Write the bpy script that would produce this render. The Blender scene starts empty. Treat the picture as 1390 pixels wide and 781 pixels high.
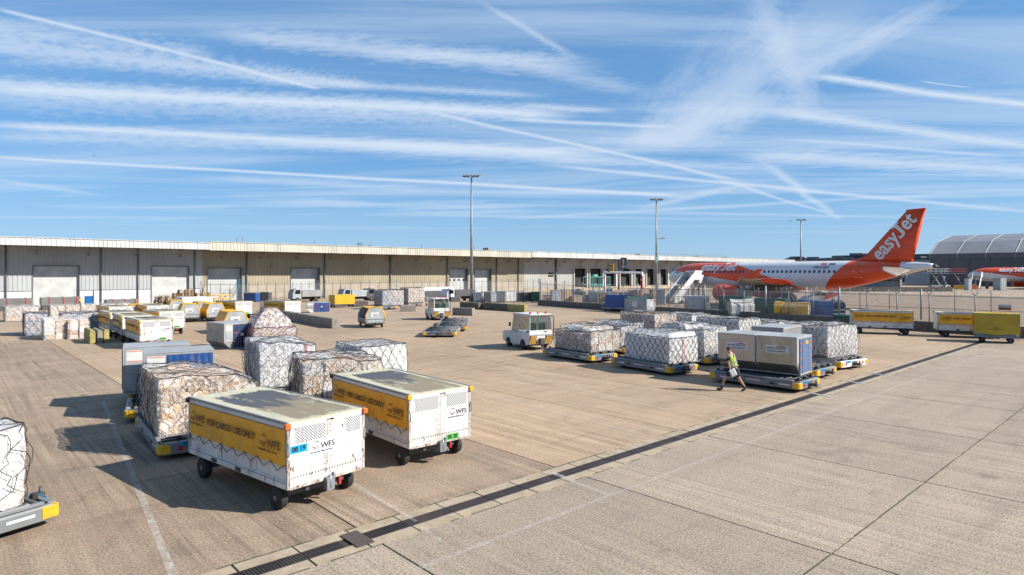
import bpy, bmesh, math, random
from mathutils import Vector, Matrix, noise
random.seed(7)
SC = bpy.context.scene
COL = SC.collection
R = math.radians
# ------------------------------------------------------------------ camera (eye 4.7 m above the apron, level, slight vertical shift)
FP, EYE, CX, HY = 853.0, 4.7, 695.0, 371.0
cam_d = bpy.data.cameras.new('camera'); cam = bpy.data.objects.new('camera', cam_d); COL.objects.link(cam)
cam.location = (0, 0, EYE); cam.rotation_euler = (R(90), 0, 0)
cam_d.sensor_width = 36; cam_d.lens = 36*FP/1390; cam_d.shift_y = -19.5/1390
cam_d.clip_start = .1; cam_d.clip_end = 20000
SC.camera = cam
# ------------------------------------------------------------------ light
SUN_EL = R(34.5); sun_vec = Vector((.976*math.cos(SUN_EL), -.217*math.cos(SUN_EL), math.sin(SUN_EL)))
SUN_AZ = math.atan2(sun_vec.x, sun_vec.y)
W = bpy.data.worlds.new('World'); SC.world = W; W.use_nodes = True
sd = bpy.data.lights.new('sun', 'SUN'); sd.energy = 5.0; sd.angle = R(.5); sd.color = (1, .94, .84)
sun = bpy.data.objects.new('sun', sd); COL.objects.link(sun)
sun.rotation_euler = (-sun_vec).to_track_quat('-Z', 'Y').to_euler(); sun.location = (60, -20, 60)
SC.view_settings.view_transform = 'Standard'; SC.view_settings.look = 'None'
SC.view_settings.exposure = 0.8; SC.view_settings.gamma = 1
SC.cycles.max_bounces = 6; SC.cycles.transparent_max_bounces = 16; SC.cycles.glossy_bounces = 3; SC.cycles.diffuse_bounces = 3

def nd(nt, typ, **k):
    n = nt.nodes.new(typ)
    for a, v in k.items():
        if a.startswith('i_'):
            key = a[2:]; n.inputs[int(key) if key.isdigit() else key].default_value = v
        else: setattr(n, a, v)
    return n
def mth(nt, op, a, b=None, c=None, clamp=False):
    n = nt.nodes.new('ShaderNodeMath'); n.operation = op; n.use_clamp = clamp
    for i, v in enumerate((a, b, c)):
        if v is None: continue
        if isinstance(v, (int, float)): n.inputs[i].default_value = v
        else: nt.links.new(v, n.inputs[i])
    return n.outputs[0]
def sstep(nt, v, a, b, lo=0., hi=1.):
    n = nt.nodes.new('ShaderNodeMapRange'); n.interpolation_type = 'SMOOTHSTEP'
    nt.links.new(v, n.inputs[0])
    for i, x in ((1, a), (2, b), (3, lo), (4, hi)):
        if isinstance(x, (int, float)): n.inputs[i].default_value = x
        else: nt.links.new(x, n.inputs[i])
    return n.outputs[0]

# sky: physical sky + a layer of ice cloud and old contrails lying on one flat plane high above the place
def build_sky():
    nt = W.node_tree; nt.nodes.clear(); L = nt.links
    out = nd(nt, 'ShaderNodeOutputWorld'); bg = nd(nt, 'ShaderNodeBackground'); bg.inputs[1].default_value = SKY_STRENGTH
    sky = nd(nt, 'ShaderNodeTexSky', sky_type='NISHITA', sun_disc=False, sun_elevation=SUN_EL, sun_rotation=SUN_AZ, altitude=100, air_density=SKY_AIR, dust_density=SKY_DUST, ozone_density=SKY_OZONE)
    tc = nd(nt, 'ShaderNodeTexCoord'); sp = nd(nt, 'ShaderNodeSeparateXYZ'); L.new(tc.outputs['Generated'], sp.inputs[0])
    z = mth(nt, 'MAXIMUM', sp.outputs[2], .012)
    px = mth(nt, 'DIVIDE', sp.outputs[0], z); py = mth(nt, 'DIVIDE', sp.outputs[1], z)
    cb = nd(nt, 'ShaderNodeCombineXYZ'); L.new(px, cb.inputs[0]); L.new(py, cb.inputs[1])
    # gentle wobble so that nothing is ruler-straight
    wn = nd(nt, 'ShaderNodeTexNoise', noise_dimensions='2D', i_Scale=.55, i_Detail=3.0); L.new(cb.outputs[0], wn.inputs['Vector'])
    wv = nd(nt, 'ShaderNodeVectorMath', operation='SUBTRACT'); L.new(wn.outputs['Color'], wv.inputs[0]); wv.inputs[1].default_value = (.5, .5, .5)
    ws = nd(nt, 'ShaderNodeVectorMath', operation='SCALE'); L.new(wv.outputs[0], ws.inputs[0]); ws.inputs['Scale'].default_value = .16
    pv = nd(nt, 'ShaderNodeVectorMath', operation='ADD'); L.new(cb.outputs[0], pv.inputs[0]); L.new(ws.outputs[0], pv.inputs[1])
    g = bpy.data.node_groups.new('contrail', 'ShaderNodeTree')
    for nm, ty in (('P', 'NodeSocketVector'), ('O', 'NodeSocketVector'), ('T', 'NodeSocketVector'), ('N', 'NodeSocketVector'), ('Len', 'NodeSocketFloat'), ('W0', 'NodeSocketFloat'), ('DW', 'NodeSocketFloat'), ('Dens', 'NodeSocketFloat'), ('Rough', 'NodeSocketFloat'), ('Seed', 'NodeSocketFloat'), ('Str', 'NodeSocketFloat'), ('Fade', 'NodeSocketFloat')):
        g.interface.new_socket(nm, in_out='INPUT', socket_type=ty)
    g.interface.new_socket('D', in_out='OUTPUT', socket_type='NodeSocketFloat')
    gi = nd(g, 'NodeGroupInput'); go = nd(g, 'NodeGroupOutput'); gl = g.links
    sb = nd(g, 'ShaderNodeVectorMath', operation='SUBTRACT'); gl.new(gi.outputs['P'], sb.inputs[0]); gl.new(gi.outputs['O'], sb.inputs[1])
    dt = nd(g, 'ShaderNodeVectorMath', operation='DOT_PRODUCT'); gl.new(sb.outputs[0], dt.inputs[0]); gl.new(gi.outputs['T'], dt.inputs[1])
    dn = nd(g, 'ShaderNodeVectorMath', operation='DOT_PRODUCT'); gl.new(sb.outputs[0], dn.inputs[0]); gl.new(gi.outputs['N'], dn.inputs[1])
    t = mth(g, 'DIVIDE', dt.outputs['Value'], gi.outputs['Len'])
    w = mth(g, 'MAXIMUM', mth(g, 'MULTIPLY_ADD', t, gi.outputs['DW'], gi.outputs['W0']), .01)
    q = mth(g, 'DIVIDE', dn.outputs['Value'], w)
    al = mth(g, 'DIVIDE', dt.outputs['Value'], mth(g, 'MULTIPLY', w, gi.outputs['Str']))
    cv = nd(g, 'ShaderNodeCombineXYZ'); gl.new(mth(g, 'ADD', al, gi.outputs['Seed']), cv.inputs[0]); gl.new(mth(g, 'MULTIPLY_ADD', q, 1.1, mth(g, 'MULTIPLY', al, .5)), cv.inputs[1])
    nz = nd(g, 'ShaderNodeTexNoise', noise_dimensions='2D', i_Scale=2.9, i_Detail=8.0, i_Roughness=.62); gl.new(cv.outputs[0], nz.inputs['Vector'])
    nv = mth(g, 'SUBTRACT', nz.outputs['Fac'], .5)
    qa = mth(g, 'ADD', mth(g, 'ABSOLUTE', q), mth(g, 'MULTIPLY', nv, mth(g, 'MULTIPLY', gi.outputs['Rough'], 3.4)))
    pr = mth(g, 'MULTIPLY', sstep(g, qa, 1.15, -.25), mth(g, 'MULTIPLY_ADD', nz.outputs['Fac'], 1.0, .62))
    e0 = sstep(g, t, 0., gi.outputs['Fade']); e1 = sstep(g, mth(g, 'SUBTRACT', 1., t), 0., gi.outputs['Fade'])
    gl.new(mth(g, 'MULTIPLY', mth(g, 'MULTIPLY', pr, gi.outputs['Dens']), mth(g, 'MULTIPLY', e0, e1)), go.inputs[0])
    def pl(u, v):
        Z = (HY-v)/FP; return Vector(((u-CX)/FP/Z, 1/Z, 0))
    clear = None
    for k, (u0, v0, u1, v1, h0, h1, dens, rough, st, fade) in enumerate(CONTRAILS):
        p0, p1 = pl(u0, v0), pl(u1, v1); T = (p1-p0); Ln = T.length; T = T/Ln; N = Vector((-T.y, T.x, 0))
        w0 = abs((pl(u0, v0-h0)-pl(u0, v0+h0)).dot(N))/2; w1 = abs((pl(u1, v1-h1)-pl(u1, v1+h1)).dot(N))/2
        gn = nd(nt, 'ShaderNodeGroup'); gn.node_tree = g; L.new(pv.outputs[0], gn.inputs['P'])
        gn.inputs['O'].default_value = p0; gn.inputs['T'].default_value = T; gn.inputs['N'].default_value = N
        for a, b in (('Len', Ln), ('W0', w0), ('DW', w1-w0), ('Dens', dens), ('Rough', rough), ('Seed', k*7.3), ('Str', st), ('Fade', fade)): gn.inputs[a].default_value = b
        c = mth(nt, 'SUBTRACT', 1., gn.outputs[0])
        clear = c if clear is None else mth(nt, 'MULTIPLY', clear, c)
    # thin veil all over the sky, drawn out one way
    mp = nd(nt, 'ShaderNodeMapping'); mp.inputs['Rotation'].default_value = (0, 0, R(20)); mp.inputs['Scale'].default_value = (.16, .75, 1); L.new(cb.outputs[0], mp.inputs['Vector'])
    vn = nd(nt, 'ShaderNodeTexNoise', noise_dimensions='2D', i_Scale=1.0, i_Detail=7.0, i_Roughness=.6, i_Distortion=.6); L.new(mp.outputs[0], vn.inputs['Vector'])
    veil = mth(nt, 'MULTIPLY', sstep(nt, vn.outputs['Fac'], .38, .72), .5)
    clear = mth(nt, 'MULTIPLY', clear, mth(nt, 'SUBTRACT', 1., veil))
    cloud = mth(nt, 'SUBTRACT', 1., clear, clamp=True)
    cloud = mth(nt, 'MAXIMUM', mth(nt, 'MULTIPLY', cloud, sstep(nt, sp.outputs[2], .0, .12, .25, 1.)), sstep(nt, sp.outputs[2], .16, .0, 0., .3))
    mx = nd(nt, 'ShaderNodeMix', data_type='RGBA'); tn = nd(nt, 'ShaderNodeMix', data_type='RGBA', blend_type='MULTIPLY'); tn.inputs[0].default_value = 1.; gm = nd(nt, 'ShaderNodeGamma'); gm.inputs[1].default_value = .42; L.new(sky.outputs[0], gm.inputs[0]); L.new(gm.outputs[0], tn.inputs[6]); tn.inputs[7].default_value = SKY_TINT
    L.new(cloud, mx.inputs[0]); L.new(tn.outputs[2], mx.inputs[6]); mx.inputs[7].default_value = CLOUD_COL
    L.new(mx.outputs[2], bg.inputs[0]); L.new(bg.outputs[0], out.inputs[0])
SKY_STRENGTH = .066; SKY_AIR = 1.0; SKY_DUST = .0; SKY_OZONE = 3.5; SKY_TINT = (1.15, 2.1, 3.2, 1); CLOUD_COL = (5.9, 6.9, 8.2, 1)
CONTRAILS = [ # u0,v0,u1,v1 as seen from the eye point, half-widths there, density, roughness, stretch, end fade
 (-30, 4, 440, 122, 4, 4, .75, .12, 6, .05), (-60, 55, 520, 118, 30, 9, .62, .55, 1, .1), (-60, 30, 300, 75, 22, 14, .4, .7, 1, .15),
 (240, 42, 820, 98, 16, 20, .6, .55, 1.4, .2), (480, 66, 800, 84, 16, 10, .45, .6, 1.2, .3),
 (-80, 118, 800, 158, 19, 13, .95, .38, 1, .12), (-80, 135, 700, 168, 22, 12, .35, .7, 1, .15),
 (-80, 166, 830, 212, 7, 14, .92, .38, 1.2, .12), (-80, 182, 700, 206, 12, 10, .45, .6, 1.2, .15), (450, 200, 900, 222, 16, 16, .45, .6, 1.2, .3),
 (-80, 209, 950, 268, 3, 4, .85, .2, 5, .08), (-60, 236, 150, 268, 5, 4, .4, .5, 4, .3),
 (300, 105, 760, 132, 9, 7, .5, .5, 1.4, .2), (540, 143, 1010, 248, 3.5, 4, .75, .2, 5, .12), (950, 236, 1130, 292, 4, 3, .6, .3, 4, .15),
 (670, 160, 920, 173, 5, 3, .7, .3, 3, .2), (690, 141, 840, 152, 7, 5, .6, .5, 2, .3),
 (1080, 104, 1450, 150, 8, 6, .9, .35, 2.2, .1), (1010, 146, 1450, 206, 12, 9, .75, .45, 1.5, .15), (980, 208, 1480, 236, 17, 15, .72, .5, 1.4, .15),
 (690, 214, 1100, 232, 9, 10, .5, .5, 1.4, .25), (1030, 186, 1390, 214, 3, 4, .5, .3, 4, .2),
 (1240, -60, 860, 215, 140, 50, .52, .5, 3.2, .25), (990, -60, 1100, 165, 80, 70, .38, .5, 3., .25), (1330, -30, 1050, 120, 25, 18, .4, .6, 3, .3), (850, 205, 1080, 120, 36, 30, .45, .6, 2.5, .3),
 (700, 221, 1480, 296, 3, 5, .7, .25, 5, .08), (1015, 205, 1145, 302, 12, 8, .6, .45, 2, .2), (860, 286, 1040, 243, 6, 8, .5, .5, 2.5, .3),
 (640, 300, 1480, 252, 3, 4, .45, .3, 4, .2), (560, 262, 1100, 262, 4, 4, .4, .4, 4, .3), (700, 284, 1420, 300, 4, 4, .45, .4, 4, .3), (200, 236, 640, 262, 7, 8, .4, .6, 2, .3), (300, 270, 760, 286, 7, 6, .35, .6, 2, .3),
 (1250, 111, 1330, 120, 1.4, 1.2, .7, .1, 8, .2), (640, -10, 780, 84, 6, 9, .45, .6, 2, .3), (720, 90, 880, 130, 18, 14, .35, .6, 2, .4),
 (1150, 270, 1480, 262, 4, 4, .45, .4, 4, .3), (-60, 275, 400, 288, 10, 9, .3, .6, 2.5, .3), (-60, 300, 700, 318, 9, 8, .32, .6, 3, .3), (800, 312, 1450, 320, 6, 6, .35, .5, 3, .3)]
build_sky()

# ------------------------------------------------------------------ ground grid: a runs along the drain and the warehouses, b across
AX = Vector((.73804, .67476, 0)); BX = Vector((-.67476, .73804, 0)); GROT = math.atan2(AX.y, AX.x)
def AB(a, b, z=0.): return AX*a+BX*b+Vector((0, 0, z))
def GP(u, v, z=0.):
    d = FP*(EYE-z)/(v-HY); return Vector(((u-CX)/FP*d, d, z))
def RAY(u, d, z=0.): return Vector(((u-CX)/FP*d, d, z))
def toab(p): return (p.x*AX.x+p.y*AX.y, p.x*BX.x+p.y*BX.y)

# ------------------------------------------------------------------ mesh builder
class MB:
    def __init__(s): s.v = []; s.f = []; s.m = []; s.sm = []
    def add(s, vs, fs, mi=0, sm=False):
        o = len(s.v); s.v += [tuple(v) for v in vs]
        for f in fs: s.f.append(tuple(i+o for i in f)); s.m.append(mi); s.sm.append(sm)
        return s
    def box(s, x0, x1, y0, y1, z0, z1, mi=0):
        return s.add([(x0,y0,z0),(x1,y0,z0),(x1,y1,z0),(x0,y1,z0),(x0,y0,z1),(x1,y0,z1),(x1,y1,z1),(x0,y1,z1)],
                     [(0,3,2,1),(4,5,6,7),(0,1,5,4),(1,2,6,5),(2,3,7,6),(3,0,4,7)], mi)
    def prism(s, prof, axis, a, b, mi=0, sm=False):
        n = len(prof)
        def P(p, t): return (t, p[0], p[1]) if axis == 'x' else ((p[0], t, p[1]) if axis == 'y' else (p[0], p[1], t))
        vs = [P(p, a) for p in prof]+[P(p, b) for p in prof]
        fs = [(i, (i+1) % n, n+(i+1) % n, n+i) for i in range(n)]
        s.add(vs, fs, mi, sm); o = len(s.v)-2*n
        s.f += [tuple(range(o+n-1, o-1, -1)), tuple(range(o+n, o+2*n))]; s.m += [mi]*2; s.sm += [False]*2
        return s
    def tube(s, pts, r, n=6, mi=0, caps=True, closed=False):
        pts = [Vector(p) for p in pts]; rings = []; N = len(pts)
        up = Vector((0, 0, 1)); k = None
        for i, p in enumerate(pts):
            if closed: d = pts[(i+1) % N]-pts[i-1]
            else: d = (pts[min(i+1, N-1)]-pts[max(i-1, 0)])
            d = d.normalized() if d.length > 1e-9 else Vector((0, 0, 1))
            if k is None: k = d.cross(up if abs(d.z) < .9 else Vector((1, 0, 0))).normalized()
            k = (k-d*k.dot(d)); k = k.normalized() if k.length > 1e-6 else d.orthogonal().normalized()
            j = d.cross(k); rr = r[i] if isinstance(r, (list, tuple)) else r
            rings.append([p+(k*math.cos(6.28318*q/n)+j*math.sin(6.28318*q/n))*rr for q in range(n)])
        o = len(s.v)
        for rg in rings: s.v += [tuple(x) for x in rg]
        for i in range(N if closed else N-1):
            a = o+i*n; b = o+((i+1) % N)*n
            for q in range(n): s.f.append((a+q, a+(q+1) % n, b+(q+1) % n, b+q)); s.m.append(mi); s.sm.append(n > 4)
        if caps and not closed:
            s.f += [tuple(o+q for q in range(n-1, -1, -1)), tuple(o+(N-1)*n+q for q in range(n))]; s.m += [mi]*2; s.sm += [False]*2
        return s
    def cyl(s, c, axis, r, h, n=16, mi=0):
        d = {'x': Vector((1,0,0)), 'y': Vector((0,1,0)), 'z': Vector((0,0,1))}[axis]; c = Vector(c)
        return s.tube([c-d*h/2, c+d*h/2], r, n, mi)
    def grid(s, fn, nu, nv, mi=0, sm=True):
        vs = [fn(i/nu, j/nv) for j in range(nv+1) for i in range(nu+1)]
        fs = [(j*(nu+1)+i, j*(nu+1)+i+1, (j+1)*(nu+1)+i+1, (j+1)*(nu+1)+i) for j in range(nv) for i in range(nu)]
        return s.add(vs, fs, mi, sm)
    def loft(s, rings, mi=0, sm=True, caps=True):
        n = len(rings[0]); vs = [p for r in rings for p in r]
        fs = [(i*n+q, i*n+(q+1) % n, (i+1)*n+(q+1) % n, (i+1)*n+q) for i in range(len(rings)-1) for q in range(n)]
        if caps: fs += [tuple(range(n-1, -1, -1)), tuple((len(rings)-1)*n+q for q in range(n))]
        return s.add(vs, fs, mi, sm)
    def mesh(s, name, mats):
        me = bpy.data.meshes.new(name); me.from_pydata(s.v, [], s.f)
        for m in (mats if isinstance(mats, (list, tuple)) else [mats]): me.materials.append(m)
        me.polygons.foreach_set('material_index', s.m); me.polygons.foreach_set('use_smooth', s.sm); me.update()
        return me
    def build(s, name, mats, parent=None, loc=(0, 0, 0), rot=(0, 0, 0), bevel=0, solid=0, kind=None):
        return mobj(name, s.mesh(name, mats), parent, loc, rot, bevel, solid, kind)
def mobj(name, me, parent=None, loc=(0, 0, 0), rot=(0, 0, 0), bevel=0, solid=0, kind=None, scale=None):
    o = bpy.data.objects.new(name, me); COL.objects.link(o); o.location = loc; o.rotation_euler = rot
    if scale: o.scale = scale
    if parent: o.parent = parent
    if solid:
        md = o.modifiers.new('solid', 'SOLIDIFY'); md.thickness = solid; md.offset = 0
    if bevel:
        md = o.modifiers.new('bevel', 'BEVEL'); md.width = bevel; md.segments = 1; md.limit_method = 'ANGLE'
    if kind: o['kind'] = kind
    return o
def tag(o, label=None, cat=None, group=None, kind=None):
    for k, v in (('label', label), ('category', cat), ('group', group), ('kind', kind)):
        if v: o[k] = v
    return o
def thing(name, label, cat, loc=(0, 0, 0), rz=0, group=None):
    o = bpy.data.objects.new(name, None); COL.objects.link(o); o.location = loc; o.rotation_euler = (0, 0, rz); o.empty_display_size = .3
    return tag(o, label, cat, group)
def dup(o, loc=None, rz=None, label=None, group=None, parent=None):
    c = o.copy(); COL.objects.link(c); c.parent = parent
    if loc is not None: c.location = loc
    if rz is not None: c.rotation_euler = (0, 0, rz)
    if label: c['label'] = label
    if group: c['group'] = group
    for ch in list(o.children): dup(ch, parent=c)
    return c
def recolour(root, name, mat):
    for ch in root.children:
        if ch.name.split('.')[0] == name:
            ch.material_slots[0].link = 'OBJECT'; ch.material_slots[0].material = mat
def centre(N, al, Wd, Ln):   # middle of a footprint given its nearest corner, the bearing of its long side and its sizes
    a = R(al); return Vector((N[0]+math.sin(a)*Wd/2+math.cos(a)*Ln/2, N[1]-math.cos(a)*Wd/2+math.sin(a)*Ln/2, 0)), a-math.pi/2
def text_mesh(txt, size, mat, name, parent, loc, rot, bold=0., ext=.002, align='CENTER', shear=0, sx=1., kind=None):
    c = bpy.data.curves.new(name, 'FONT'); c.body = txt; c.size = size; c.align_x = align; c.align_y = 'CENTER'; c.extrude = ext; c.offset = bold; c.shear = shear; c.resolution_u = 3
    o = bpy.data.objects.new(name, c); COL.objects.link(o)
    dg = bpy.context.evaluated_depsgraph_get(); me = bpy.data.meshes.new_from_object(o.evaluated_get(dg)); me.materials.clear(); me.materials.append(mat)
    bpy.data.objects.remove(o); bpy.data.curves.remove(c)
    if sx != 1.: me.transform(Matrix.Diagonal((sx, 1, 1, 1)))
    return mobj(name, me, parent, loc, rot, kind=kind)

# ------------------------------------------------------------------ materials
def mat_base(name):
    m = bpy.data.materials.new(name); m.use_nodes = True; nt = m.node_tree
    b = nt.nodes['Principled BSDF']; return m, nt, b
ALB = .79   # overall albedo level of the painted and paved surfaces
def paint(name, col, rough=.5, metal=0., dirt=.25, dirtcol=(.13, .1, .075), rust=0., scale=2.2, bump=.0, bscale=30., streak=False, spec=.5):
    m, nt, b = mat_base(name); L = nt.links; col = tuple(x*ALB for x in col)
    tc = nd(nt, 'ShaderNodeTexCoord'); oi = nd(nt, 'ShaderNodeObjectInfo')
    ad = nd(nt, 'ShaderNodeVectorMath', operation='ADD'); L.new(tc.outputs['Object'], ad.inputs[0])
    sc = nd(nt, 'ShaderNodeVectorMath', operation='SCALE'); L.new(oi.outputs['Location'], sc.inputs[0]); sc.inputs['Scale'].default_value = 1.37
    L.new(sc.outputs[0], ad.inputs[1])
    mp = nd(nt, 'ShaderNodeMapping'); L.new(ad.outputs[0], mp.inputs[0]); mp.inputs['Scale'].default_value = (1, 1, .35 if streak else 1)
    n1 = nd(nt, 'ShaderNodeTexNoise', i_Scale=scale, i_Detail=8.0, i_Roughness=.7); L.new(mp.outputs[0], n1.inputs['Vector'])
    f = mth(nt, 'MULTIPLY', sstep(nt, n1.outputs['Fac'], .42, .75), dirt)
    mx = nd(nt, 'ShaderNodeMix', data_type='RGBA'); L.new(f, mx.inputs[0]); mx.inputs[6].default_value = (*col, 1); mx.inputs[7].default_value = (*dirtcol, 1)
    c = mx.outputs[2]
    n3 = nd(nt, 'ShaderNodeTexNoise', i_Scale=scale*.35, i_Detail=2.0); L.new(mp.outputs[0], n3.inputs['Vector'])
    hs = nd(nt, 'ShaderNodeHueSaturation'); L.new(c, hs.inputs['Color']); L.new(sstep(nt, n3.outputs['Fac'], .3, .7, .88, 1.1), hs.inputs['Value']); c = hs.outputs[0]
    if rust:
        n2 = nd(nt, 'ShaderNodeTexNoise', i_Scale=scale*4, i_Detail=9.0, i_Roughness=.7); L.new(mp.outputs[0], n2.inputs['Vector'])
        m2 = nd(nt, 'ShaderNodeMix', data_type='RGBA'); L.new(sstep(nt, n2.outputs['Fac'], (.70-rust*.1), (.73-rust*.1)), m2.inputs[0]); L.new(c, m2.inputs[6]); m2.inputs[7].default_value = (.12, .055, .03, 1); c = m2.outputs[2]
    L.new(c, b.inputs['Base Color']); b.inputs['Metallic'].default_value = metal
    L.new(sstep(nt, n1.outputs['Fac'], .3, .8, rough-.08, min(1, rough+.15)), b.inputs['Roughness']); b.inputs['Specular IOR Level'].default_value = spec
    if bump:
        n4 = nd(nt, 'ShaderNodeTexNoise', i_Scale=bscale, i_Detail=4.0); L.new(ad.outputs[0], n4.inputs['Vector'])
        bp = nd(nt, 'ShaderNodeBump', i_Strength=bump, i_Distance=.02); L.new(n4.outputs['Fac'], bp.inputs['Height']); L.new(bp.outputs[0], b.inputs['Normal'])
    return m
def tarp(name, col, rough=.42, dirt=.3, wr=.6):
    m = paint(name, col, rough, dirt=dirt, scale=1.5); nt = m.node_tree; L = nt.links; b = nt.nodes['Principled BSDF']
    tc = nd(nt, 'ShaderNodeTexCoord')
    mp = nd(nt, 'ShaderNodeMapping'); L.new(tc.outputs['Object'], mp.inputs[0]); mp.inputs['Rotation'].default_value = (.5, .4, .3); mp.inputs['Scale'].default_value = (2, 2, .8)
    n = nd(nt, 'ShaderNodeTexNoise', i_Scale=2.2, i_Detail=5.0, i_Distortion=1.2, i_Roughness=.5); L.new(mp.outputs[0], n.inputs['Vector'])
    bp = nd(nt, 'ShaderNodeBump', i_Strength=wr, i_Distance=.08); L.new(n.outputs['Fac'], bp.inputs['Height']); L.new(bp.outputs[0], b.inputs['Normal'])
    return m
def film(name, tint=(.8, .81, .83), lo=.1, hi=.8):
    m, nt, b = mat_base(name); L = nt.links
    tc = nd(nt, 'ShaderNodeTexCoord'); oi = nd(nt, 'ShaderNodeObjectInfo')
    ad = nd(nt, 'ShaderNodeVectorMath', operation='ADD'); L.new(tc.outputs['Object'], ad.inputs[0]); L.new(oi.outputs['Location'], ad.inputs[1])
    n = nd(nt, 'ShaderNodeTexNoise', i_Scale=3.2, i_Detail=7.0, i_Roughness=.65, i_Distortion=1.5); L.new(ad.outputs[0], n.inputs['Vector'])
    v = nd(nt, 'ShaderNodeTexVoronoi', feature='DISTANCE_TO_EDGE', i_Scale=4.2)
    dv = nd(nt, 'ShaderNodeVectorMath', operation='ADD'); L.new(ad.outputs[0], dv.inputs[0])
    s2 = nd(nt, 'ShaderNodeVectorMath', operation='SCALE'); L.new(n.outputs['Color'], s2.inputs[0]); s2.inputs['Scale'].default_value = .55; L.new(s2.outputs[0], dv.inputs[1]); L.new(dv.outputs[0], v.inputs['Vector'])
    h = mth(nt, 'ADD', n.outputs['Fac'], mth(nt, 'MULTIPLY', sstep(nt, v.outputs['Distance'], 0., .12), -.35))
    bp = nd(nt, 'ShaderNodeBump', i_Strength=.75, i_Distance=.045); L.new(h, bp.inputs['Height']); L.new(bp.outputs[0], b.inputs['Normal'])
    b.inputs['Base Color'].default_value = (*[x*.84 for x in tint], 1); b.inputs['Roughness'].default_value = .14; b.inputs['Specular IOR Level'].default_value = .9
    f = sstep(nt, h, .18, .48, lo, hi); L.new(f, b.inputs['Alpha'])
    return m
def carton(name, col):
    m, nt, b = mat_base(name); L = nt.links
    tc = nd(nt, 'ShaderNodeTexCoord'); oi = nd(nt, 'ShaderNodeObjectInfo')
    hs = nd(nt, 'ShaderNodeHueSaturation'); hs.inputs['Color'].default_value = (*[x*.82 for x in col], 1); L.new(sstep(nt, oi.outputs['Random'], 0., 1., .72, 1.22), hs.inputs['Value'])
    n = nd(nt, 'ShaderNodeTexNoise', i_Scale=2.5, i_Detail=5.0); L.new(tc.outputs['Object'], n.inputs['Vector'])
    # packing tape and a paper label near the middle of every face
    sp = nd(nt, 'ShaderNodeSeparateXYZ'); L.new(tc.outputs['Object'], sp.inputs[0])
    ta = mth(nt, 'LESS_THAN', mth(nt, 'ABSOLUTE', mth(nt, 'SUBTRACT', mth(nt, 'ABSOLUTE', sp.outputs[2]), .02)), .07)
    xl = mth(nt, 'MULTIPLY', mth(nt, 'LESS_THAN', mth(nt, 'ABSOLUTE', mth(nt, 'ADD', sp.outputs[0], mth(nt, 'MULTIPLY', oi.outputs['Random'], .2))), .16), mth(nt, 'LESS_THAN', mth(nt, 'ABSOLUTE', mth(nt, 'SUBTRACT', sp.outputs[2], .15)), .17))
    yl = mth(nt, 'LESS_THAN', mth(nt, 'ABSOLUTE', sp.outputs[1]), .2)
    lab = mth(nt, 'MULTIPLY', mth(nt, 'MULTIPLY', mth(nt, 'MAXIMUM', xl, mth(nt, 'MULTIPLY', yl, mth(nt, 'LESS_THAN', mth(nt, 'ABSOLUTE', sp.outputs[2]), .2))), mth(nt, 'GREATER_THAN', oi.outputs['Random'], .55)), .85)
    m1 = nd(nt, 'ShaderNodeMix', data_type='RGBA'); L.new(mth(nt, 'MULTIPLY', ta, .25), m1.inputs[0]); L.new(hs.outputs[0], m1.inputs[6]); m1.inputs[7].default_value = (.5, .4, .28, 1)
    m2 = nd(nt, 'ShaderNodeMix', data_type='RGBA'); L.new(lab, m2.inputs[0]); L.new(m1.outputs[2], m2.inputs[6]); m2.inputs[7].default_value = (.75, .75, .76, 1)
    m3 = nd(nt, 'ShaderNodeMix', data_type='RGBA', blend_type='MULTIPLY'); L.new(sstep(nt, n.outputs['Fac'], .3, .8, .35, 0.), m3.inputs[0]); L.new(m2.outputs[2], m3.inputs[6]); m3.inputs[7].default_value = (.6, .55, .5, 1)
    L.new(m3.outputs[2], b.inputs['Base Color']); b.inputs['Roughness'].default_value = .75
    return m
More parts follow.
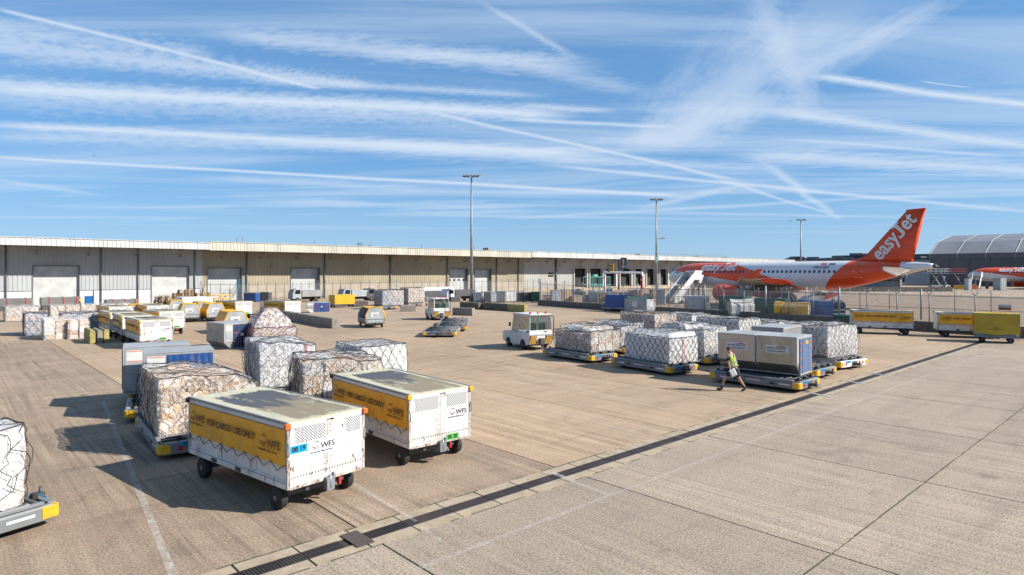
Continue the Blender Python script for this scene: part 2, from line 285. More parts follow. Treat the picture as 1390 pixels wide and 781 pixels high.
def concrete_slab_mat(name, c1, c2, groove=.6):
    m, nt, b = mat_base(name); L = nt.links; c1 = tuple(x*ALB for x in c1); c2 = tuple(x*ALB for x in c2)
    ge = nd(nt, 'ShaderNodeNewGeometry'); oi = nd(nt, 'ShaderNodeObjectInfo')
    mp = nd(nt, 'ShaderNodeMapping', vector_type='POINT'); L.new(ge.outputs['Position'], mp.inputs[0]); mp.inputs['Rotation'].default_value = (0, 0, -GROT)
    def noi(scale, det=6., r=.6, vec=None, dist=0., s=None):
        v = vec or mp.outputs[0]
        if s:
            q = nd(nt, 'ShaderNodeMapping'); L.new(v, q.inputs[0]); q.inputs['Scale'].default_value = s; v = q.outputs[0]
        n = nd(nt, 'ShaderNodeTexNoise', i_Scale=scale, i_Detail=det, i_Roughness=r, i_Distortion=dist); L.new(v, n.inputs['Vector']); return n.outputs['Fac']
    big = noi(.16, 5.); med = noi(1.1, 6., .65); fine = noi(26., 5., .75); gr = noi(1., 4., .7, s=(7., .12, 1)); gr2 = noi(1., 3., .6, s=(3.0, .06, 1)); st = noi(.5, 7., .6, dist=1.5); stl = noi(1., 6., .65, s=(.12, 1.1, 1), dist=.6)
    mx = nd(nt, 'ShaderNodeMix', data_type='RGBA'); L.new(sstep(nt, mth(nt, 'ADD', mth(nt, 'MULTIPLY', big, .6), mth(nt, 'MULTIPLY', med, .4)), .34, .64), mx.inputs[0]); mx.inputs[6].default_value = (*c1, 1); mx.inputs[7].default_value = (*c2, 1)
    c = mx.outputs[2]
    def mul(c, fac, lo, hi):   # multiply value
        hs = nd(nt, 'ShaderNodeHueSaturation'); L.new(c, hs.inputs['Color']); L.new(fac, hs.inputs['Value']); return hs.outputs[0]
    gw = sstep(nt, noi(.28, 3.), .38, .62, .25, 1.)
    g = mth(nt, 'MULTIPLY', mth(nt, 'SUBTRACT', mth(nt, 'ADD', mth(nt, 'MULTIPLY', gr, .75), mth(nt, 'MULTIPLY', gr2, .25)), .5), mth(nt, 'MULTIPLY', gw, groove))
    v = mth(nt, 'ADD', 1., mth(nt, 'ADD', mth(nt, 'MULTIPLY', g, 2.3), mth(nt, 'MULTIPLY', mth(nt, 'SUBTRACT', fine, .5), 3.4)))
    c = mul(c, v, 0, 0)
    v2 = mth(nt, 'MULTIPLY', sstep(nt, oi.outputs['Random'], 0., 1., .93, 1.07), sstep(nt, st, .55, .78, 1., .74)); c = mul(c, v2, 0, 0)
    c = mul(c, sstep(nt, stl, .48, .74, 1.03, .84), 0, 0)
    q2 = nd(nt, 'ShaderNodeTexNoise', i_Scale=30., i_Detail=3.0, i_Roughness=.7); L.new(mp.outputs[0], q2.inputs['Vector'])
    mq = nd(nt, 'ShaderNodeMix', data_type='RGBA', blend_type='SOFT_LIGHT'); mq.inputs[0].default_value = .55; L.new(c, mq.inputs[6]); L.new(q2.outputs['Color'], mq.inputs[7]); c = mq.outputs[2]
    # dark aggregate specks and a few oil drips
    vo = nd(nt, 'ShaderNodeTexVoronoi', i_Scale=14.); L.new(mp.outputs[0], vo.inputs['Vector'])
    sp1 = mth(nt, 'MULTIPLY', mth(nt, 'LESS_THAN', vo.outputs['Distance'], .22), sstep(nt, noi(7., 2.), .45, .6))
    m2 = nd(nt, 'ShaderNodeMix', data_type='RGBA'); L.new(mth(nt, 'MULTIPLY', sp1, .75), m2.inputs[0]); L.new(c, m2.inputs[6]); m2.inputs[7].default_value = (.12, .09, .07, 1)
    vo2 = nd(nt, 'ShaderNodeTexVoronoi', i_Scale=.32); L.new(mp.outputs[0], vo2.inputs['Vector'])
    dr = mth(nt, 'ADD', vo2.outputs['Distance'], mth(nt, 'MULTIPLY', mth(nt, 'SUBTRACT', noi(5., 4.), .5), .16))
    m3 = nd(nt, 'ShaderNodeMix', data_type='RGBA'); L.new(sstep(nt, dr, .1, .02, 0., .5), m3.inputs[0]); L.new(m2.outputs[2], m3.inputs[6]); m3.inputs[7].default_value = (.09, .075, .065, 1)
    L.new(m3.outputs[2], b.inputs['Base Color']); b.inputs['Roughness'].default_value = .88; b.inputs['Specular IOR Level'].default_value = .25
    bp = nd(nt, 'ShaderNodeBump', i_Strength=.55, i_Distance=.012); L.new(mth(nt, 'ADD', mth(nt, 'MULTIPLY', gr, .8), mth(nt, 'MULTIPLY', fine, .7)), bp.inputs['Height']); L.new(bp.outputs[0], b.inputs['Normal'])
    return m, nt, b, m3, mp
def far_apron_mat():
    m, nt, b, last, mp = concrete_slab_mat('far_concrete', (.43, .32, .225), (.355, .265, .19)); L = nt.links
    sp = nd(nt, 'ShaderNodeSeparateXYZ'); L.new(mp.outputs[0], sp.inputs[0])
    def ln(o, off, per): return mth(nt, 'LESS_THAN', mth(nt, 'ABSOLUTE', mth(nt, 'SUBTRACT', mth(nt, 'FLOORED_MODULO', mth(nt, 'SUBTRACT', o, off-per/2), per), per/2)), .02)
    j = mth(nt, 'MAXIMUM', ln(sp.outputs[0], .35, 5.35), ln(sp.outputs[1], 4.16, 5.8))
    mx = nd(nt, 'ShaderNodeMix', data_type='RGBA'); L.new(mth(nt, 'MULTIPLY', j, .6), mx.inputs[0]); L.new(last.outputs[2], mx.inputs[6]); mx.inputs[7].default_value = (.1, .08, .06, 1)
    L.new(mx.outputs[2], b.inputs['Base Color']); return m
def worn_line(name, col, keep=.6, sc=6., top=.55):
    m, nt, b = mat_base(name); L = nt.links
    ge = nd(nt, 'ShaderNodeNewGeometry'); n = nd(nt, 'ShaderNodeTexNoise', i_Scale=sc, i_Detail=8.0, i_Roughness=.75); L.new(ge.outputs['Position'], n.inputs['Vector'])
    b.inputs['Base Color'].default_value = (*col, 1); b.inputs['Roughness'].default_value = .8
    L.new(sstep(nt, n.outputs['Fac'], .62-keep*.3, .9-keep*.3, .18*top, top), b.inputs['Alpha']); return m
def glass(name, tint=(.03, .05, .05), rough=.05, alpha=.55):
    m, nt, b = mat_base(name); b.inputs['Base Color'].default_value = (*tint, 1); b.inputs['Roughness'].default_value = rough; b.inputs['Specular IOR Level'].default_value = 1.; b.inputs['Alpha'].default_value = alpha; return m
def perforated(name, col, hole, sc=24.):
    m, nt, b = mat_base(name); L = nt.links; tc = nd(nt, 'ShaderNodeTexCoord'); v = nd(nt, 'ShaderNodeTexVoronoi', i_Scale=sc, i_Randomness=0.); 
    mp = nd(nt, 'ShaderNodeMapping'); mp.inputs['Rotation'].default_value = (0, R(45), 0); L.new(tc.outputs['Object'], mp.inputs[0]); L.new(mp.outputs[0], v.inputs['Vector'])
    mx = nd(nt, 'ShaderNodeMix', data_type='RGBA'); L.new(sstep(nt, v.outputs['Distance'], .38, .5), mx.inputs[0]); mx.inputs[6].default_value = (*hole, 1); mx.inputs[7].default_value = (*col, 1)
    L.new(mx.outputs[2], b.inputs['Base Color']); b.inputs['Roughness'].default_value = .6; return m
def stained_roof(name):
    m, nt, b = mat_base(name); L = nt.links; tc = nd(nt, 'ShaderNodeTexCoord'); oi = nd(nt, 'ShaderNodeObjectInfo')
    sp = nd(nt, 'ShaderNodeSeparateXYZ'); L.new(tc.outputs['Object'], sp.inputs[0])
    n = nd(nt, 'ShaderNodeTexNoise', i_Scale=1.6, i_Detail=8.0, i_Roughness=.7, i_Distortion=.4)
    ad = nd(nt, 'ShaderNodeVectorMath', operation='ADD'); L.new(tc.outputs['Object'], ad.inputs[0]); L.new(oi.outputs['Location'], ad.inputs[1])
    mp = nd(nt, 'ShaderNodeMapping'); mp.inputs['Scale'].default_value = (2.6, .7, 1); L.new(ad.outputs[0], mp.inputs[0]); L.new(mp.outputs[0], n.inputs['Vector'])
    ex = mth(nt, 'MULTIPLY', mth(nt, 'MAXIMUM', mth(nt, 'SUBTRACT', mth(nt, 'ABSOLUTE', mth(nt, 'ADD', sp.outputs[0], -.08)), .62), 0.), 3.)
    ey = mth(nt, 'MULTIPLY', mth(nt, 'MAXIMUM', mth(nt, 'SUBTRACT', mth(nt, 'ABSOLUTE', mth(nt, 'ADD', sp.outputs[1], .2)), 1.6), 0.), 1.6)
    f = sstep(nt, mth(nt, 'ADD', mth(nt, 'ADD', ex, ey), mth(nt, 'MULTIPLY', mth(nt, 'SUBTRACT', n.outputs['Fac'], .5), 1.9)), .32, .12)
    n2 = nd(nt, 'ShaderNodeTexNoise', i_Scale=1.3, i_Detail=7.0); L.new(mp.outputs[0], n2.inputs['Vector'])
    dk = nd(nt, 'ShaderNodeMix', data_type='RGBA'); L.new(sstep(nt, mth(nt, 'ADD', n2.outputs['Fac'], mth(nt, 'MULTIPLY', sp.outputs[1], -.22)), .42, .62), dk.inputs[0]); dk.inputs[6].default_value = (.07, .07, .075, 1); dk.inputs[7].default_value = (.23, .185, .115, 1)
    lt = nd(nt, 'ShaderNodeMix', data_type='RGBA'); L.new(sstep(nt, n.outputs['Fac'], .4, .7), lt.inputs[0]); lt.inputs[6].default_value = (.5, .47, .33, 1); lt.inputs[7].default_value = (.36, .34, .26, 1)
    mx = nd(nt, 'ShaderNodeMix', data_type='RGBA'); L.new(f, mx.inputs[0]); L.new(lt.outputs[2], mx.inputs[6]); L.new(dk.outputs[2], mx.inputs[7])
    L.new(mx.outputs[2], b.inputs['Base Color']); b.inputs['Roughness'].default_value = .6; return m

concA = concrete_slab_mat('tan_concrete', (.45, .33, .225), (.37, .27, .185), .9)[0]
concC = concrete_slab_mat('dimmed_tan_concrete', (.365, .275, .198), (.285, .215, .155), 1.2)[0]  # tan concrete darkened for near slabs; glancing-light difference put into the colour
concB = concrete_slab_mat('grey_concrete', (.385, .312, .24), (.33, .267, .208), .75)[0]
concFar = far_apron_mat()
M = dict(
 rusty=paint('rusty_white_paint', (.58, .55, .5), .6, dirt=.85, dirtcol=(.16, .08, .045), rust=1.5, scale=3.5, streak=True), kerb=paint('paver_concrete', (.43, .345, .245), .9, dirt=.5, scale=5, bump=.3), filler=paint('mossy_joint', (.035, .035, .02), .95, dirt=.6, dirtcol=(.1, .13, .03), scale=1.5),
 iron=paint('cast_iron', (.045, .035, .04), .55, .3, dirt=.4, dirtcol=(.12, .08, .07)), pit=paint('dark_pit', (.012, .011, .011), .9, dirt=.1),
 plate=paint('steel_cover', (.12, .095, .09), .5, .5, dirt=.5, bump=.4, bscale=60),
 white=paint('white_paint', (.72, .72, .70), .42, dirt=.22, rust=.25, scale=1.6, streak=True), whitec=paint('clean_white', (.78, .78, .78), .4, dirt=.08), panel=paint('worn_white_panel', (.74, .73, .71), .45, dirt=.5, rust=.95, scale=1.8, streak=True),
 orange=tarp('orange_tarp', (.98, .46, .014)), olive=tarp('olive_tarp', (.58, .38, .012)), yellowt=tarp('yellow_tarp', (.74, .42, .01)), greyt=tarp('pale_tarp', (.5, .52, .56)), whitet=tarp('white_tarp', (.72, .72, .7)),
 bluet=tarp('blue_tarp', (.02, .085, .3), wr=.9), navy=tarp('navy_curtain', (.02, .045, .12), wr=.8), greent=tarp('green_tarp', (.006, .09, .07)), 
 rubber=paint('tyre_rubber', (.018, .018, .02), .8, dirt=.3, dirtcol=(.1, .09, .08)), hub=paint('hub_metal', (.3, .3, .3), .5, .5, dirt=.5),
 steel=paint('galvanised_steel', (.27, .29, .31), .5, .35, dirt=.25, scale=4), grey=paint('grey_paint', (.2, .215, .23), .5, dirt=.4, rust=.2), dgrey=paint('dark_grey_paint', (.075, .08, .088), .55, dirt=.4), lgrey=paint('light_grey_paint', (.38, .41, .43), .5, dirt=.35, rust=.2),
 black=paint('black_paint', (.02, .02, .022), .5, dirt=.3), yellow=paint('yellow_paint', (.85, .46, .01), .45, dirt=.5, rust=.25, scale=4), red=paint('red_paint', (.55, .02, .02), .4, dirt=.1), redm=paint('red_white_tape', (.6, .04, .04), .4, dirt=.0),
 cyan=paint('cyan_plate', (.0, .34, .62), .4, dirt=.15), green=paint('green_plate', (.1, .5, .08), .4, dirt=.15), alu=paint('worn_aluminium', (.47, .44, .40), .34, .7, dirt=.6, dirtcol=(.2, .15, .11), scale=2.4, streak=True, bump=.25, bscale=6), alut=paint('aluminium_top', (.46, .47, .47), .5, .25, dirt=.25, scale=3), alud=paint('dull_aluminium', (.36, .36, .36), .5, .3, dirt=.45, scale=2),
 placard=paint('placard_white', (.68, .68, .68), .5, dirt=.2), dblue=paint('blue_door_paint', (.10, .16, .30), .5, dirt=.3, rust=.2), ink=paint('black_print', (.015, .015, .02), .6, dirt=0.), inkb=paint('navy_print', (.01, .015, .09), .6, dirt=0.), inkd=paint('dark_print_on_tarp', (.05, .035, .02), .6, dirt=0.), inkr=paint('red_print', (.5, .03, .04), .6, dirt=0.), inkbr=paint('brown_print', (.3, .06, .02), .6, dirt=0.),
 barrier=paint('barrier_concrete', (.27, .245, .215), .9, dirt=.6, dirtcol=(.09, .08, .065), scale=1.2, bump=.5, bscale=18), barrierd=paint('mossy_barrier', (.15, .135, .115), .9, dirt=.7, dirtcol=(.06, .055, .045), scale=1.4, bump=.5, bscale=18), yblock=paint('faded_yellow_concrete', (.42, .36, .12), .9, dirt=.7, scale=3, bump=.4), 
 perf=perforated('perforated_sheet', (.62, .62, .62), (.05, .05, .07)), roofc=stained_roof('stained_cart_roof'), mirror=glass('window_glass', (.03, .06, .05), .05, .5), dglass=glass('dark_glass', (.01, .015, .02), .08, 1.),
 f1=film('clear_film', (.88, .87, .88), .08, .64), f2=film('milky_film', (.95, .95, .96), .4, 1.), f3=film('brownish_film', (.86, .83, .82), .2, .85), f4=film('smoky_film', (.62, .62, .68), .3, .9), net=paint('net_cord', (.03, .03, .035), .7, dirt=.2), netg=paint('pale_net_cord', (.35, .34, .36), .7, dirt=.2), netr=paint('maroon_net_cord', (.14, .02, .04), .7, dirt=.1),
 c1=carton('brown_carton', (.6, .42, .28)), c2=carton('tan_carton', (.68, .54, .42)), c3=carton('white_carton', (.78, .77, .75)), c4=carton('blue_grey_carton', (.34, .37, .42)), wood=paint('pallet_wood', (.42, .27, .13), .8, dirt=.5, scale=5), strap=paint('red_strap', (.6, .07, .05), .5, dirt=.1), orangep=paint('orange_plastic', (.7, .15, .02), .4, dirt=.2),
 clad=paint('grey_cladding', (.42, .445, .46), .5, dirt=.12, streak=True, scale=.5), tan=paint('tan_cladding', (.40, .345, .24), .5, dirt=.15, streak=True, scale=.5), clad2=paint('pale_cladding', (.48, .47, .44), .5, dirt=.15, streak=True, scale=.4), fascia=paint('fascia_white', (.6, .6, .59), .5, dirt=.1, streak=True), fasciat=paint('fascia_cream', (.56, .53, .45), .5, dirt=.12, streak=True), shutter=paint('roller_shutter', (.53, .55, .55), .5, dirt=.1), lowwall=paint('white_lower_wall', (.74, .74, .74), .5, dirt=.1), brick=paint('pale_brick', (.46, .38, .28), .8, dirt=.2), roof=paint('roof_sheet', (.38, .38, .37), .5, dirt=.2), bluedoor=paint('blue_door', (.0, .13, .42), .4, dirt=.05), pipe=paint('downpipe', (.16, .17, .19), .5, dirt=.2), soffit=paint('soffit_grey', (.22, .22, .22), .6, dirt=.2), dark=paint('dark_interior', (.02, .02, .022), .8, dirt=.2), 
 hang=paint('hangar_cladding', (.125, .12, .13), .6, dirt=.15, scale=.3), hroof=paint('hangar_roof', (.23, .23, .245), .45, dirt=.1, scale=.3), hband=paint('hangar_band', (.1, .11, .13), .5, dirt=.1), term=paint('terminal_dark', (.055, .075, .1), .4, dirt=.1), terml=paint('terminal_light', (.42, .45, .47), .5, dirt=.1),
 orangea=paint('aircraft_orange', (.83, .076, .008), .3, dirt=.05), leafm=paint('foliage', (.05, .075, .02), .7, dirt=.5, dirtcol=(.02, .035, .01), scale=3), bark=paint('bark', (.12, .08, .05), .9), turq=paint('turquoise_paint', (.12, .48, .42), .5), lamp=paint('lamp_housing', (.13, .12, .12), .5))
# ------------------------------------------------------------------ ground
A0, A1, B0, B1 = 5.7-5.35*4, 5.7+5.35*9, -1.64, 55.76
def quadsheet(pts, z=0.): return [tuple(AB(a, b, z)) for a, b in pts]
mb = MB(); BIG = 2500
for r in ((-BIG, A0, -BIG, BIG), (A1, BIG, -BIG, BIG), (A0, A1, -BIG, B0), (A0, A1, B1, BIG)):
    mb.add(quadsheet(((r[0], r[2]), (r[1], r[2]), (r[1], r[3]), (r[0], r[3]))), [(0, 1, 2, 3)])
ground = mb.build('ground', concFar); tag(ground, kind='structure')
mb = MB(); mb.add(quadsheet(((A0, B0), (A1, B0), (A1, B1), (A0, B1)), -.014), [(0, 1, 2, 3)])
mb.build('joint_filler', M['filler'], ground)
alines = [5.7+5.35*k for k in range(-4, 10)]
blines = [B0, 4.16, 9.57, None, 10.53, 16.1, 21.9, 27.5, 33.2, 38.9, 44.5, 50.1, B1]
cache = {}
for i in range(len(alines)-1):
    for j in range(len(blines)-1):
        if blines[j] is None or blines[j+1] is None: continue
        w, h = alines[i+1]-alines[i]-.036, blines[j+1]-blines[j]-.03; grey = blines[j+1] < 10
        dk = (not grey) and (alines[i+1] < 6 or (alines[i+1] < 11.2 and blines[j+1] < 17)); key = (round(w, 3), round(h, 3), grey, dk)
        if key not in cache: cache[key] = MB().box(-w/2, w/2, -h/2, h/2, -.06, 0).mesh('concrete_slab', concB if grey else (concC if dk else concA))
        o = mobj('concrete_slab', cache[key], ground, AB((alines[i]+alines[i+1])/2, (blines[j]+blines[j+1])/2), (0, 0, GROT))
# drain: grates between two rows of pavers
drain = thing('drainage_channel', 'long slotted iron drain with concrete edging running diagonally across the apron', 'drain', AB(6, 10.05), GROT)
drain['kind'] = 'thing'
def grate(n, along):
    m = MB(); m.box(-.495, .495, -.165, -.14, -.03, .002); m.box(-.495, .495, .14, .165, -.03, .002); m.box(-.495, -.475, -.14, .14, -.03, .001); m.box(.475, .495, -.14, .14, -.03, .001)
    if along:
        for k in range(7): y = -.14+.28*(k+.5)/7; m.box(-.475, .475, y-.009, y+.009, -.028, 0.)
        for k in range(1, 4): x = -.475+.95*k/4; m.box(x-.01, x+.01, -.14, .14, -.028, -.004)
    else:
        for k in range(n): x = -.475+.95*(k+.5)/n; m.box(x-.013, x+.013, -.14, .14, -.028, 0.)
        m.box(-.475, .475, -.012, .012, -.028, -.004)
    return m.mesh('grate', M['iron'])
gm = [grate(18, False), grate(0, True)]
pm = MB().box(-.484, .484, -.148, .148, -.06, -.001).mesh('paver', M['kerb'])
for k in range(-5, 54):
    if k != 5: mobj('grate', gm[0 if k < 7 else 1], drain, (k-6., 0, -.004))
    else:
        mobj('grate', gm[0], drain, (k-6.15, 0, -.004), scale=(.66, 1, 1))
    for s in (-1, 1):
        mobj('paver', pm, drain, (k-6+random.uniform(-.008, .008), s*.32, random.uniform(-.003, 0)), (0, 0, random.uniform(-.006, .006)))
MB().box(-8.6, 47.5, -.47, .47, -.12, -.1).build('channel_floor', M['pit'], drain)
for k in range(5):
    pass
c = MB().box(-.165, .165, -.32, .32, 0, .014).build('cover_plate', M['plate'], drain, (5.47-6, -.01, .004))
pl = [(1105, 534.8), (1157, 518.8), (1184, 507.6)]
for u, v in pl:
    a, b = toab(GP(u, v)); MB().box(-.09, .09, -.62, .62, .004, .008).build('cover_strip', M['alut'], drain, (a-6, 0, 0), (0, 0, R(-14)))
# moss and dirt in the widest joints
mossm = paint('moss', (.085, .10, .035), .95, dirt=1., dirtcol=(.03, .03, .02), scale=3)
for b_, w_, k_ in ((4.16, .013, .8), (10.53, .012, .5), (9.57, .012, .45)):
    m = MB(); rs = random.Random(int(b_*7)); a_ = -4.
    while a_ < 52:
        l_ = rs.uniform(.1, .7)
        if rs.random() < k_*.85: hw = w_*rs.uniform(.5, 1.6); m.add(quadsheet(((a_, b_-hw*.6), (a_+l_*.5, b_-hw), (a_+l_, b_-hw*.4), (a_+l_, b_+hw*.5), (a_+l_*.4, b_+hw), (a_, b_+hw*.4)), .003), [(0, 1, 2, 3, 4, 5)])
        a_ += l_
    tag(m.build('moss', mossm), kind='stuff')
# black rubber tracks left by the tugs
tmk = worn_line('tyre_rubber_mark', (.09, .075, .06), .45, 2., .2)
for pts in (((20, 600), (150, 560), (330, 545), (520, 520), (700, 505)), ((60, 760), (220, 640), (420, 560), (600, 500), (700, 470)), ((300, 480), (470, 470), (640, 480), (800, 520)), ((640, 440), (560, 470), (500, 500)), ((420, 450), (560, 440), (700, 445), (760, 440)), ((120, 500), (60, 520), (0, 560))):
    P_ = [GP(u, v) for u, v in pts]; C_ = []
    for i in range(len(P_)-1):
        for q in range(8):
            t_ = q/8; p0, p1, p2, p3 = P_[max(0, i-1)], P_[i], P_[i+1], P_[min(len(P_)-1, i+2)]
            C_.append(.5*((2*p1)+(-p0+p2)*t_+(2*p0-5*p1+4*p2-p3)*t_*t_+(-p0+3*p1-3*p2+p3)*t_**3))
    for off in (-.75, .75):
        m = MB(); vs = []
        for i in range(len(C_)-1):
            d = (C_[i+1]-C_[i]).normalized(); n = Vector((-d.y, d.x, 0)); vs += [tuple(C_[i]+n*(off-.09)+Vector((0, 0, .0035))), tuple(C_[i]+n*(off+.09)+Vector((0, 0, .0035)))]
        m.add(vs, [(2*i, 2*i+2, 2*i+3, 2*i+1) for i in range(len(vs)//2-1)]); tag(m.build('tyre_mark', tmk), kind='structure')
# painted lines, worn
lines = [((140, 545), (235, 781), .11, .5), ((614, 488.6), (905, 556), .09, .75), ((641, 531), (880, 592), .09, .7), ((465, 648), (565, 708), .08, .65), ((572, 716), (600, 735), .07, .65), ((560, 775), (1075, 578.6), .1, .8), ((1075, 578.6), (1330, 483), .1, .75), ((748, 641), (768, 649), .12, .4), ((768, 649), (826, 672), .12, .7), ((1014, 575), (1062, 584), .09, .6), ((880, 583), (990, 610), .05, .95), ((1098, 550), (1146, 557), .09, .75), ((1180, 545), (1240, 556), .04, .95), ((600, 604), (720, 646), .04, .95), ((0, 497), (60, 500), .08, .9), ((700, 545), (790, 569), .04, .95), ((520, 500), (600, 520), .05, .95)]
mats = {}
for k, (p, q, w, wear) in enumerate(lines):
    P, Q = GP(*p), GP(*q); d = (Q-P).normalized(); n = Vector((-d.y, d.x, 0))*w/2*1.1
    if wear not in mats: mats[wear] = worn_line('worn_line_paint', (.72, .72, .7), 1.-wear*.75, 5.)
    N = 12; m = MB(); m.add([tuple((P.lerp(Q, i/N)+n*s)+Vector((0, 0, .004))) for i in range(N+1) for s in (-1, 1)], [(2*i, 2*i+2, 2*i+3, 2*i+1) for i in range(N)])
    tag(m.build('painted_line', mats[wear]), kind='structure')
# far ground: a strip of sandy hardstanding beyond the fence and a grass verge
m = MB(); m.add([(60, 150, .004), (700, 120, .004), (700, 190, .004), (60, 176, .004)], [(0, 1, 2, 3)]); tag(m.build('taxiway', concB), kind='structure')

# ------------------------------------------------------------------ warehouse range
WB, FB = 111.7, 106.8
def wa(u, b=WB): X = (u-CX)/FP; d = b/(.73804-.67476*X); return d*(.73804*X+.67476)
def wz(u, v, b=WB): X = (u-CX)/FP; d = b/(.73804-.67476*X); return EYE-(v-HY)*d/FP
def cladding(mb, x0, x1, z0, z1, y=0., pitch=.5, dep=.05, mi=0, slope=0.):
    n = max(1, round((x1-x0)/pitch)); p = (x1-x0)/n; pts = []
    for i in range(n):
        a = x0+i*p; pts += [(a, y), (a+p*.62, y), (a+p*.7, y-dep), (a+p*.92, y-dep)]
    pts.append((x1, y)); vs = []; 
    for x, yy in pts: vs += [(x, yy, z0), (x, yy, z1)]
    mb.add(vs, [(2*i, 2*i+2, 2*i+3, 2*i+1) for i in range(len(pts)-1)], mi)
def wall_open(mb, x0, x1, z0, z1, ops, **k):
    x = x0
    for o in sorted(ops):
        if o[0] > x: cladding(mb, x, o[0], z0, z1, **k)
        if o[2] > z0: cladding(mb, o[0], o[1], z0, o[2], **k)
        if o[3] < z1: cladding(mb, o[0], o[1], o[3], z1, **k)
        x = o[1]
    if x < x1: cladding(mb, x, x1, z0, z1, **k)
def shutter(parent, x0, x1, z0, z1, mat=None, y=.28, trim=True, windows=False, lightname=None):
    n = max(6, int((z1-z0)/.33)); m = MB(); h = (z1-z0)/n
    for i in range(n): m.add([(x0, y, z0+i*h), (x1, y, z0+i*h), (x1, y, z0+i*h+h*.85), (x0, y, z0+i*h+h*.85), (x1, y+.02, z0+i*h+h), (x0, y+.02, z0+i*h+h)], [(0, 1, 2, 3), (3, 2, 4, 5)])
    d = m.build('roller_door', mat or M['shutter'], parent)
    f = MB(); f.box(x0-.12, x0, -.1, y+.1, z0, z1+.12); f.box(x1, x1+.12, -.1, y+.1, z0, z1+.12); f.box(x0-.003, x1+.003, -.1, y+.1, z1, z1+.12); f.build('door_frame', M['pipe'], d)
    if windows:
        for i in range(4):
            xx = x0+(x1-x0)*(i+.5)/4; MB().box(xx-.28, xx+.28, y-.02, y+.01, z0+(z1-z0)*.52, z0+(z1-z0)*.6).build('window', M['dglass'], d)
    return d
def canopy(parent, x0, x1, zt, zb, fm, parapet=True):
    f = MB(); cladding(f, x0, x1, zb, zt, y=-4.9, pitch=.55, dep=.05); f.box(x0, x1, -4.88, -4.7, zb, zt-.02); f.box(x0-.002, x1+.002, -5.02, -4.62, zt, zt+.08); f.build('fascia', fm, parent)
    s = MB(); s.box(x0+.01, x1-.01, -4.69, 0, zb+.1, zb+.22); s.build('soffit', M['soffit'], parent)
    r = MB(); r.add([(x0, -4.69, zt-.25), (x1, -4.69, zt-.25), (x1, 25, zt+1.1), (x0, 25, zt+1.1), (x1, 50, zt-.2), (x0, 50, zt-.2)], [(0, 1, 2, 3), (3, 2, 4, 5)]); r.build('roof', M['roof'], parent)
    nb = max(2, round((x1-x0)/6.6))
    for i in range(nb):
        x = x0+(x1-x0)*(i+.5)/nb; q = MB(); q.tube([(x, 0, zb-1.1), (x, -2.2, zb-.05)], .09, 6); q.tube([(x, 0, zb-.02), (x, -4.6, zb-.02)], .1, 4); q.build('canopy_bracket', M['steel'], parent)
def body(parent, x0, x1, zt):
    b = MB(); b.box(x0+.02, x1-.02, .98, 50, 0, zt-.5); b.build('interior_shade_box', M['dark'], parent)  # near-black box paints in the shade seen through the open bays
def downpipe(parent, x, zt, r=.09):
    MB().tube([(x, -.2, 0), (x, -.2, zt)], r, 8).build('downpipe', M['pipe'], parent)
# --- grey warehouse at the near end
aL, aS = wa(-260), wa(275); x0 = 0; OX = aL
w1 = thing('warehouse', 'grey clad warehouse with white fascia, pale roller doors and a small blue door', 'warehouse', AB(OX, WB), GROT)
def lx(u): return wa(u)-OX
xe = aS-OX; D1 = (lx(45), lx(107), 0., wz(80, 361.5)); D2 = (lx(206), lx(256), 0., wz(230, 362)); D0 = (lx(-75), lx(-20), 0, 6.2)
m = MB(); zl = 2.13
wall_open(m, x0, xe, zl, 8.7, [D0, D1, D2]); m.build('cladding', M['clad'], w1)
m = MB(); xs = [x0, D0[0], D0[1], D1[0], D1[1], D2[0], D2[1], xe]
for i in range(0, 8, 2):
    segs = [xs[i], xs[i+1]]
    if xs[i] < lx(120) < xs[i+1]: segs = [xs[i], lx(114.6), lx(126), xs[i+1]]
    for j in range(0, len(segs), 2): MB().box(segs[j]+.13, segs[j+1]-(.13 if segs[j+1] > lx(127) or len(segs) == 2 else 0), .0, .12, 0, zl).build('lower_wall', M['lowwall'], w1)
MB().box(lx(114.6)+.01, lx(126)-.01, .0, .12, wz(120, 402), zl).build('lower_wall', M['lowwall'], w1)
m = MB()
for i in range(0, 8, 2): m.box(xs[i]+.13, xs[i+1]-.13, -.06, .14, zl, zl+.07)
m.build('wall_flashing', M['pipe'], w1)
for d in (D0, D1, D2): shutter(w1, *d)
bd = MB().box(lx(114.6)+.13, lx(126)-.03, .02, .1, 0, wz(120, 402)-.02).build('door', M['bluedoor'], w1)
MB().tube([(lx(116), -.02, 1.), (lx(116), -.02, 1.2)], .02, 6).build('handle', M['steel'], bd)
sg = MB().box(lx(117.8), lx(121.6), -.04, -.005, wz(120, 401.2), wz(120, 399.8)).build('door_sign', M['placard'], w1)
for u in (137, 187, 264, 8): downpipe(w1, lx(u), 8.5)
canopy(w1, x0, wa(285, FB)-OX-.6+.6, 9.51, 8.46, M['fascia']); body(w1, x0, xe, 9.3)
m = MB(); m.box(lx(33), lx(62), 6, 14, 9.3, 9.95); m.build('roof_light', M['fascia'], w1)
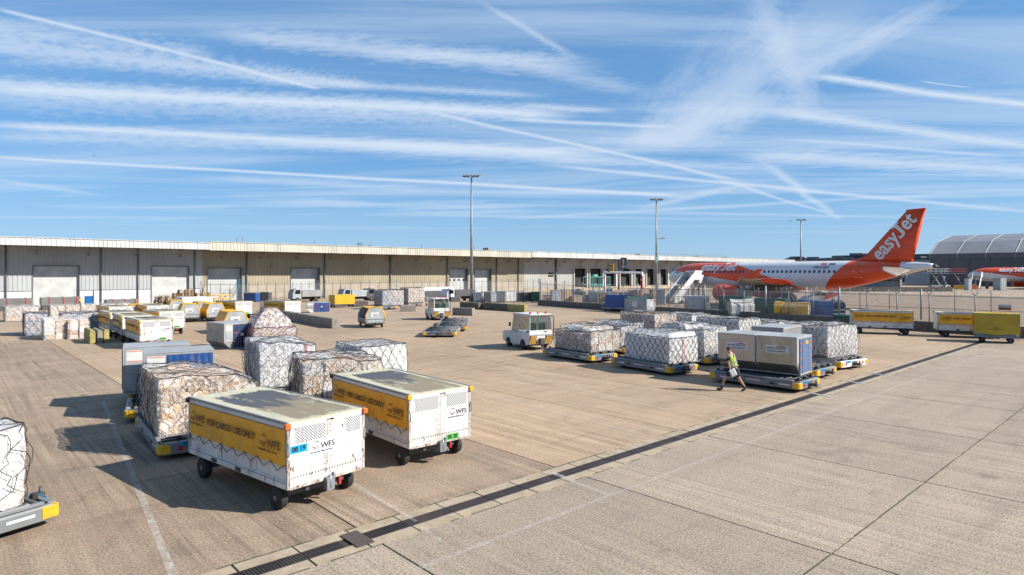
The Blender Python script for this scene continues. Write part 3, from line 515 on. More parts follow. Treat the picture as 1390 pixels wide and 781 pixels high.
# --- cream warehouse in the middle
OX2 = aS+.02; w2 = thing('warehouse', 'cream clad warehouse with cream fascia, brick base and dark framed shutters', 'warehouse', AB(OX2, WB), GROT)
def l2(u): return wa(u)-OX2
aS3 = wa(711.5); xe = aS3-OX2; zb = 2.6
ops = [(l2(282), l2(328), 0, wz(300, 364)), (l2(395), l2(433.7), 0, wz(415, 364.3)), (l2(610), l2(634.7), 0, wz(622, 365.2)), (l2(644), l2(666.7), 0, wz(655, 365.8))]
m = MB(); wall_open(m, 0, xe, zb, 8.9, ops); m.build('cladding', M['tan'], w2)
m = MB(); e = [0]+[x for o in ops for x in o[:2]]+[xe]
for i in range(0, len(e), 2): m.box(e[i]+.13, e[i+1]-.13, 0, .12, 0, zb)
m.build('brick_base', M['brick'], w2)
for i, o in enumerate(ops): shutter(w2, *o, mat=M['shutter'], y=.75, windows=(i == 2))
for i, o in enumerate(ops): MB().box(o[0]-.13, o[0]-.12+.01, 0, 0.01, 0, .02) 
for u in (334.5, 440, 529.5, 606.5, 673.5, 703): downpipe(w2, l2(u), 8.4, .11)
for u, v in ((369, 362.5), (415.5, 362.5), (500.5, 366.3), (584.5, 365), (573, 361.8), (442, 361)):
    z = wz(u, v); q = MB().box(l2(u)-.2, l2(u)+.2, -.5, -.1, z-.12, z+.1).build('floodlight', M['lgrey'], w2, bevel=.03)
canopy(w2, wa(285, FB)-OX2+.02, wa(721.5, FB)-OX2, 9.72, 8.36, M['fasciat']); body(w2, 0, xe, 9.5)
# --- pale warehouse with loading bays at the far end
OX3 = aS3+.02; w3 = thing('warehouse', 'pale warehouse with a row of open dark loading bays at the far end', 'warehouse', AB(OX3, WB), GROT)
def l3(u): return wa(u)-OX3
xe = wa(1168)-OX3
bays = [(778.8, 795.7), (800, 817), (821, 835), (841, 856), (861, 872), (877, 888.5), (895, 905.5), (911, 921), (960, 975), (1000, 1012)]
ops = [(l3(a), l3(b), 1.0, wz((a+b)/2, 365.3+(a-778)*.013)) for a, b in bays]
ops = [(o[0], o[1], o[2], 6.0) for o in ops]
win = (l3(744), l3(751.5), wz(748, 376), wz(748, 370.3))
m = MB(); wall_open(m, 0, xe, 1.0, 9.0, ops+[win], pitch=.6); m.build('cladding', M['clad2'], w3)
m = MB(); m.box(0, xe, 0, .12, 0, 1.0); m.build('base_wall', M['brick'], w3)
for i, o in enumerate(ops):
    b = MB(); b.box(o[0]-.28, o[0], -.35, .5, 1.0, o[3]+.2); b.box(o[1], o[1]+.28, -.35, .5, 1.0, o[3]+.2); b.box(o[0], o[1], -.35, .5, o[3], o[3]+.2); b.build('dock_surround', M['fascia'], w3)
    if i >= 7: shutter(w3, o[0], o[1], 1.0, o[3], mat=M['grey'], y=.3)
q = MB().box(win[0], win[1], .05, .1, win[2], win[3]).build('window', M['dglass'], w3)
MB().box(win[0], win[1], .0, .04, (win[2]+win[3])/2-.05, (win[2]+win[3])/2+.05).build('glazing_bar', M['fascia'], q)
for u in (754, 839.5, 924.5): downpipe(w3, l3(u), 8.6, .28 if u == 754 else .15)
for u, v in ((788, 363), (809, 361.5), (885, 362), (760, 361)):
    z = wz(u, v); MB().box(l3(u)-.25, l3(u)+.25, -.5, -.1, z-.14, z+.12).build('floodlight', M['lgrey'], w3, bevel=.03)
canopy(w3, wa(722.2, FB)-OX3, xe, 9.82, 8.5, M['fascia']); body(w3, 0, xe, 9.6)
m = MB()   # rooftop handrail
for i in range(24): x = l3(895)+i*1.9; m.tube([(x, 2, 9.4), (x, 2, 10.9)], .04, 4)
m.tube([(l3(895), 2, 10.9), (l3(895)+44, 2, 10.9)], .04, 4); m.tube([(l3(895), 2, 10.4), (l3(895)+44, 2, 10.4)], .03, 4); m.build('roof_handrail', M['steel'], w3)
for u, w, h in ((674, .5, .7), (880, 1.2, .5), (959, .8, .5), (998, 1.6, .4), (846, .4, .3)):
    X = wa(u)-OX3; MB().box(X, X+w*2, 3, 5, 9.5, 10.1+h).build('roof_vent', M['steel'], w3)
for u in (330, 338, 437, 583, 655.): 
    X = wa(u)-OX2; MB().tube([(X, 3, 9.4), (X, 3, 11.1)], .08, 5).build('roof_vent', M['grey'], w2)

# ------------------------------------------------------------------ trees behind the warehouse (crowns just over the roof)
def tree(u, v, wpx, d, lab):
    z = EYE+(HY-v)*d/FP; w = wpx*d/FP/2; t = thing('tree', lab, 'tree', RAY(u, d), random.random()*6, 'trees behind the warehouses')
    tr = MB(); tr.tube([(0, 0, 0), (.1, 0, z*.5), (.05, .1, z*.8)], [.35, .25, .1], 8)
    for k in range(6): a = k*1.1; tr.tube([(0, 0, z*.5+k*.3), (math.cos(a)*w*.6, math.sin(a)*w*.6, z*.75+k*.2)], [.12, .04], 5)
    tr.build('trunk', M['bark'], t)
    c = MB(); blobs = [(random.gauss(0, w*.42), random.gauss(0, w*.42), z-abs(random.gauss(0, 1.))*2.2-random.random()*1.-.6, random.uniform(.6, 1.2)) for _ in range(16)]
    for i in range(1500):
        b = random.choice(blobs); dr = Vector((random.gauss(0, 1), random.gauss(0, 1), random.gauss(0, .8))).normalized()*b[3]*random.uniform(.6, 1.1)
        p = Vector(b[:3])+dr; p.z = min(p.z, z+.2); s = random.uniform(.09, .2); n = Vector((random.gauss(0, 1), random.gauss(0, 1), random.gauss(0, 1))).normalized(); e1 = n.orthogonal().normalized()*s; e2 = n.cross(e1)
        c.add([p-e1, p+e2*.6, p+e1, p-e2*.6], [(0, 1, 2, 3)])
    c.build('crown', M['leafm'], t)
for i, (u, v, w, lab) in enumerate(((384, 331, 12, 'small low tree top just showing above the cream roof, furthest toward the grey warehouse'), (424, 331.5, 26, 'wide low tree crown showing above the cream roof beside the vent'), (501, 330.5, 36, 'largest round topped tree showing above the cream warehouse roof'), (552, 336, 16, 'small flat tree top above the cream roof nearest the tall lamp mast'))): tree(u, v, w, 185, lab)

# ------------------------------------------------------------------ lamp masts
def mast(u, d, ztop, lab, r=.22, big=True):
    t = thing('light_mast', lab, 'light mast', RAY(u, d), 0, 'tall floodlight masts over the apron')
    MB().tube([(0, 0, 0), (0, 0, ztop)], [r*1.25, r*.55], 12).build('pole', M['steel'], t)
    MB().box(-.35, .35, -.35, .35, 0, .25).build('base_plate', M['steel'], t)
    MB().box(-.28, .28, -.42, -.2, .9, 2.2).build('control_box', M['grey'], t)
    MB().tube([(-1.15, 0, ztop-.25), (1.2, 0, ztop-.25)], .07, 6).build('crossarm', M['lamp'], t)
    for k, x in enumerate((-1.1, -.55, .6, 1.15)):
        l = MB().box(-.32, .32, -.5, .2, -.1, .12).build('floodlight', M['lamp'], t, (x, -.15, ztop-.3), (R(25), R(8 if k < 2 else -8), R(0 if k < 2 else -30)), bevel=.03)
    return t
mast(640, 102.8, 20.9, 'tallest looking floodlight mast, by the concrete blocks in front of the cream warehouse'); mp2 = mast(891, 138, 21.2, 'floodlight mast with a camera arm and green sign beside the loading bays'); mast(1087, 188, 21., 'most distant floodlight mast, rising behind the orange and white airliner fuselage', .24)
MB().box(-.75, .0, -.35, -.3, 9.2, 10.7).build('number_sign', M['turq'], mp2, (0.35, 0, -2.2)); text_mesh('2', 1.2, M['placard'], 'number', mp2, (0, -.37, 7.75), (R(90), 0, 0), .03)
MB().tube([(0, 0, 12.2), (1.9, 0, 12.3)], .06, 5).build('camera_arm', M['steel'], mp2); MB().box(1.2, 1.9, -.2, .2, 12.35, 12.7).build('camera', M['placard'], mp2)

# ------------------------------------------------------------------ fences: posts, rails, mesh and razor wire
meshm, nt, b_ = mat_base('chain_link'); b_.inputs['Base Color'].default_value = (.24, .26, .28, 1); b_.inputs['Metallic'].default_value = .3
tc = nd(nt, 'ShaderNodeTexCoord'); sp = nd(nt, 'ShaderNodeSeparateXYZ'); nt.links.new(tc.outputs['Object'], sp.inputs[0])
def dg(s):
    v = mth(nt, 'ADD', sp.outputs[0], mth(nt, 'MULTIPLY', sp.outputs[2], s)); return mth(nt, 'LESS_THAN', mth(nt, 'ABSOLUTE', mth(nt, 'SUBTRACT', mth(nt, 'FLOORED_MODULO', v, .09), .045)), .005)
nt.links.new(mth(nt, 'MAXIMUM', dg(1.), dg(-1.)), b_.inputs['Alpha'])
def fence(P, Q, H_, n, lab, z0=0., arms=True, r=.042, wire=True, thick=(), braces=(), group=None, mid=True, skip=()):
    P = Vector(P); Q = Vector(Q); Ln = (Q-P).length; t = thing('fence', lab, 'fence', P, math.atan2((Q-P).y, (Q-P).x), group)
    m1 = MB().tube([(0, 0, z0), (0, 0, H_)]+([(0, -.25, H_+.35)] if arms == 1 else []), r, 6).mesh('post', M['steel'])
    if arms == 2:
        q = MB().tube([(0, 0, z0), (0, 0, H_)], r, 6); q.tube([(0, 0, H_), (-.22, -.2, H_+.4)], r*.7, 5); q.tube([(0, 0, H_), (.22, .2, H_+.4)], r*.7, 5); m1 = q.mesh('post', M['steel'])
    m2 = MB().tube([(0, 0, z0), (0, 0, H_+.5)], r*2.1, 8).mesh('post', M['steel'])
    for i in range(n+1): mobj('post', m2 if i in thick else m1, t, (Ln*i/n, 0, 0))
    MB().tube([(0, 0, H_-.08), (Ln, 0, H_-.08)], .026, 5).build('top_rail', M['steel'], t)
    if mid: MB().tube([(0, 0, z0+(H_-z0)*.5), (Ln, 0, z0+(H_-z0)*.5)], .018, 4).build('mid_rail', M['steel'], t)
    MB().add([(0, .03, z0), (Ln, .03, z0), (Ln, .03, H_-.1), (0, .03, H_-.1)], [(0, 1, 2, 3)]).build('wire_mesh', meshm, t)
    if wire:
        k = int(Ln*9); pts = []
        for i in range(k+1): a = i*.9; rr = .2+.05*math.sin(i*.37); pts.append((Ln*i/k+.08*math.sin(a), -.1+rr*math.cos(a), H_+.22+rr*math.sin(a)))
        MB().tube(pts, .011, 3).build('razor_wire', M['steel'], t)
    for i in braces: x = Ln*i/n; MB().tube([(x, 0, H_*.75), (x+.9, 0, z0+.1)], .035, 5).build('brace', M['steel'], t); MB().tube([(x, 0, H_*.75), (x-.9, 0, z0+.1)], .035, 5).build('brace', M['steel'], t)
    return t
b1 = 108.6
fence(AB(wa(272, b1), b1), AB(wa(462, b1), b1), 2.9, 16, 'razor wire fence before the cream warehouse, at its end near the grey warehouse', braces=(0,), thick=(0,))
fence(AB(wa(463, b1), b1), AB(wa(732, b1), b1), 2.9, 26, 'razor wire fence before the cream warehouse, running behind the tall mast', thick=(0, 3, 6))
K0 = Vector((4.0, 92, 0)); K1 = Vector((9.4, 83.2, 0)); K2 = Vector((33.6, 50.6, 0)); K3 = Vector((46.5, 33, 0))
fence(AB(wa(733, b1), b1), K0+Vector((.2, .6, 0)), 3.0, 7, 'short fence return running back from the dark low wall toward the pale warehouse', r=.04)
fence(K0, K1, 3.15, 5, 'fence with razor wire on the bend of the low dark wall', z0=.8, thick=(3,))
fence(K1, K2, 2.95, 17, 'long Y armed security fence on the low wall in front of the parked airliner', z0=.8, arms=2, thick=(4, 8, 11, 14), braces=(12,), r=.045)
fence(K2, K3, 2.95, 7, 'security fence behind the orange curtained carts, with a small brown sign', z0=.8, arms=2, thick=(2,), r=.045)
for (P, Q, lab) in ((K0, K1, 'low dark concrete wall at its bend by the pale warehouse fence'), (K1, K2, 'long low dark concrete wall under the security fence before the airliner'), (K2, K3, 'low dark concrete wall behind the orange curtained carts')):
    L_ = (Q-P).length; n = max(2, round(L_/3)); t = thing('low_wall', lab, 'wall', P, math.atan2((Q-P).y, (Q-P).x))
    bm_ = MB().prism([(-.32, 0), (.32, 0), (.26, .5), (.2, .8), (-.2, .8), (-.26, .5)], 'x', -L_/n/2+.012, L_/n/2-.012).mesh('concrete_block', M['barrierd'])
    for i in range(n): mobj('concrete_block', bm_, t, (L_*(i+.5)/n, random.uniform(-.02, .02), 0), bevel=.02)
# second fence line behind, standing loose on the far side of the road
fence(Vector((17, 92, 0)), Vector((47, 57, 0)), 2.6, 16, 'second plain fence line just beyond the low wall, nearest the airliner engine', r=.04, wire=False, thick=(9, 13), mid=False)
sgn = MB().box(-.38, .38, -.02, .02, 0, .4).build('sign_board', M['inkbr'], None, RAY(1364, 46.2, 1.98), (0, 0, R(-50))); tag(sgn, 'small brown and grey sign hung on the fence at the edge of the apron', 'sign')
MB().box(-.38, .38, -.03, -.021, .2, .4).build('sign_panel', M['greyt'], sgn)
# ------------------------------------------------------------------ closed cargo carts
def wheel(parent, x, y, r=.24, w=.17, name='wheel', z=None, ax='x'):
    z = r if z is None else z
    t = MB(); rings = []
    n = 20
    prof = [(-w/2, r*.82), (-w/2*.85, r*.97), (-w/4, r), (w/4, r), (w/2*.85, r*.97), (w/2, r*.82), (w/2*.8, r*.55), (-w/2*.8, r*.55)]
    rings = [[(px, pr*math.cos(6.28318*k/n), pr*math.sin(6.28318*k/n)) for k in range(n)] for px, pr in prof]+[]
    t.loft(rings, caps=True)
    o = t.build(name, M['rubber'], parent, (x, y, z), (0, 0, 0 if ax == 'x' else R(90)))
    h = MB(); h.cyl((0, 0, 0), 'x', r*.55, w*.7, 14); h.cyl((0, 0, 0), 'x', r*.22, w*1.02, 10)
    for k in range(5): a = k*1.2566; h.cyl((0, math.cos(a)*r*.38, math.sin(a)*r*.38), 'x', r*.05, w*.85, 6)
    h.build('rim', M['hub'], o); return o
def logo(parent, x, y, z, s, rot, mats, tagline=True, nm='company_logo'):
    e = MB(); rr = .5*s   # broken globe ring and a swoosh
    for a0, a1 in ((200, 350), (20, 160)): 
        pts = [(rr*.62*math.cos(R(a)), rr*.72*math.sin(R(a)), 0) for a in range(a0, a1, 12)]; e.tube(pts, [rr*.02+rr*.05*math.sin(math.pi*i/(len(pts)-1)) for i in range(len(pts))], 4)
    o = e.build(nm, mats[0], parent, (x, y, z), rot)
    sw = MB(); pts = [(rr*(-1.15+2.3*i/10), rr*(-.05-.42*math.sin(math.pi*i/10)+.22*i/10), .003) for i in range(11)]; sw.tube(pts, [rr*.01+rr*.055*math.sin(math.pi*i/10) for i in range(11)], 4); sw.build('swoosh', mats[1], o)
    text_mesh('WFS', s*.78, mats[0], 'letters', o, (rr*2.5, -rr*.32, 0), (0, 0, 0), .006*s if tagline < 2 else 0)
    if tagline: text_mesh('Worldwide Flight Services', s*.22, mats[2], 'tagline', o, (rr*1.1, -rr*1.25, 0), (0, 0, 0), 0.)
    return o
RE, RS = (R(90), 0, 0), (R(90), 0, R(-90))
def closed_cart(lab, loc, rz, group, plate, platecol, curtain='orange', wins=((.10, .46), (.75, .94)), logopos=(.36, 1.22), platepos=(.135, 1.26), num='CT 7006', Wd=1.84, Ln=4.15, caps='orangep', bumps=True):
    t = thing('cargo_cart', lab, 'cargo cart', loc, rz, group); x0, x1, y0, y1, zb, zt = -Wd/2, Wd/2, -Ln/2, Ln/2, .5, 1.8
    c = MB(); c.box(x0+.05, x1-.05, y0+.05, y1-.05, zb+.04, zt-.1); c.build('inner_box', M['panel'], t)
    s = MB()   # lower side walls with ribs
    for sx in (-1, 1):
        xx = sx*(Wd/2-.03); s.box(min(xx, xx-sx*.03), max(xx, xx-sx*.03), y0+.04, y1-.04, zb+.12, 1.08)
        s.box(min(xx+sx*.02, xx), max(xx+sx*.02, xx), y0+.05, y1-.05, .62, .66); s.box(min(xx+sx*.03, xx), max(xx+sx*.03, xx), y0, y1, zb, zb+.11)
        for k in range(1, 6): y = y0+Ln*k/6; s.box(min(xx+sx*.012, xx), max(xx+sx*.012, xx), y-.02, y+.02, .68, 1.0)
    s.build('side_wall', M['panel'], t, bevel=.006)
    p = MB()
    for k in (.3, .55): y = y1-Ln*k; p.box(x0-.012, x0+.02, y-.11, y+.11, zb+.02, zb+.1)
    p.build('fork_pocket', M['black'], t)
    for sx in (-1, 1):
        for sy in (-1, 1):
            xx, yy = sx*(Wd/2-.03), sy*(Ln/2-.03); MB().box(xx-.035, xx+.035, yy-.035, yy+.035, zb+.003, zt-.1).build('corner_post', M['rusty'], t, bevel=.008)
    for sy in (-1, 1):
        e = MB(); yy = sy*(Ln/2-.02); e.box(x0+.06, x1-.06, yy-.015, yy+.015, zb+.003, zt-.06)
        e.box(-.01, .01, yy+sy*.016-.004, yy+sy*.016+.004, zb+.3, zt-.15) if sy < 0 else None
        ep = e.build('end_panel', M['panel'], t)
        MB().box(x0+.06, x1-.06, yy+sy*.015-.006, yy+sy*.015+.006, zb-.01, zb+.05).build('edge_strip', M['rusty'], ep); g_ = MB(); g_.box(x0+.05, x1-.05, yy+sy*.014-.006, yy+sy*.014+.006, zt-.15, zt-.131); g_.build('edge_strip', M['rusty'], ep)
        if sy < 0:
            r = MB()
            for k in range(26): xx = x0+.1+(Wd-.2)*k/25; r.box(xx-.006, xx+.006, yy-.024, yy-.014, zb+.2, zb+.235)
            for k in range(7): r.box(-.075, -.06, yy-.022, yy-.014, zb+.32+k*.13, zb+.335+k*.13); r.box(.06, .075, yy-.022, yy-.014, zb+.32+k*.13, zb+.335+k*.13)
            r.build('rivets', M['black'], ep)
            for a, b in wins:
                MB().box(x0+Wd*a, x0+Wd*b, yy-.021, yy-.016, 1.37, 1.68).build('ventilation_mesh', M['perf'], ep)
            MB().box(x0+Wd*platepos[0]-.19, x0+Wd*platepos[0]+.19, yy-.022, yy-.016, platepos[1]-.075, platepos[1]+.075).build('number_plate', M[platecol], ep)
            text_mesh(plate, .13, M['ink'], 'plate_number', ep, (x0+Wd*platepos[0], yy-.026, platepos[1]), RE, .004)
            MB().box(x0+Wd*logopos[0]-.2, x0+Wd*logopos[0]+.47, yy-.0185, yy-.0155, logopos[1]-.17, logopos[1]+.17).build('sticker', M['whitec'], ep)
            logo(ep, x0+Wd*logopos[0]-.02, yy-.024, logopos[1]+.03, .22, RE, (M['inkb'], M['inkr'], M['inkb']))
            text_mesh(num, .05, M['ink'], 'serial_number', ep, (.05, -Ln/2-.007, zt-.085), RE, .001)
            for sx in (-1, 1): MB().tube([(sx*(Wd/2-.01), yy-.02, 1.15), (sx*(Wd/2-.01), yy-.06, 1.18), (sx*(Wd/2-.01), yy-.06, 1.36), (sx*(Wd/2-.01), yy-.02, 1.4)], .012, 5).build('latch', M['grey'], ep)
    rf = MB(); rf.box(x0+.02, x1-.02, y0+.02, y1-.02, zt-.03, zt); rf.build('roof', M['roofc'], t)
    fr = MB(); fr.box(x0, x0+.06, y0, y1, zt-.13, zt-.035); fr.box(x1-.06, x1, y0, y1, zt-.13, zt-.035); fr.box(x0+.062, x1-.062, y0, y0+.05, zt-.13, zt-.035); fr.box(x0+.062, x1-.062, y1-.05, y1, zt-.13, zt-.035); fr.build('roof_frame', M['white'], t, bevel=.01)
    ed = MB(); ed.box(x0-.012, x0+.03, y0, y1, zt-.033, zt+.012); ed.box(x1-.03, x1+.012, y0, y1, zt-.033, zt+.012); ed.build('roof_edge', M['steel'], t)
    for sx in (-1, 1):
        for sy in (-1, 1): MB().box(sx*Wd/2-.06, sx*Wd/2+.06, sy*Ln/2-.05, sy*Ln/2+.05, zt-.12, zt-.01).build('corner_cap', M[caps] if sy < 0 else M['black'], t, bevel=.012)
    for sx in (-1, 1):
        N = 60; yA, yB = y1-.07, y0+.07
        def cf(i, j, sx=sx):
            y = yA+(yB-yA)*i; sag = .015*math.sin(i*math.pi*5)**2*j+.03*i*j; z = 1.66-(.68+sag)*j
            return (sx*(Wd/2+.0+.012*math.sin(i*34)*(.3+j)+.012*math.sin(i*71+2*j)*j), y, z)
        cu = MB().grid(cf, N, 10).build('curtain', M[curtain], t)
        cd = MB(); pts = []
        for k in range(17): pts.append((sx*(Wd/2+.025), yA+(yB-yA)*k/16, .99 if k % 2 == 0 else .84))
        cd.tube(pts, .009, 4).build('elastic_cord', M['black'], cu)
        if sx < 0:
            xx = -Wd/2-.04
            logo(cu, xx, yA-.24, 1.42, .27, RS, (M['inkd'], M['inkbr'], M['inkd'])); logo(cu, xx, yB+.75, 1.36, .3, RS, (M['inkd'], M['inkbr'], M['inkd']))
            text_mesh('FOR CARGO USE ONLY', .2, M['inkd'], 'lettering', cu, (xx, (yA+yB)/2+.08, 1.37), RS, .003, sx=.96)
    ch = MB(); ch.box(-.45, -.37, y0+.1, y1-.1, .36, .5); ch.box(.37, .45, y0+.1, y1-.1, .36, .5)
    for yy in (y0+.55, y1-.55): ch.box(-Wd/2+.2, Wd/2-.2, yy-.05, yy+.05, .2, .36)
    ch.build('chassis', M['dgrey'], t)
    for sx in (-1, 1):
        for yy in (y0+.52, y1-.52): wheel(t, sx*(Wd/2-.13), yy, .235)
    h = MB(); h.box(-.09, .09, y0-.1, y0+.02, .3, .56); h.box(.1, .14, y0-.04, y0+.02, .35, .62); h.tube([(0, y0-.08, .34), (0, y0-.08, .6)], .03, 6); h.build('hitch', M['steel'], t)
    MB().box(.25, .3, y0-.03, y0+.01, .33, .48).build('tow_pin', M['red'], t)
    return t
G_CART = 'closed cargo carts with side curtains'
def at(N, al, Wd=1.84, Ln=4.15): c, rz = centre(N, al, Wd, Ln); return dict(loc=c, rz=rz)
p = at((-4.33, 12.11), 141.3); closed_cart('white cargo cart with orange curtain and blue 08 19 plate, nearest the camera', p['loc'], p['rz'], G_CART, '08 19', 'cyan')
p = at((-2.45, 14.96), 131.1); cb = closed_cart('white cargo cart with orange curtain and green 05 20 plate, beside the nearest cart', p['loc'], p['rz'], G_CART, '05 20', 'green', wins=((.10, .45), (.6, .92)), logopos=(.7, 1.2), platepos=(.69, .6), num='CT 7012', caps='yellow')
def cartcopy(N, al, lab, curtain=None, end=True, rz=None, loc=None):
    q = at(N, al); o = dup(cb, loc or q['loc'], q['rz'] if rz is None else rz, lab)
    if curtain: recolour(o, 'curtain', M[curtain])
    return o
cartcopy((-22.84, 38.55), 131.9, 'front white cargo cart of the left group, orange curtained, beside the yellow concrete blocks')
cartcopy((-26.31, 42.39), 129.6, 'white cargo cart with olive curtain wedged between two orange curtained ones on the left', 'olive')
cartcopy((-29.37, 45.89), 133.4, 'white cargo cart with orange curtain standing leftmost of the group by the wrapped pallets')
cartcopy((-26.51, 47.20), 136.8, 'white cargo cart with little curtain showing, behind the front cart and before the hooped trailers')
cartcopy((-34.5, 53.8), 135, 'far white cargo cart with orange curtain, near the brown netted pallets')
cartcopy((-32.3, 55.6), 132, 'far white cargo cart standing below the stack of split firewood pallets')
cartcopy((-28.1, 63.8), 140, 'white cargo cart with olive curtain beside the yellow railing and the grey hooped trailer', 'olive')
cartcopy((-23.3, 64.4), 140, 'white cargo cart with olive curtain behind the long concrete barrier', 'olive')
# two carts on the far right show their long side
def sidecart(u0, u1, d0, d1, lab):
    P, Q = RAY(u0, d0), RAY(u1, d1); dv = (Q-P).normalized(); al = math.atan2(-dv.y, -dv.x); mid = (P+Q)/2+Vector((-dv.y, dv.x, 0))*.92
    return dup(cb, mid, al-math.pi/2, lab)
sidecart(1158, 1238, 49.2, 47.6, 'cargo cart with bright orange curtain under the security fence, left of the pair')
sidecart(1273, 1367, 46.4, 44.6, 'cargo cart with bright orange curtain partly hidden behind the olive covered trailer')

# ------------------------------------------------------------------ pallet dollies
def make_dolly(lab, loc, rz, Wd=2.0, Ln=3.85, group='roller dollies for pallets and containers'):
    t = thing('pallet_dolly', lab, 'dolly', loc, rz, group); X, Y = Wd/2, Ln/2
    for s in (-1, 1):
        MB().prism([(s*X, .16), (s*X, .38), (s*(X-.03), .42), (s*(X-.12), .42), (s*(X-.12), .14), (s*(X-.03), .14)][::s], 'y', -Y+.12, Y-.12).build('side_beam', M['grey'], t)
        MB().box(s*(X-.05)-.05, s*(X-.05)+.05, -Y+.25, Y-.25, .44, .5).build('guide_rail', M['steel'], t, bevel=.008)
        e = MB().prism([(s*Y, .15), (s*Y, .40), (s*(Y-.04), .44), (s*(Y-.14), .44), (s*(Y-.14), .13), (s*(Y-.03), .13)][::-s], 'x', -X+.12, X-.12).build('end_beam', M['grey'] if s < 0 else M['lgrey'], t)
        for sy in (-1, 1):
            prof = [(s*(X+.012), sy*(Y-.3)), (s*(X+.012), sy*(Y-.05)), (s*(X-.05), sy*(Y+.012)), (s*(X-.28), sy*(Y+.012)), (s*(X-.24), sy*(Y-.12)), (s*(X-.12), sy*(Y-.22))]
            if s*sy < 0: prof = prof[::-1]
            MB().prism(prof, 'z', .17, .4).build('corner_bumper', M['yellow'], t, bevel=.015)
        for sy in (-1, 1): wheel(t, s*(X-.32), sy*(Y-.62), .16, .14)
        for y in (-.85, .7): MB().box(s*(X+.001)-.004, s*(X+.001)+.004, y-.12, y+.12, .24, .33).build('fork_pocket', M['black'], t)
        rr = MB()
        for k in range(5): y = -.25+k*.1; rr.add([(s*(X+.006), y-.03, .3), (s*(X+.006), y+.02, .3), (s*(X+.006), y+.045, .36), (s*(X+.006), y-.005, .36)], [(0, 1, 2, 3)])
        wt = MB().box(s*(X+.001)-.003, s*(X+.001)+.003, -.3, .24, .295, .365).build('reflective_strip', M['whitec'], t); rr.build('red_stripe', M['red'], wt)
        for y in (-1.35, 1.2): MB().box(s*(X+.001)-.003, s*(X+.001)+.003, y-.22, y+.22, .27, .32).build('reflector', M['whitec'], t)
    MB().box(-X+.12, X-.12, -Y+.14, Y-.14, .3, .4).build('deck', M['dgrey'], t)
    rm = MB().tube([(-X+.14, 0, 0), (X-.14, 0, 0)], .034, 8).mesh('roller', M['dgrey'])
    n = 17
    for k in range(n): mobj('roller', rm, t, (0, -Y+.3+(Ln-.6)*k/(n-1), .455))
    for x in (-X/3, X/3): MB().box(x-.03, x+.03, -Y+.15, Y-.15, .4, .47).build('deck_rib', M['dgrey'], t)
    for sx in (-1, 1): MB().box(sx*(X-.5)-.05, sx*(X-.5)+.05, -Y-.012, -Y+.01, .22, .36).build('tail_light', M['red'], t)
    pl = MB().box(-.62*X, -.62*X+.42, -Y-.014, -Y, .34, .43).build('number_plate', M['cyan'], t); text_mesh('07 14', .09, M['ink'], 'plate_number', pl, (-.62*X+.21, -Y-.017, .385), RE, .002)
    tb = MB(); tb.box(-.08, .08, -Y-.3, -Y, .2, .32); tb.tube([(0, -Y-.25, .18), (0, -Y-.25, .44)], .035, 6); tb.box(-.2, .2, -Y-.02, -Y+.02, .18, .4); tb.build('coupling', M['dgrey'], t)
    dw = MB(); dw.tube([(-.35, Y, .24), (0, Y+.55, .26)], .035, 6); dw.tube([(.35, Y, .24), (0, Y+.55, .26)], .035, 6); dw.tube([(0, Y+.5, .26), (0, Y+1.15, .3)], .04, 6); dw.tube([(0, Y+1.12, .3), (0, Y+1.12, .42)], .05, 6); dw.build('drawbar', M['steel'], t)
    for sy in (-1, 1):
        for x in (-.6*X, 0, .6*X): MB().box(x-.05, x+.05, sy*(Y-.2)-.05, sy*(Y-.2)+.05, .44, .56).build('stop_latch', M['black'], t, bevel=.01)
    return t
DW, DL = 2.0, 3.85
c_, r_ = centre((11.17, 24.43), 132.8, DW, DL)
dolly0 = make_dolly('empty ended roller dolly under the two silver containers beside the walking man', c_, r_)
def dolly(N, al, lab, Wd=DW): c_, r_ = centre(N, al, Wd, DL); return dup(dolly0, c_, r_, lab)
dollies = [((7.15, 28.49), 124.5, 'roller dolly under the pallet of long white boxes'), ((4.08, 32.46), 128, 'roller dolly under the brown cartons right behind the parked tug'),
 ((9.86, 31.6), 127, 'roller dolly under the wrapped load between the long white boxes and the silver containers'), ((13.4, 27.6), 130, 'roller dolly standing half empty behind the two silver containers'),
 ((6.4, 36.0), 127, 'roller dolly hidden behind the brown carton pallet in the right group'), ((13.2, 35.8), 127, 'roller dolly under the low netted load in the second far row'), ((9.4, 40.6), 127, 'roller dolly under the farthest left netted load of the right group'),
 ((-9.35, 22.75), 122, 'roller dolly with a black side under the netted load left of the front row'), ((-6.2, 18.2), 118, 'roller dolly under the carton load tucked behind the two nearest carts'), ((-5.4, 21.4), 127, 'roller dolly under the neat grey topped load behind the second cart'),
 ((-47.5, 43.6), 100, 'roller dolly cut by the frame edge beside the brown netted pallets')]
for N, al, lab in dollies: dolly(N, al, lab)
c_, r_ = centre((-8.77, 15.58), 128, 2.45, 3.95); dw = make_dolly('wide roller dolly under the brown cartons in black netting beside the nearest cart', c_, r_, 2.45, 3.95)
for N_q, lab in (((-12.06, 19.55), 'wide roller dolly under the bright blue curtained container at the left'), ((-13.5, 22.1), 'wide roller dolly under the grey curtained container at the left')):
    u_q = Vector((math.cos(R(29)), math.sin(R(29)), 0)); dq = dup(dw, Vector((*N_q, 0))+u_q*1.975+Vector((-u_q.y, u_q.x, 0))*1.225, R(29+90), lab)
    for ch in list(dq.children):
        if ch.name.startswith('drawbar'): bpy.data.objects.remove(ch)
c_, r_ = centre((-15.9, 38.0), 125, 2.45, 3.95); dup(dw, c_, r_, 'wide roller dolly under the pyramid shaped netted load')
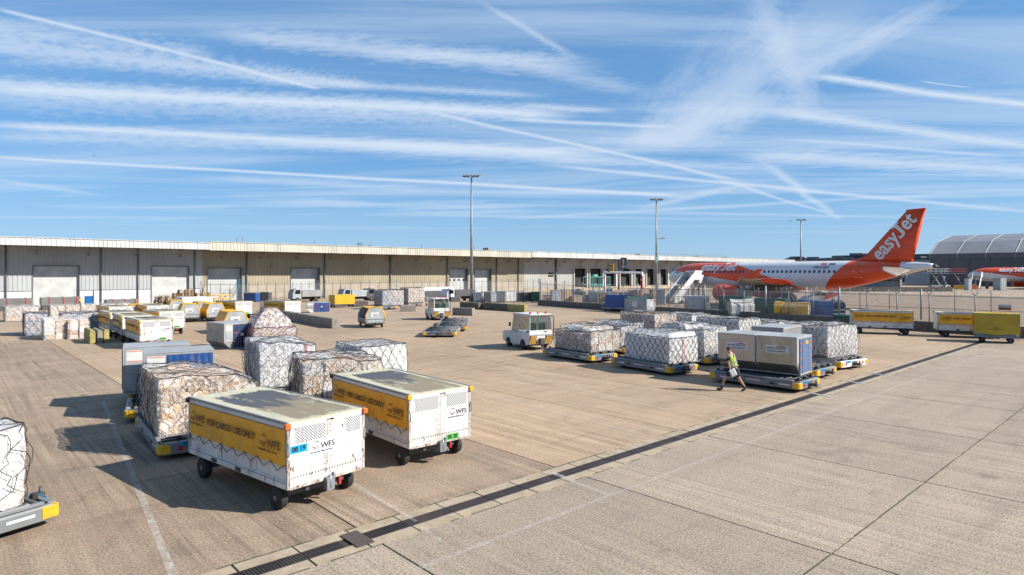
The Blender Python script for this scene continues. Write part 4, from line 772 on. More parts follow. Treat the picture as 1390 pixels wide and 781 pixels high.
Rc = Vector((-8.47, 11.77, 0)); a_ = R(61.6); N_ = Rc-Vector((math.cos(a_), math.sin(a_), 0))*3.95
# foreground dolly at the left edge: its long side runs the other way
u_ = Vector((math.cos(a_), math.sin(a_), 0)); v_ = Vector((-u_.y, u_.x, 0)); dup(dw, Rc-u_*1.975+v_*1.225, a_+R(90), 'grey roller dolly with yellow corner at the lower left edge of the apron')
LFG = Rc-u_*1.975+v_*1.225
# three flat empty dollies behind the middle tug
fl = [((-6.55, 45.9), 90), ((-6.1, 50.6), 91), ((-6.35, 55.3), 94)]
for (N, al), lab in zip(fl, ('rearmost empty dolly of the three behind the tug, with blue plate and red lamps', 'middle one of the three empty dollies behind the tug', 'first empty dolly coupled right behind the middle tug')):
    c_, r_ = centre(N, al, 2.45, 3.95); dup(dw, c_, r_, lab)
# right-hand pale dolly under the biggest load
c_, r_ = centre((15.75, 30.15), 122, 2.45, 3.95); o = dup(dw, c_, r_, 'pale grey dolly under the tall white wrapped load nearest the drain'); recolour(o, 'end_beam', M['whitec']); recolour(o, 'side_beam', M['lgrey'])

# ------------------------------------------------------------------ netted and film-wrapped pallet loads
UNIT = {}
for k_, nm_ in (('c1', 'carton'), ('c2', 'carton'), ('c3', 'carton'), ('c4', 'carton')):
    bmx = bmesh.new(); bmesh.ops.create_cube(bmx, size=1.); bmesh.ops.bevel(bmx, geom=list(bmx.edges), offset=.03, segments=1, affect='EDGES'); me_ = bpy.data.meshes.new(nm_); bmx.to_mesh(me_); bmx.free(); me_.materials.append(M[k_]); UNIT[k_] = me_
def load(lab, N, al, Wd, Ln, H_, z0=.5, hf=None, boxes='c1c1c2c1c3', fm='f1', net='net', cell=.52, sp=.34, amp=.06, seed=1, plate=True, rnet=.009, group='netted and film wrapped air cargo loads', tops=None, cartons=True, straps=0, loc=None, rz=None, name='cargo_load', layers=None, netted=True, slack=0., lump=.09):
    rs = random.Random(seed)
    if loc is None: loc, rz = centre(N, al, Wd, Ln)
    t = thing(name, lab, 'cargo load', Vector((loc[0], loc[1], z0)), rz, group); X, Y = Wd/2, Ln/2
    hh = hf or (lambda x, y: 1.); SD = Vector((seed*3.1, seed*1.7, 0))
    def top(x, y): return H_*hh(x/X, y/Y)+lump*(noise.noise(Vector((x*1.3, y*1.3, 0))+SD*.7))
    if plate: MB().box(-X-.07, X+.07, -Y-.07, Y+.07, -.012, .03).build('base_plate', M['alud'], t, bevel=.005)
    nx = max(2, round(Wd/cell)); ny = max(2, round(Ln/cell)); bl = [boxes[i:i+2] for i in range(0, len(boxes), 2)]
    if cartons:
        for i in range(nx):
            for j in range(ny):
                cx_, cy_ = -X+Wd*(i+.5)/nx, -Y+Ln*(j+.5)/ny; z = .035; T = min(top(cx_+a_q*Wd/nx*.5, cy_+b_q*Ln/ny*.5) for a_q in (-1, 0, 1) for b_q in (-1, 0, 1))-rs.uniform(.0, .1); edge = i in (0, nx-1) or j in (0, ny-1)
                while z < T-.12:
                    h = min(rs.uniform(.26, .48) if not layers else T/layers-.01, T-z)
                    if T-z-h < .15: h = T-z
                    if edge or z+h > T-.05:
                        mobj('carton', UNIT[rs.choice(bl)], t, (cx_+rs.uniform(-.03, .03), cy_+rs.uniform(-.03, .03), z+h/2), (0, 0, rs.uniform(-.05, .05)), scale=(Wd/nx*rs.uniform(.88, .99), Ln/ny*rs.uniform(.88, .99), h*.985))
                    z += h
    # shrink wrap: one skin over top and sides
    def dsp(p, k=1.): 
        q = Vector(p); n_ = noise.noise_vector(q*1.6+SD)*amp*.8+noise.noise_vector(q*5+SD)*amp*.4; return q+n_*k
    def ring(f, rr=.09):   # rounded footprint perimeter point 0..1 and outward normal
        P_ = 2*(Wd+Ln); s = (f % 1.)*P_
        for (ax, ay, bx, by, l) in ((-X, -Y, X, -Y, Wd), (X, -Y, X, Y, Ln), (X, Y, -X, Y, Wd), (-X, Y, -X, -Y, Ln)):
            if s <= l: k = s/l; p = Vector((ax+(bx-ax)*k, ay+(by-ay)*k, 0)); break
            s -= l
        q = Vector((max(-X+rr, min(X-rr, p.x)), max(-Y+rr, min(Y-rr, p.y)), 0)); d = p-q
        return q+d.normalized()*rr, d.normalized()
    def side(f, j, out):
        p, n_ = ring(f); T = top(p.x, p.y); bulge = .04*math.sin(math.pi*j)
        q = p+n_*(out+bulge); q.z = .0+(T+out*.6)*j; q = dsp(q)
        if j < .02: q.z = max(.0, q.z)
        return q
    nu = max(24, int(2*(Wd+Ln)/.13)); nv = max(6, int(H_/.13))
    s = MB(); s.grid(lambda i, j: tuple(side(i, j, .03)), nu, nv)
    def capf(i, j):   # map the unit square on the rounded footprint
        x, y = (i*2-1), (j*2-1); m_ = max(abs(x), abs(y)); 
        if m_ < 1e-6: p = Vector((0, 0, 0)); 
        else:
            ex, ey = x/m_*X, y/m_*Y; rr = .09; q = Vector((max(-X+rr, min(X-rr, ex)), max(-Y+rr, min(Y-rr, ey)), 0)); d = Vector((ex, ey, 0))-q; p = (q+d.normalized()*(rr+.03))*m_
        p.z = top(p.x*.985, p.y*.985)+.03*.6+.02*(1-m_); return tuple(dsp(p))
    s.grid(capf, max(10, int(Wd/.13)), max(10, int(Ln/.13))); s.build('film_wrap', M[fm], t)
    if netted:
        nb = MB(); P_ = 2*(Wd+Ln); ns = round(P_/sp); r3 = 3
        def npos(f, j):
            return side(f, j, .05+slack*.1*math.sin(math.pi*j))+Vector((0, 0, 0))
        for k in range(ns):
            for sg in (-1, 1):
                pts = []; f0 = k/ns; T = H_; L_ = T*.62/P_
                for q in range(13): j = q/12; f = f0+sg*L_*(1-j)+.004*math.sin(q*2.1+k*1.3+seed)*(1+slack); pts.append(npos(f, j))
                nb.tube(pts, rnet*.78*rs.uniform(.8, 1.25), r3, caps=False)
        nt_ = max(3, round(max(Wd, Ln)/sp*.8))
        for k in range(-nt_, nt_+1):
            for sg in (-1, 1):
                pts = []; M_ = 14
                for q in range(M_+1):
                    t_ = -1+2*q/M_; x = t_; y = sg*t_*(Wd/Ln)*1.0+2*k/nt_
                    if abs(y) <= 1.02:
                        p = Vector((x*(X-.0), max(-1, min(1, y))*Y, 0)); p.z = top(p.x*.985, p.y*.985)+.05; p = dsp(p); pts.append(p)
                if len(pts) > 1: nb.tube(pts, rnet*.75, r3, caps=False)
        pts = [npos(q/60, 1.) for q in range(61)]; nb.tube(pts, rnet*1.3, 4, caps=False); pts = [npos(q/60, .02) for q in range(61)]; nb.tube(pts, rnet*1.6, 4, caps=False)
        nb.build('cargo_net', M[net], t)
    for k in range(straps):
        f = rs.uniform(.0, 1.); sb_ = MB(); pts = [side(f, j/8, .075) for j in range(9)]; 
        for q in range(8):
            a, b = pts[q], pts[q+1]; d = ring(f)[1]; e = Vector((-d.y, d.x, 0))*.022; sb_.add([a-e, a+e, b+e, b-e], [(0, 1, 2, 3)])
        sb_.build('strap', M['strap'], t)
    return t
flat = None
def steps(fs): return lambda x, y: fs(x, y)
# right group
load('load of long white boxes under black net with a brown carton layer on top', (7.26, 28.95), 123, 1.9, 2.95, 1.42, hf=lambda x, y: 1. if (abs(x) < .86 and -.98 < y < .72) else .84, boxes='c3c3c3c3', fm='f2', cell=.95, rnet=.012, seed=3, lump=.04, amp=.035, layers=3, sp=.33, straps=2)
load('load of brown cartons with a stepped top and loose black net behind the parked tug', (4.15, 33.0), 127.5, 2.2, 2.85, 1.3, hf=lambda x, y: 1. if (x > -.55 and y > -.7) else (.8 if y > -.75 else .86), boxes='c1c1c2c3c1', fm='f3', rnet=.012, seed=5, amp=.06, slack=1., sp=.33, straps=1)
load('messy white and brown film wrapped load between the white boxes and the silver containers', (9.8, 32.1), 127, 2.0, 2.9, 1.45, hf=lambda x, y: 1. if y > -.2 else .86+.1*(x > 0), boxes='c3c2c3c4', fm='f2', rnet=.012, seed=6, amp=.09, slack=.8, sp=.33, straps=1)
load('crumpled silver and white load just behind the brown carton pallet', (6.3, 36.4), 127, 2.0, 2.8, 1.25, hf=lambda x, y: .85+.15*(x > -.3), boxes='c3c4c2', fm='f4', rnet=.012, seed=8, amp=.08, cell=.6)
load('tall bright white wrapped load with a black net bundle nearest the drain', (15.6, 31.05), 119, 2.4, 2.5, 1.55, z0=.52, boxes='c2c3c2', fm='f2', rnet=.012, seed=9, amp=.05, slack=.6, sp=.33, cell=.62)
load('low dark netted load with bright white end in the second far row', (13.0, 36.0), 125, 2.1, 3.0, 1.5, boxes='c4c2c3', fm='f2', rnet=.012, seed=10, amp=.04, cell=.6)
load('even brown block load with white wrapped end, farthest left of the right group', (9.3, 40.9), 127, 2.2, 3.0, 1.55, boxes='c2c1c2', fm='f3', rnet=.012, seed=11, amp=.035, cell=.6)
load('small white topped load peeping between the two far rows of the right group', (12.2, 42.6), 127, 2.1, 2.6, 1.55, boxes='c3c4', fm='f2', rnet=.012, seed=12, amp=.05, cell=.7, z0=.3)
load('low rumpled load seen just above the pale container roof in the right group', (16.4, 38.6), 127, 2.0, 2.6, 1.35, boxes='c2c3', fm='f2', rnet=.012, seed=13, amp=.06, cell=.7, z0=.3)
# left group
load('load of brown cartons in black net sloping down toward the nearest cart', (-9.0, 16.0), 128, 2.45, 3.0, 1.5, hf=lambda x, y: 1.-.13*max(0, x+.1)-.2*max(0, x-.55), boxes='c1c1c2c1c1', fm='f1', seed=21, amp=.06, sp=.37, rnet=.0095, slack=.6, cell=.56, straps=1)
bg = MB().grid(lambda i, j: tuple(Vector((.35*math.sin(math.pi*(j*.9+.05))*math.cos(6.283*i), .3*math.sin(math.pi*(j*.9+.05))*math.sin(6.283*i), -.3*math.cos(math.pi*j)))*(1+.35*noise.noise(Vector((math.cos(6.283*i)*1.6, math.sin(6.283*i)*1.6, j*3))))), 24, 14).build('loose_film', M['f1'], [o for o in COL.objects if o.get('label', '').startswith('load of brown cartons in black net sloping')][0], (-.35, -1.62, .12))
load('bulging grey white load in dark net, left of the carton loads behind the carts', (-9.2, 22.9), 123, 2.0, 2.75, 1.6, hf=lambda x, y: 1.-.1*max(0, x), boxes='c3c2c4c3', fm='f2', seed=22, amp=.085, sp=.33, slack=.6, straps=2, net='net')
load('load of cartons with white sacks on top, directly behind the two nearest carts', (-6.12, 18.45), 117, 2.3, 2.3, 1.6, hf=lambda x, y: 1.-.06*(x > .3), boxes='c1c2c3c1', fm='f1', seed=23, amp=.05, sp=.33, slack=.5, straps=1, rnet=.010)
load('neat square load of white sacks with a flat grey netted top, behind the second cart', (-5.23, 21.8), 128, 1.75, 2.2, 1.6, boxes='c3c3c3', fm='f2', seed=24, lump=.04, amp=.03, sp=.33, cell=.6)
load('pyramid shaped load in a maroon edged net standing by the long barrier', (-15.75, 38.3), 125, 2.5, 2.5, 1.95, hf=lambda x, y: max(.42, 1.-.75*max(0, max(abs(x), abs(y))-.3)) if max(abs(x), abs(y)) < .82 else .42, boxes='c3c2c1', fm='f3', seed=25, amp=.08, sp=.32, net='netr', slack=.6, rnet=.015)
# at the left edge
lc = Rc-u_*(.55+1.5)+v_*1.1
load('pale film wrapped load in wide mesh net at the left edge of the picture', None, 0, 2.05, 3.0, 1.45, hf=lambda x, y: 1., boxes='c3c3c3c2', fm='f2', seed=31, amp=.05, sp=.42, rnet=.011, slack=.8, loc=lc, rz=a_+R(90), cell=.7, straps=1, netted=True)
load('pallet of brown cartons cut by the left frame edge, beyond the wrapped blocks', (-47.4, 44.0), 100, 1.9, 2.6, 1.3, boxes='c1c4', fm='f4', seed=32, cell=.9)
# loads standing on the ground on the left
gw = 'film wrapped stacks standing on the ground'
for (N, al, w, l, h, fm, sd_, lab) in (((-32.7, 43.9), 130, 1.3, 2.6, 1.5, 'f1', 41, 'wrapped stack on the ground with shiny white film, front left of the block of stacks'), ((-31.45, 44.5), 130, 1.25, 2.4, 1.38, 'f1', 42, 'wrapped stack on the ground with a red strap, beside the yellow concrete blocks'),
   ((-36.1, 46.6), 130, 1.3, 2.7, 1.65, 'f4', 43, 'smoky film wrapped stack at the left end of the block of stacks'), ((-34.2, 47.8), 130, 2.6, 2.4, 1.6, 'f4', 44, 'wide smoky film wrapped stack behind the two front stacks')):
    load(lab, N, al, w, l, h, z0=.0, boxes='c1c2c3' if sd_ < 43 else 'c4c2', fm=fm, seed=sd_, amp=.05, cell=.65, group=gw, netted=(sd_ > 42), sp=.5, straps=2, rnet=.012)
gb = 'brown netted pallets in a row before the grey warehouse'
base = Vector((-48.6, 60.3, 0)); run = Vector((.74, .67, 0))
for k, (s0, w, lab) in enumerate(((0, 2.5, 'long brown netted pallet load, leftmost of the row before the grey warehouse'), (3.5, 1.15, 'brown netted pallet behind the smoky wrapped stack, first of three tight ones'), (4.75, 1.2, 'brown netted pallet below the strapped grey pallet stack, second of three tight ones'), (6.05, 1.2, 'brown netted pallet beside the yellow topped post, third of three tight ones'), (7.9, 1.15, 'brown netted pallet directly below the blue door'), (9.25, 1.15, 'brown netted pallet partly hidden by the white carts, right of the blue door'))):
    P = base+run*s0; load(lab, (P.x, P.y), 132, w, 1.5, 1.42, z0=.05, boxes='c1c2', fm='f3', seed=50+k, amp=.03, cell=.6, sp=.4, group=gb, rnet=.014, net='netg')
# two loads by the white van-like tug in the distance
load('wrapped load on a dolly left of the far white tug', (-16.6, 80.5), 126, 3.0, 2.6, 2.0, z0=.5, boxes='c4c2', fm='f4', seed=60, cell=.8, sp=.5, rnet=.016)
load('carton load with a yellow mark coupled behind the far white tug', (-14.6, 88.5), 126, 2.6, 2.4, 2.1, z0=.5, boxes='c2c1', fm='f3', seed=61, cell=.8, sp=.5, rnet=.016)
c_, r_ = centre((-16.8, 80.2), 126, 2.45, 3.95); dup(dw, c_, r_, 'dolly under the wrapped load left of the far white tug')
c_, r_ = centre((-14.5, 88.2), 126, 2.45, 3.95); dup(dw, c_, r_, 'dolly with yellow corner coupled to the far white tug')

# strapped stacks of empty metal pallets
def flatstack(lab, P, al, w, l, z0, z1, n):
    c_, r_ = centre(P, al, w, l); t = thing('pallet_stack', lab, 'pallet stack', c_, r_, 'strapped stacks of empty metal pallets')
    MB().box(-w/2+.1, w/2-.1, -l/2+.1, l/2-.1, 0, z0-.02).build('trestle', M['dgrey'], t)
    rs = random.Random(n); me_ = MB().box(-w/2, w/2, -l/2, l/2, -.5, .5).mesh('metal_sheet', M['alud'])
    for k in range(n): h = (z1-z0)/n; mobj('metal_sheet', me_, t, (rs.uniform(-.06, .06), rs.uniform(-.04, .04), z0+h*(k+.5)), (0, 0, rs.uniform(-.01, .01)), scale=(1, 1, h*.6))
    for x in (-.3*w, .05*w, .38*w): MB().box(x-.05, x+.05, -l/2-.08, l/2+.08, z0-.01, z1+.03).build('strap', M['strap'], t)
P = GP(2, 423); flatstack('stack of flat grey metal pallets with red straps at the far left edge', (P.x-2, P.y-1.5), 132, 5.6, 2.4, .55, 1.55, 11)
P = GP(51, 421.5); flatstack('stack of flat grey metal pallets before the widest roller door', (P.x+.5, P.y), 132, 4.2, 2.4, .6, 1.6, 11)
P = GP(145, 419.5); flatstack('low stack of flat metal pallets behind the far white carts', (P.x, P.y), 132, 3.8, 2.4, .3, 1.2, 8)

# ------------------------------------------------------------------ aircraft containers
def container(lab, loc, rz, Wd, Ln, H_, cut, skin, door, z0=0, door_kind='curtain', group='lower deck aircraft containers', face='-y', brand=0, doortop=None):
    # sloping lower edge on the -x side
    t = thing('air_container', lab, 'container', Vector((loc[0], loc[1], z0)), rz, group); X, Y = Wd/2, Ln/2; c = cut
    prof = [(-X+c, .05), (X, .05), (X, H_-.03), (-X, H_-.03), (-X, .05+c*.95)] if c else [(-X, .05), (X, .05), (X, H_-.03), (-X, H_-.03)]
    MB().prism(prof, 'y', -Y+.015, Y-.015).build('shell', M[skin], t)
    MB().box(-X-.01, X+.01, -Y-.01, Y+.01, H_-.03, H_).build('roof', M['alut'], t, bevel=.01)
    MB().box(-X+c-.02, X+.02, -Y-.02, Y+.02, 0, .05).build('base_plate', M['alut'], t)
    e = MB()
    for yy in (-Y, Y-.04):
        e.box(-X-.004, -X+.05, yy-.006, yy+.046, .05+c*.95, H_-.031); e.box(X-.05, X+.004, yy-.006, yy+.046, .05, H_-.031); e.box(-X+.051, X-.051, yy-.005, yy+.045, H_-.09, H_-.032)
        if c: e.tube([(-X+c, yy+.02, .06), (-X+.01, yy+.02, .05+c*.95)], .03, 4)
    e.build('edge_frame', M['alut'], t)
    yd = -Y-.004
    if door_kind == 'curtain':
        xa, xb = -X+Wd*.32, X-.06
        MB().box(-X+.06, xa-.01, yd-.012, yd+.004, max(.1, c+.05) if c else .1, H_-.1).build('side_panel', M['lgrey'], t)
        cu = MB().grid(lambda i, j: (xa+(xb-xa)*i, yd-.03-.02*math.sin(i*40+j*2)*(.3+.7*j), H_-.09-(H_-.2)*j), 50, 6).build('curtain', M[door], t)
        for z in (H_*.25, H_*.5, H_*.75) if H_ < 1.62 else (H_*.3, H_*.62):
            for a, b in ((xa, xa+.28*(xb-xa)), (xb-.3*(xb-xa), xb)): MB().box(a, b, yd-.058, yd-.05, z-.018, z+.018).build('strap', M['strap'], cu)
        MB().box((xa+xb)/2-.11, (xa+xb)/2+.09, yd-.06, yd-.053, H_*.5, H_*.5+.16).build('placard', M['placard'], cu)
        pw = MB().box(-X+.1, xa-.06, yd-.02, yd-.012, H_*.68, H_*.93).build('placard', M['placard'], t)
        for z in (H_*.7, H_*.91): MB().box(-X+.12, xa-.08, yd-.024, yd-.021, z-.015, z+.01).build('orange_stripe', M['orangep'], pw)
        MB().box(-X+.14, xa-.12, yd-.03, yd-.012, H_*.42, H_*.62).build('document_box', M['lgrey'], t, bevel=.01)
    elif door_kind == 'steel':
        MB().box(-X+c*.6+.1, X-.06, yd-.018, yd+.004, .1, H_-.1).build('door', M[door], t, bevel=.01)
        for z in (.35, .7, 1.05, 1.3):
            for x in (-X+c*.6+.16, X-.12): MB().box(x-.09, x+.09, yd-.035, yd-.018, z-.02, z+.02).build('latch', M['orangep'], t)
        for x in (-X*.3, X*.45): MB().box(x-.03, x+.03, yd-.03, yd-.019, .12, H_-.12).build('door_rib', M['dblue'], t)
        MB().box(X*.1, X*.42, yd-.03, yd-.019, H_-.34, H_-.2).build('placard', M['yellow'], t)
        MB().box(-X+.02, -X+.1+c*.3, yd-.01, yd+.004, c+.1, H_-.1).build('side_panel', M['alut'], t)
    for s in (-1, 1):   # vertical ribs and rivet line on the long faces
        for k in range(1, 3): y = -Y+Ln*k/3; MB().box(s*X-.008, s*X+.008, y-.02, y+.02, .1+c, H_-.1).build('rib', M[skin], t)
    if brand:
        xx = -X-.012; pp = MB().box(xx-.002, xx+.003, -.52*brand, .42*brand, H_*.56, H_*.77).build('placard', M['placard'], t)
        text_mesh('BRITISH AIRWAYS', .1, M['ink'], 'lettering', pp, (xx-.005, .0, H_*.685), RS, .001, sx=.95); text_mesh('WORLD CARGO', .1, M['ink'], 'lettering', pp, (xx-.005, .0, H_*.61), RS, .001, sx=1.)
        rb = MB().tube([(xx-.006, .0-.0, H_*.735), (xx-.006, -.25, H_*.74), (xx-.006, -.5, H_*.715)], [.006, .02, .004], 4).build('ribbon_mark', M['inkr'], pp)
    return t
a_p = 137.0; c1_, r1_ = centre((11.45, 25.25), a_p, 1.8, 1.64); dirL = Vector((math.cos(R(a_p)), math.sin(R(a_p)), 0))
ctA = container('silver aircraft container with blue end door beside the walking man, nearest the drain', c1_, r1_, 1.8, 1.62, 1.58, .42, 'alu', 'dblue', .53, 'steel', brand=1)
dup(ctA, c1_+dirL*1.68+Vector((0, 0, .53)), r1_, 'silver aircraft container directly behind the walking man')
c_, r_ = centre((12.65, 29.28), 137.2, 2.5, 1.5); container('pale blue grey container seen by its roof behind the two silver ones', c_, r_, 2.5, 1.5, 1.62, 0, 'alud', 'dblue', .53, 'none')
c_, r_ = centre((-11.7, 19.95), 121, 2.05, 1.55); cf_ = container('container with bright blue curtain and white placard on the left dolly', c_, r_, 2.05, 1.55, 1.62, 0, 'alud', 'bluet', .53)
dl = Vector((math.cos(R(136)), math.sin(R(136)), 0)); cc = dup(cf_, c_+dl*2.25+Vector((0, 0, .53)), r_, 'container with grey side curtain standing behind the bright blue curtained one')
MB().grid(lambda i, j: (-1.05-.015*math.sin(i*20), -.7+1.4*i, 1.5-1.35*j), 20, 4).build('side_curtain', M['greyt'], cc)
c_, r_ = centre((-17.44, 38.37), 142.1, 1.55, 2.35); container('dark blue curtained container with sloping base standing on the apron beside the pyramid load', c_, r_, 1.75, 2.2, 1.62, .42, 'alud', 'navy')
P = GP(362, 428); c_, r_ = centre((P.x, P.y), 135, 1.7, 1.7); container('small container with dark curtain between two white carts', c_, r_, 1.8, 1.6, 1.5, .4, 'whitec', 'navy')
P = GP(414, 425); c_, r_ = centre((P.x, P.y), 110, 3.0, 1.5); container('white container with bright blue curtain behind the concrete barrier', c_, r_, 2.7, 1.5, 1.25, .45, 'whitec', 'bluet')
# ------------------------------------------------------------------ hooped baggage trailers
def hooped(lab, loc, rz, cover='orange', openside=False, Wd=1.6, Ln=3.0, H_=1.75, group='hooped baggage trailers with tarpaulin covers'):
    t = thing('baggage_trailer', lab, 'trailer', loc, rz, group); X, Y = Wd/2, Ln/2; zb = .45
    hexp = [(-X, zb), (X, zb), (X, zb+.62), (X*.62, H_-.03), (-X*.62, H_-.03), (-X, zb+.62)]
    for s in (-1, 1):
        y = s*Y; e = MB().prism(hexp, 'y', min(y, y-s*.04), max(y, y-s*.04)).build('end_panel', M['lgrey'], t, bevel=.008)
        if s < 0:
            MB().box(-X*.5, X*.35, y-.012, y-.001, zb+.5, zb+.9).build('placard', M['placard'], e); text_mesh('WFS', .2, M['inkb'], 'letters', e, (0, y-.016, zb+.62), RE, .004)
            for x in (-X+.12, X-.12): MB().box(x-.04, x+.04, y-.012, y-.001, zb+.1, zb+.2).build('reflector', M['red'], e)
            MB().box(-X, X, y-.02, y-.002, zb+.28, zb+.31).build('rub_strip', M['dgrey'], e)
    MB().box(-X, X, -Y, Y, zb-.1, zb+.02).build('floor', M['dgrey'], t)
    for s in (-1, 1): MB().box(s*X-.02, s*X+.02, -Y+.05, Y-.05, zb+.02, zb+.38).build('side_board', M['grey'], t)
    hp = [(-X-.03, zb+.1), (-X-.03, zb+.64), (-X*.62-.01, H_+.03), (X*.62+.01, H_+.03), (X+.03, zb+.64), (X+.03, zb+.1)]
    a = MB(); a.tube([(p[0], -Y+.02, p[1]) for p in hp], .055, 6); a.build('padded_hoop', M['yellow'], t)
    prof = hexp[2:5]+[hexp[5]]; pth = [(X+.02, zb+.12 if not openside else zb+.5), (X+.02, zb+.64), (X*.62, H_), (0, H_+.015), (-X*.62, H_), (-X-.02, zb+.64), (-X-.02, zb+.12)]
    if openside: pth = pth[:4]+[(-X*.5, H_-.02)]
    n = len(pth)-1
    def cf(i, j):
        s_ = j*n; k = min(n-1, int(s_)); f = s_-k; x = pth[k][0]*(1-f)+pth[k+1][0]*f; z = pth[k][1]*(1-f)+pth[k+1][1]*f
        sag = -.05*math.sin(math.pi*i)*(z > H_-.2)+.02*math.sin(i*25+j*7); return (x+.015*math.sin(i*31+j*3), (-Y+.08)+(Ln-.12)*i, z+sag)
    MB().grid(cf, 30, 18).build('cover', M[cover], t)
    if openside:
        rs = random.Random(3)
        for k in range(5):
            b = MB(); c = (rs.uniform(-.3, .3), rs.uniform(-.9, .6), zb+.15+k*.09); rg = []
            for q in range(7):
                ph = math.pi*q/6; rg.append([(c[0]+.28*math.sin(ph)*math.cos(2*math.pi*w/10)*(1+.2*math.sin(w*3)), c[1]+.3*math.sin(ph)*math.sin(2*math.pi*w/10), c[2]-.14*math.cos(ph)) for w in range(10)])
            tag(b.loft(rg, caps=False).build('bag', M['bluet' if k % 2 else 'greyt'], None, (0, 0, 0)), ('pale grey sack at the bottom of the open grey trailer', 'blue sack near the floor of the open grey trailer', 'pale grey sack in the middle of the open trailer heap', 'blue sack high in the open trailer heap', 'topmost pale grey sack in the open trailer')[k], 'sack', 'sacks in the open trailer'); o = COL.objects[-1]; o.matrix_world = Matrix.LocRotScale(Vector(loc), Matrix.Rotation(rz, 3, 'Z'), None)
    ch = MB()
    for yy in (-Y+.5, Y-.5): ch.box(-X+.15, X-.15, yy-.05, yy+.05, .2, zb-.1)
    ch.build('chassis', M['dgrey'], t)
    for sx in (-1, 1):
        for yy in (-Y+.5, Y-.5): wheel(t, sx*(X-.1), yy, .19, .13)
    MB().tube([(0, -Y, .38), (0, -Y-.18, .38), (0, -Y-.18, .5)], .04, 6).build('hitch', M['dgrey'], t)
    MB().tube([(0, Y, .3), (0, Y+.7, .3)], .035, 6).build('drawbar', M['dgrey'], t)
    return t
def hat(u, d, al, lab, cov, **k): P = RAY(u, d); c_, r_ = centre((P.x, P.y), al, 1.6, 3.0); return hooped(lab, c_, r_, cov, **k)
hat(497, 53.5, 117, 'grey trailer with one open side and blue sacks, alone in mid apron', 'orange', openside=True)
h1 = hat(305.5, 48.2, 128, 'grey trailer with orange cover and yellow hoop right behind the dark blue container', 'orange')
def hdup(u, d, al, lab, cov): P = RAY(u, d); c_, r_ = centre((P.x, P.y), al, 1.6, 3.0); o = dup(h1, c_, r_, lab); recolour(o, 'cover', M[cov])
hdup(281, 60.5, 128, 'grey trailer with sagging orange cover in the middle of the hooped group', 'orange')
hdup(266, 63.8, 128, 'grey trailer with olive yellow cover tucked behind the orange covered ones', 'olive')
hdup(245, 59.5, 124, 'grey trailer with yellow hoop at the left of the hooped group beside the white cart', 'olive')
hdup(229, 67, 124, 'olive covered trailer mostly hidden behind the white cart roofs', 'olive')
hdup(172, 58, 124, 'trailer with only its yellow hoop showing between the white carts', 'yellowt')

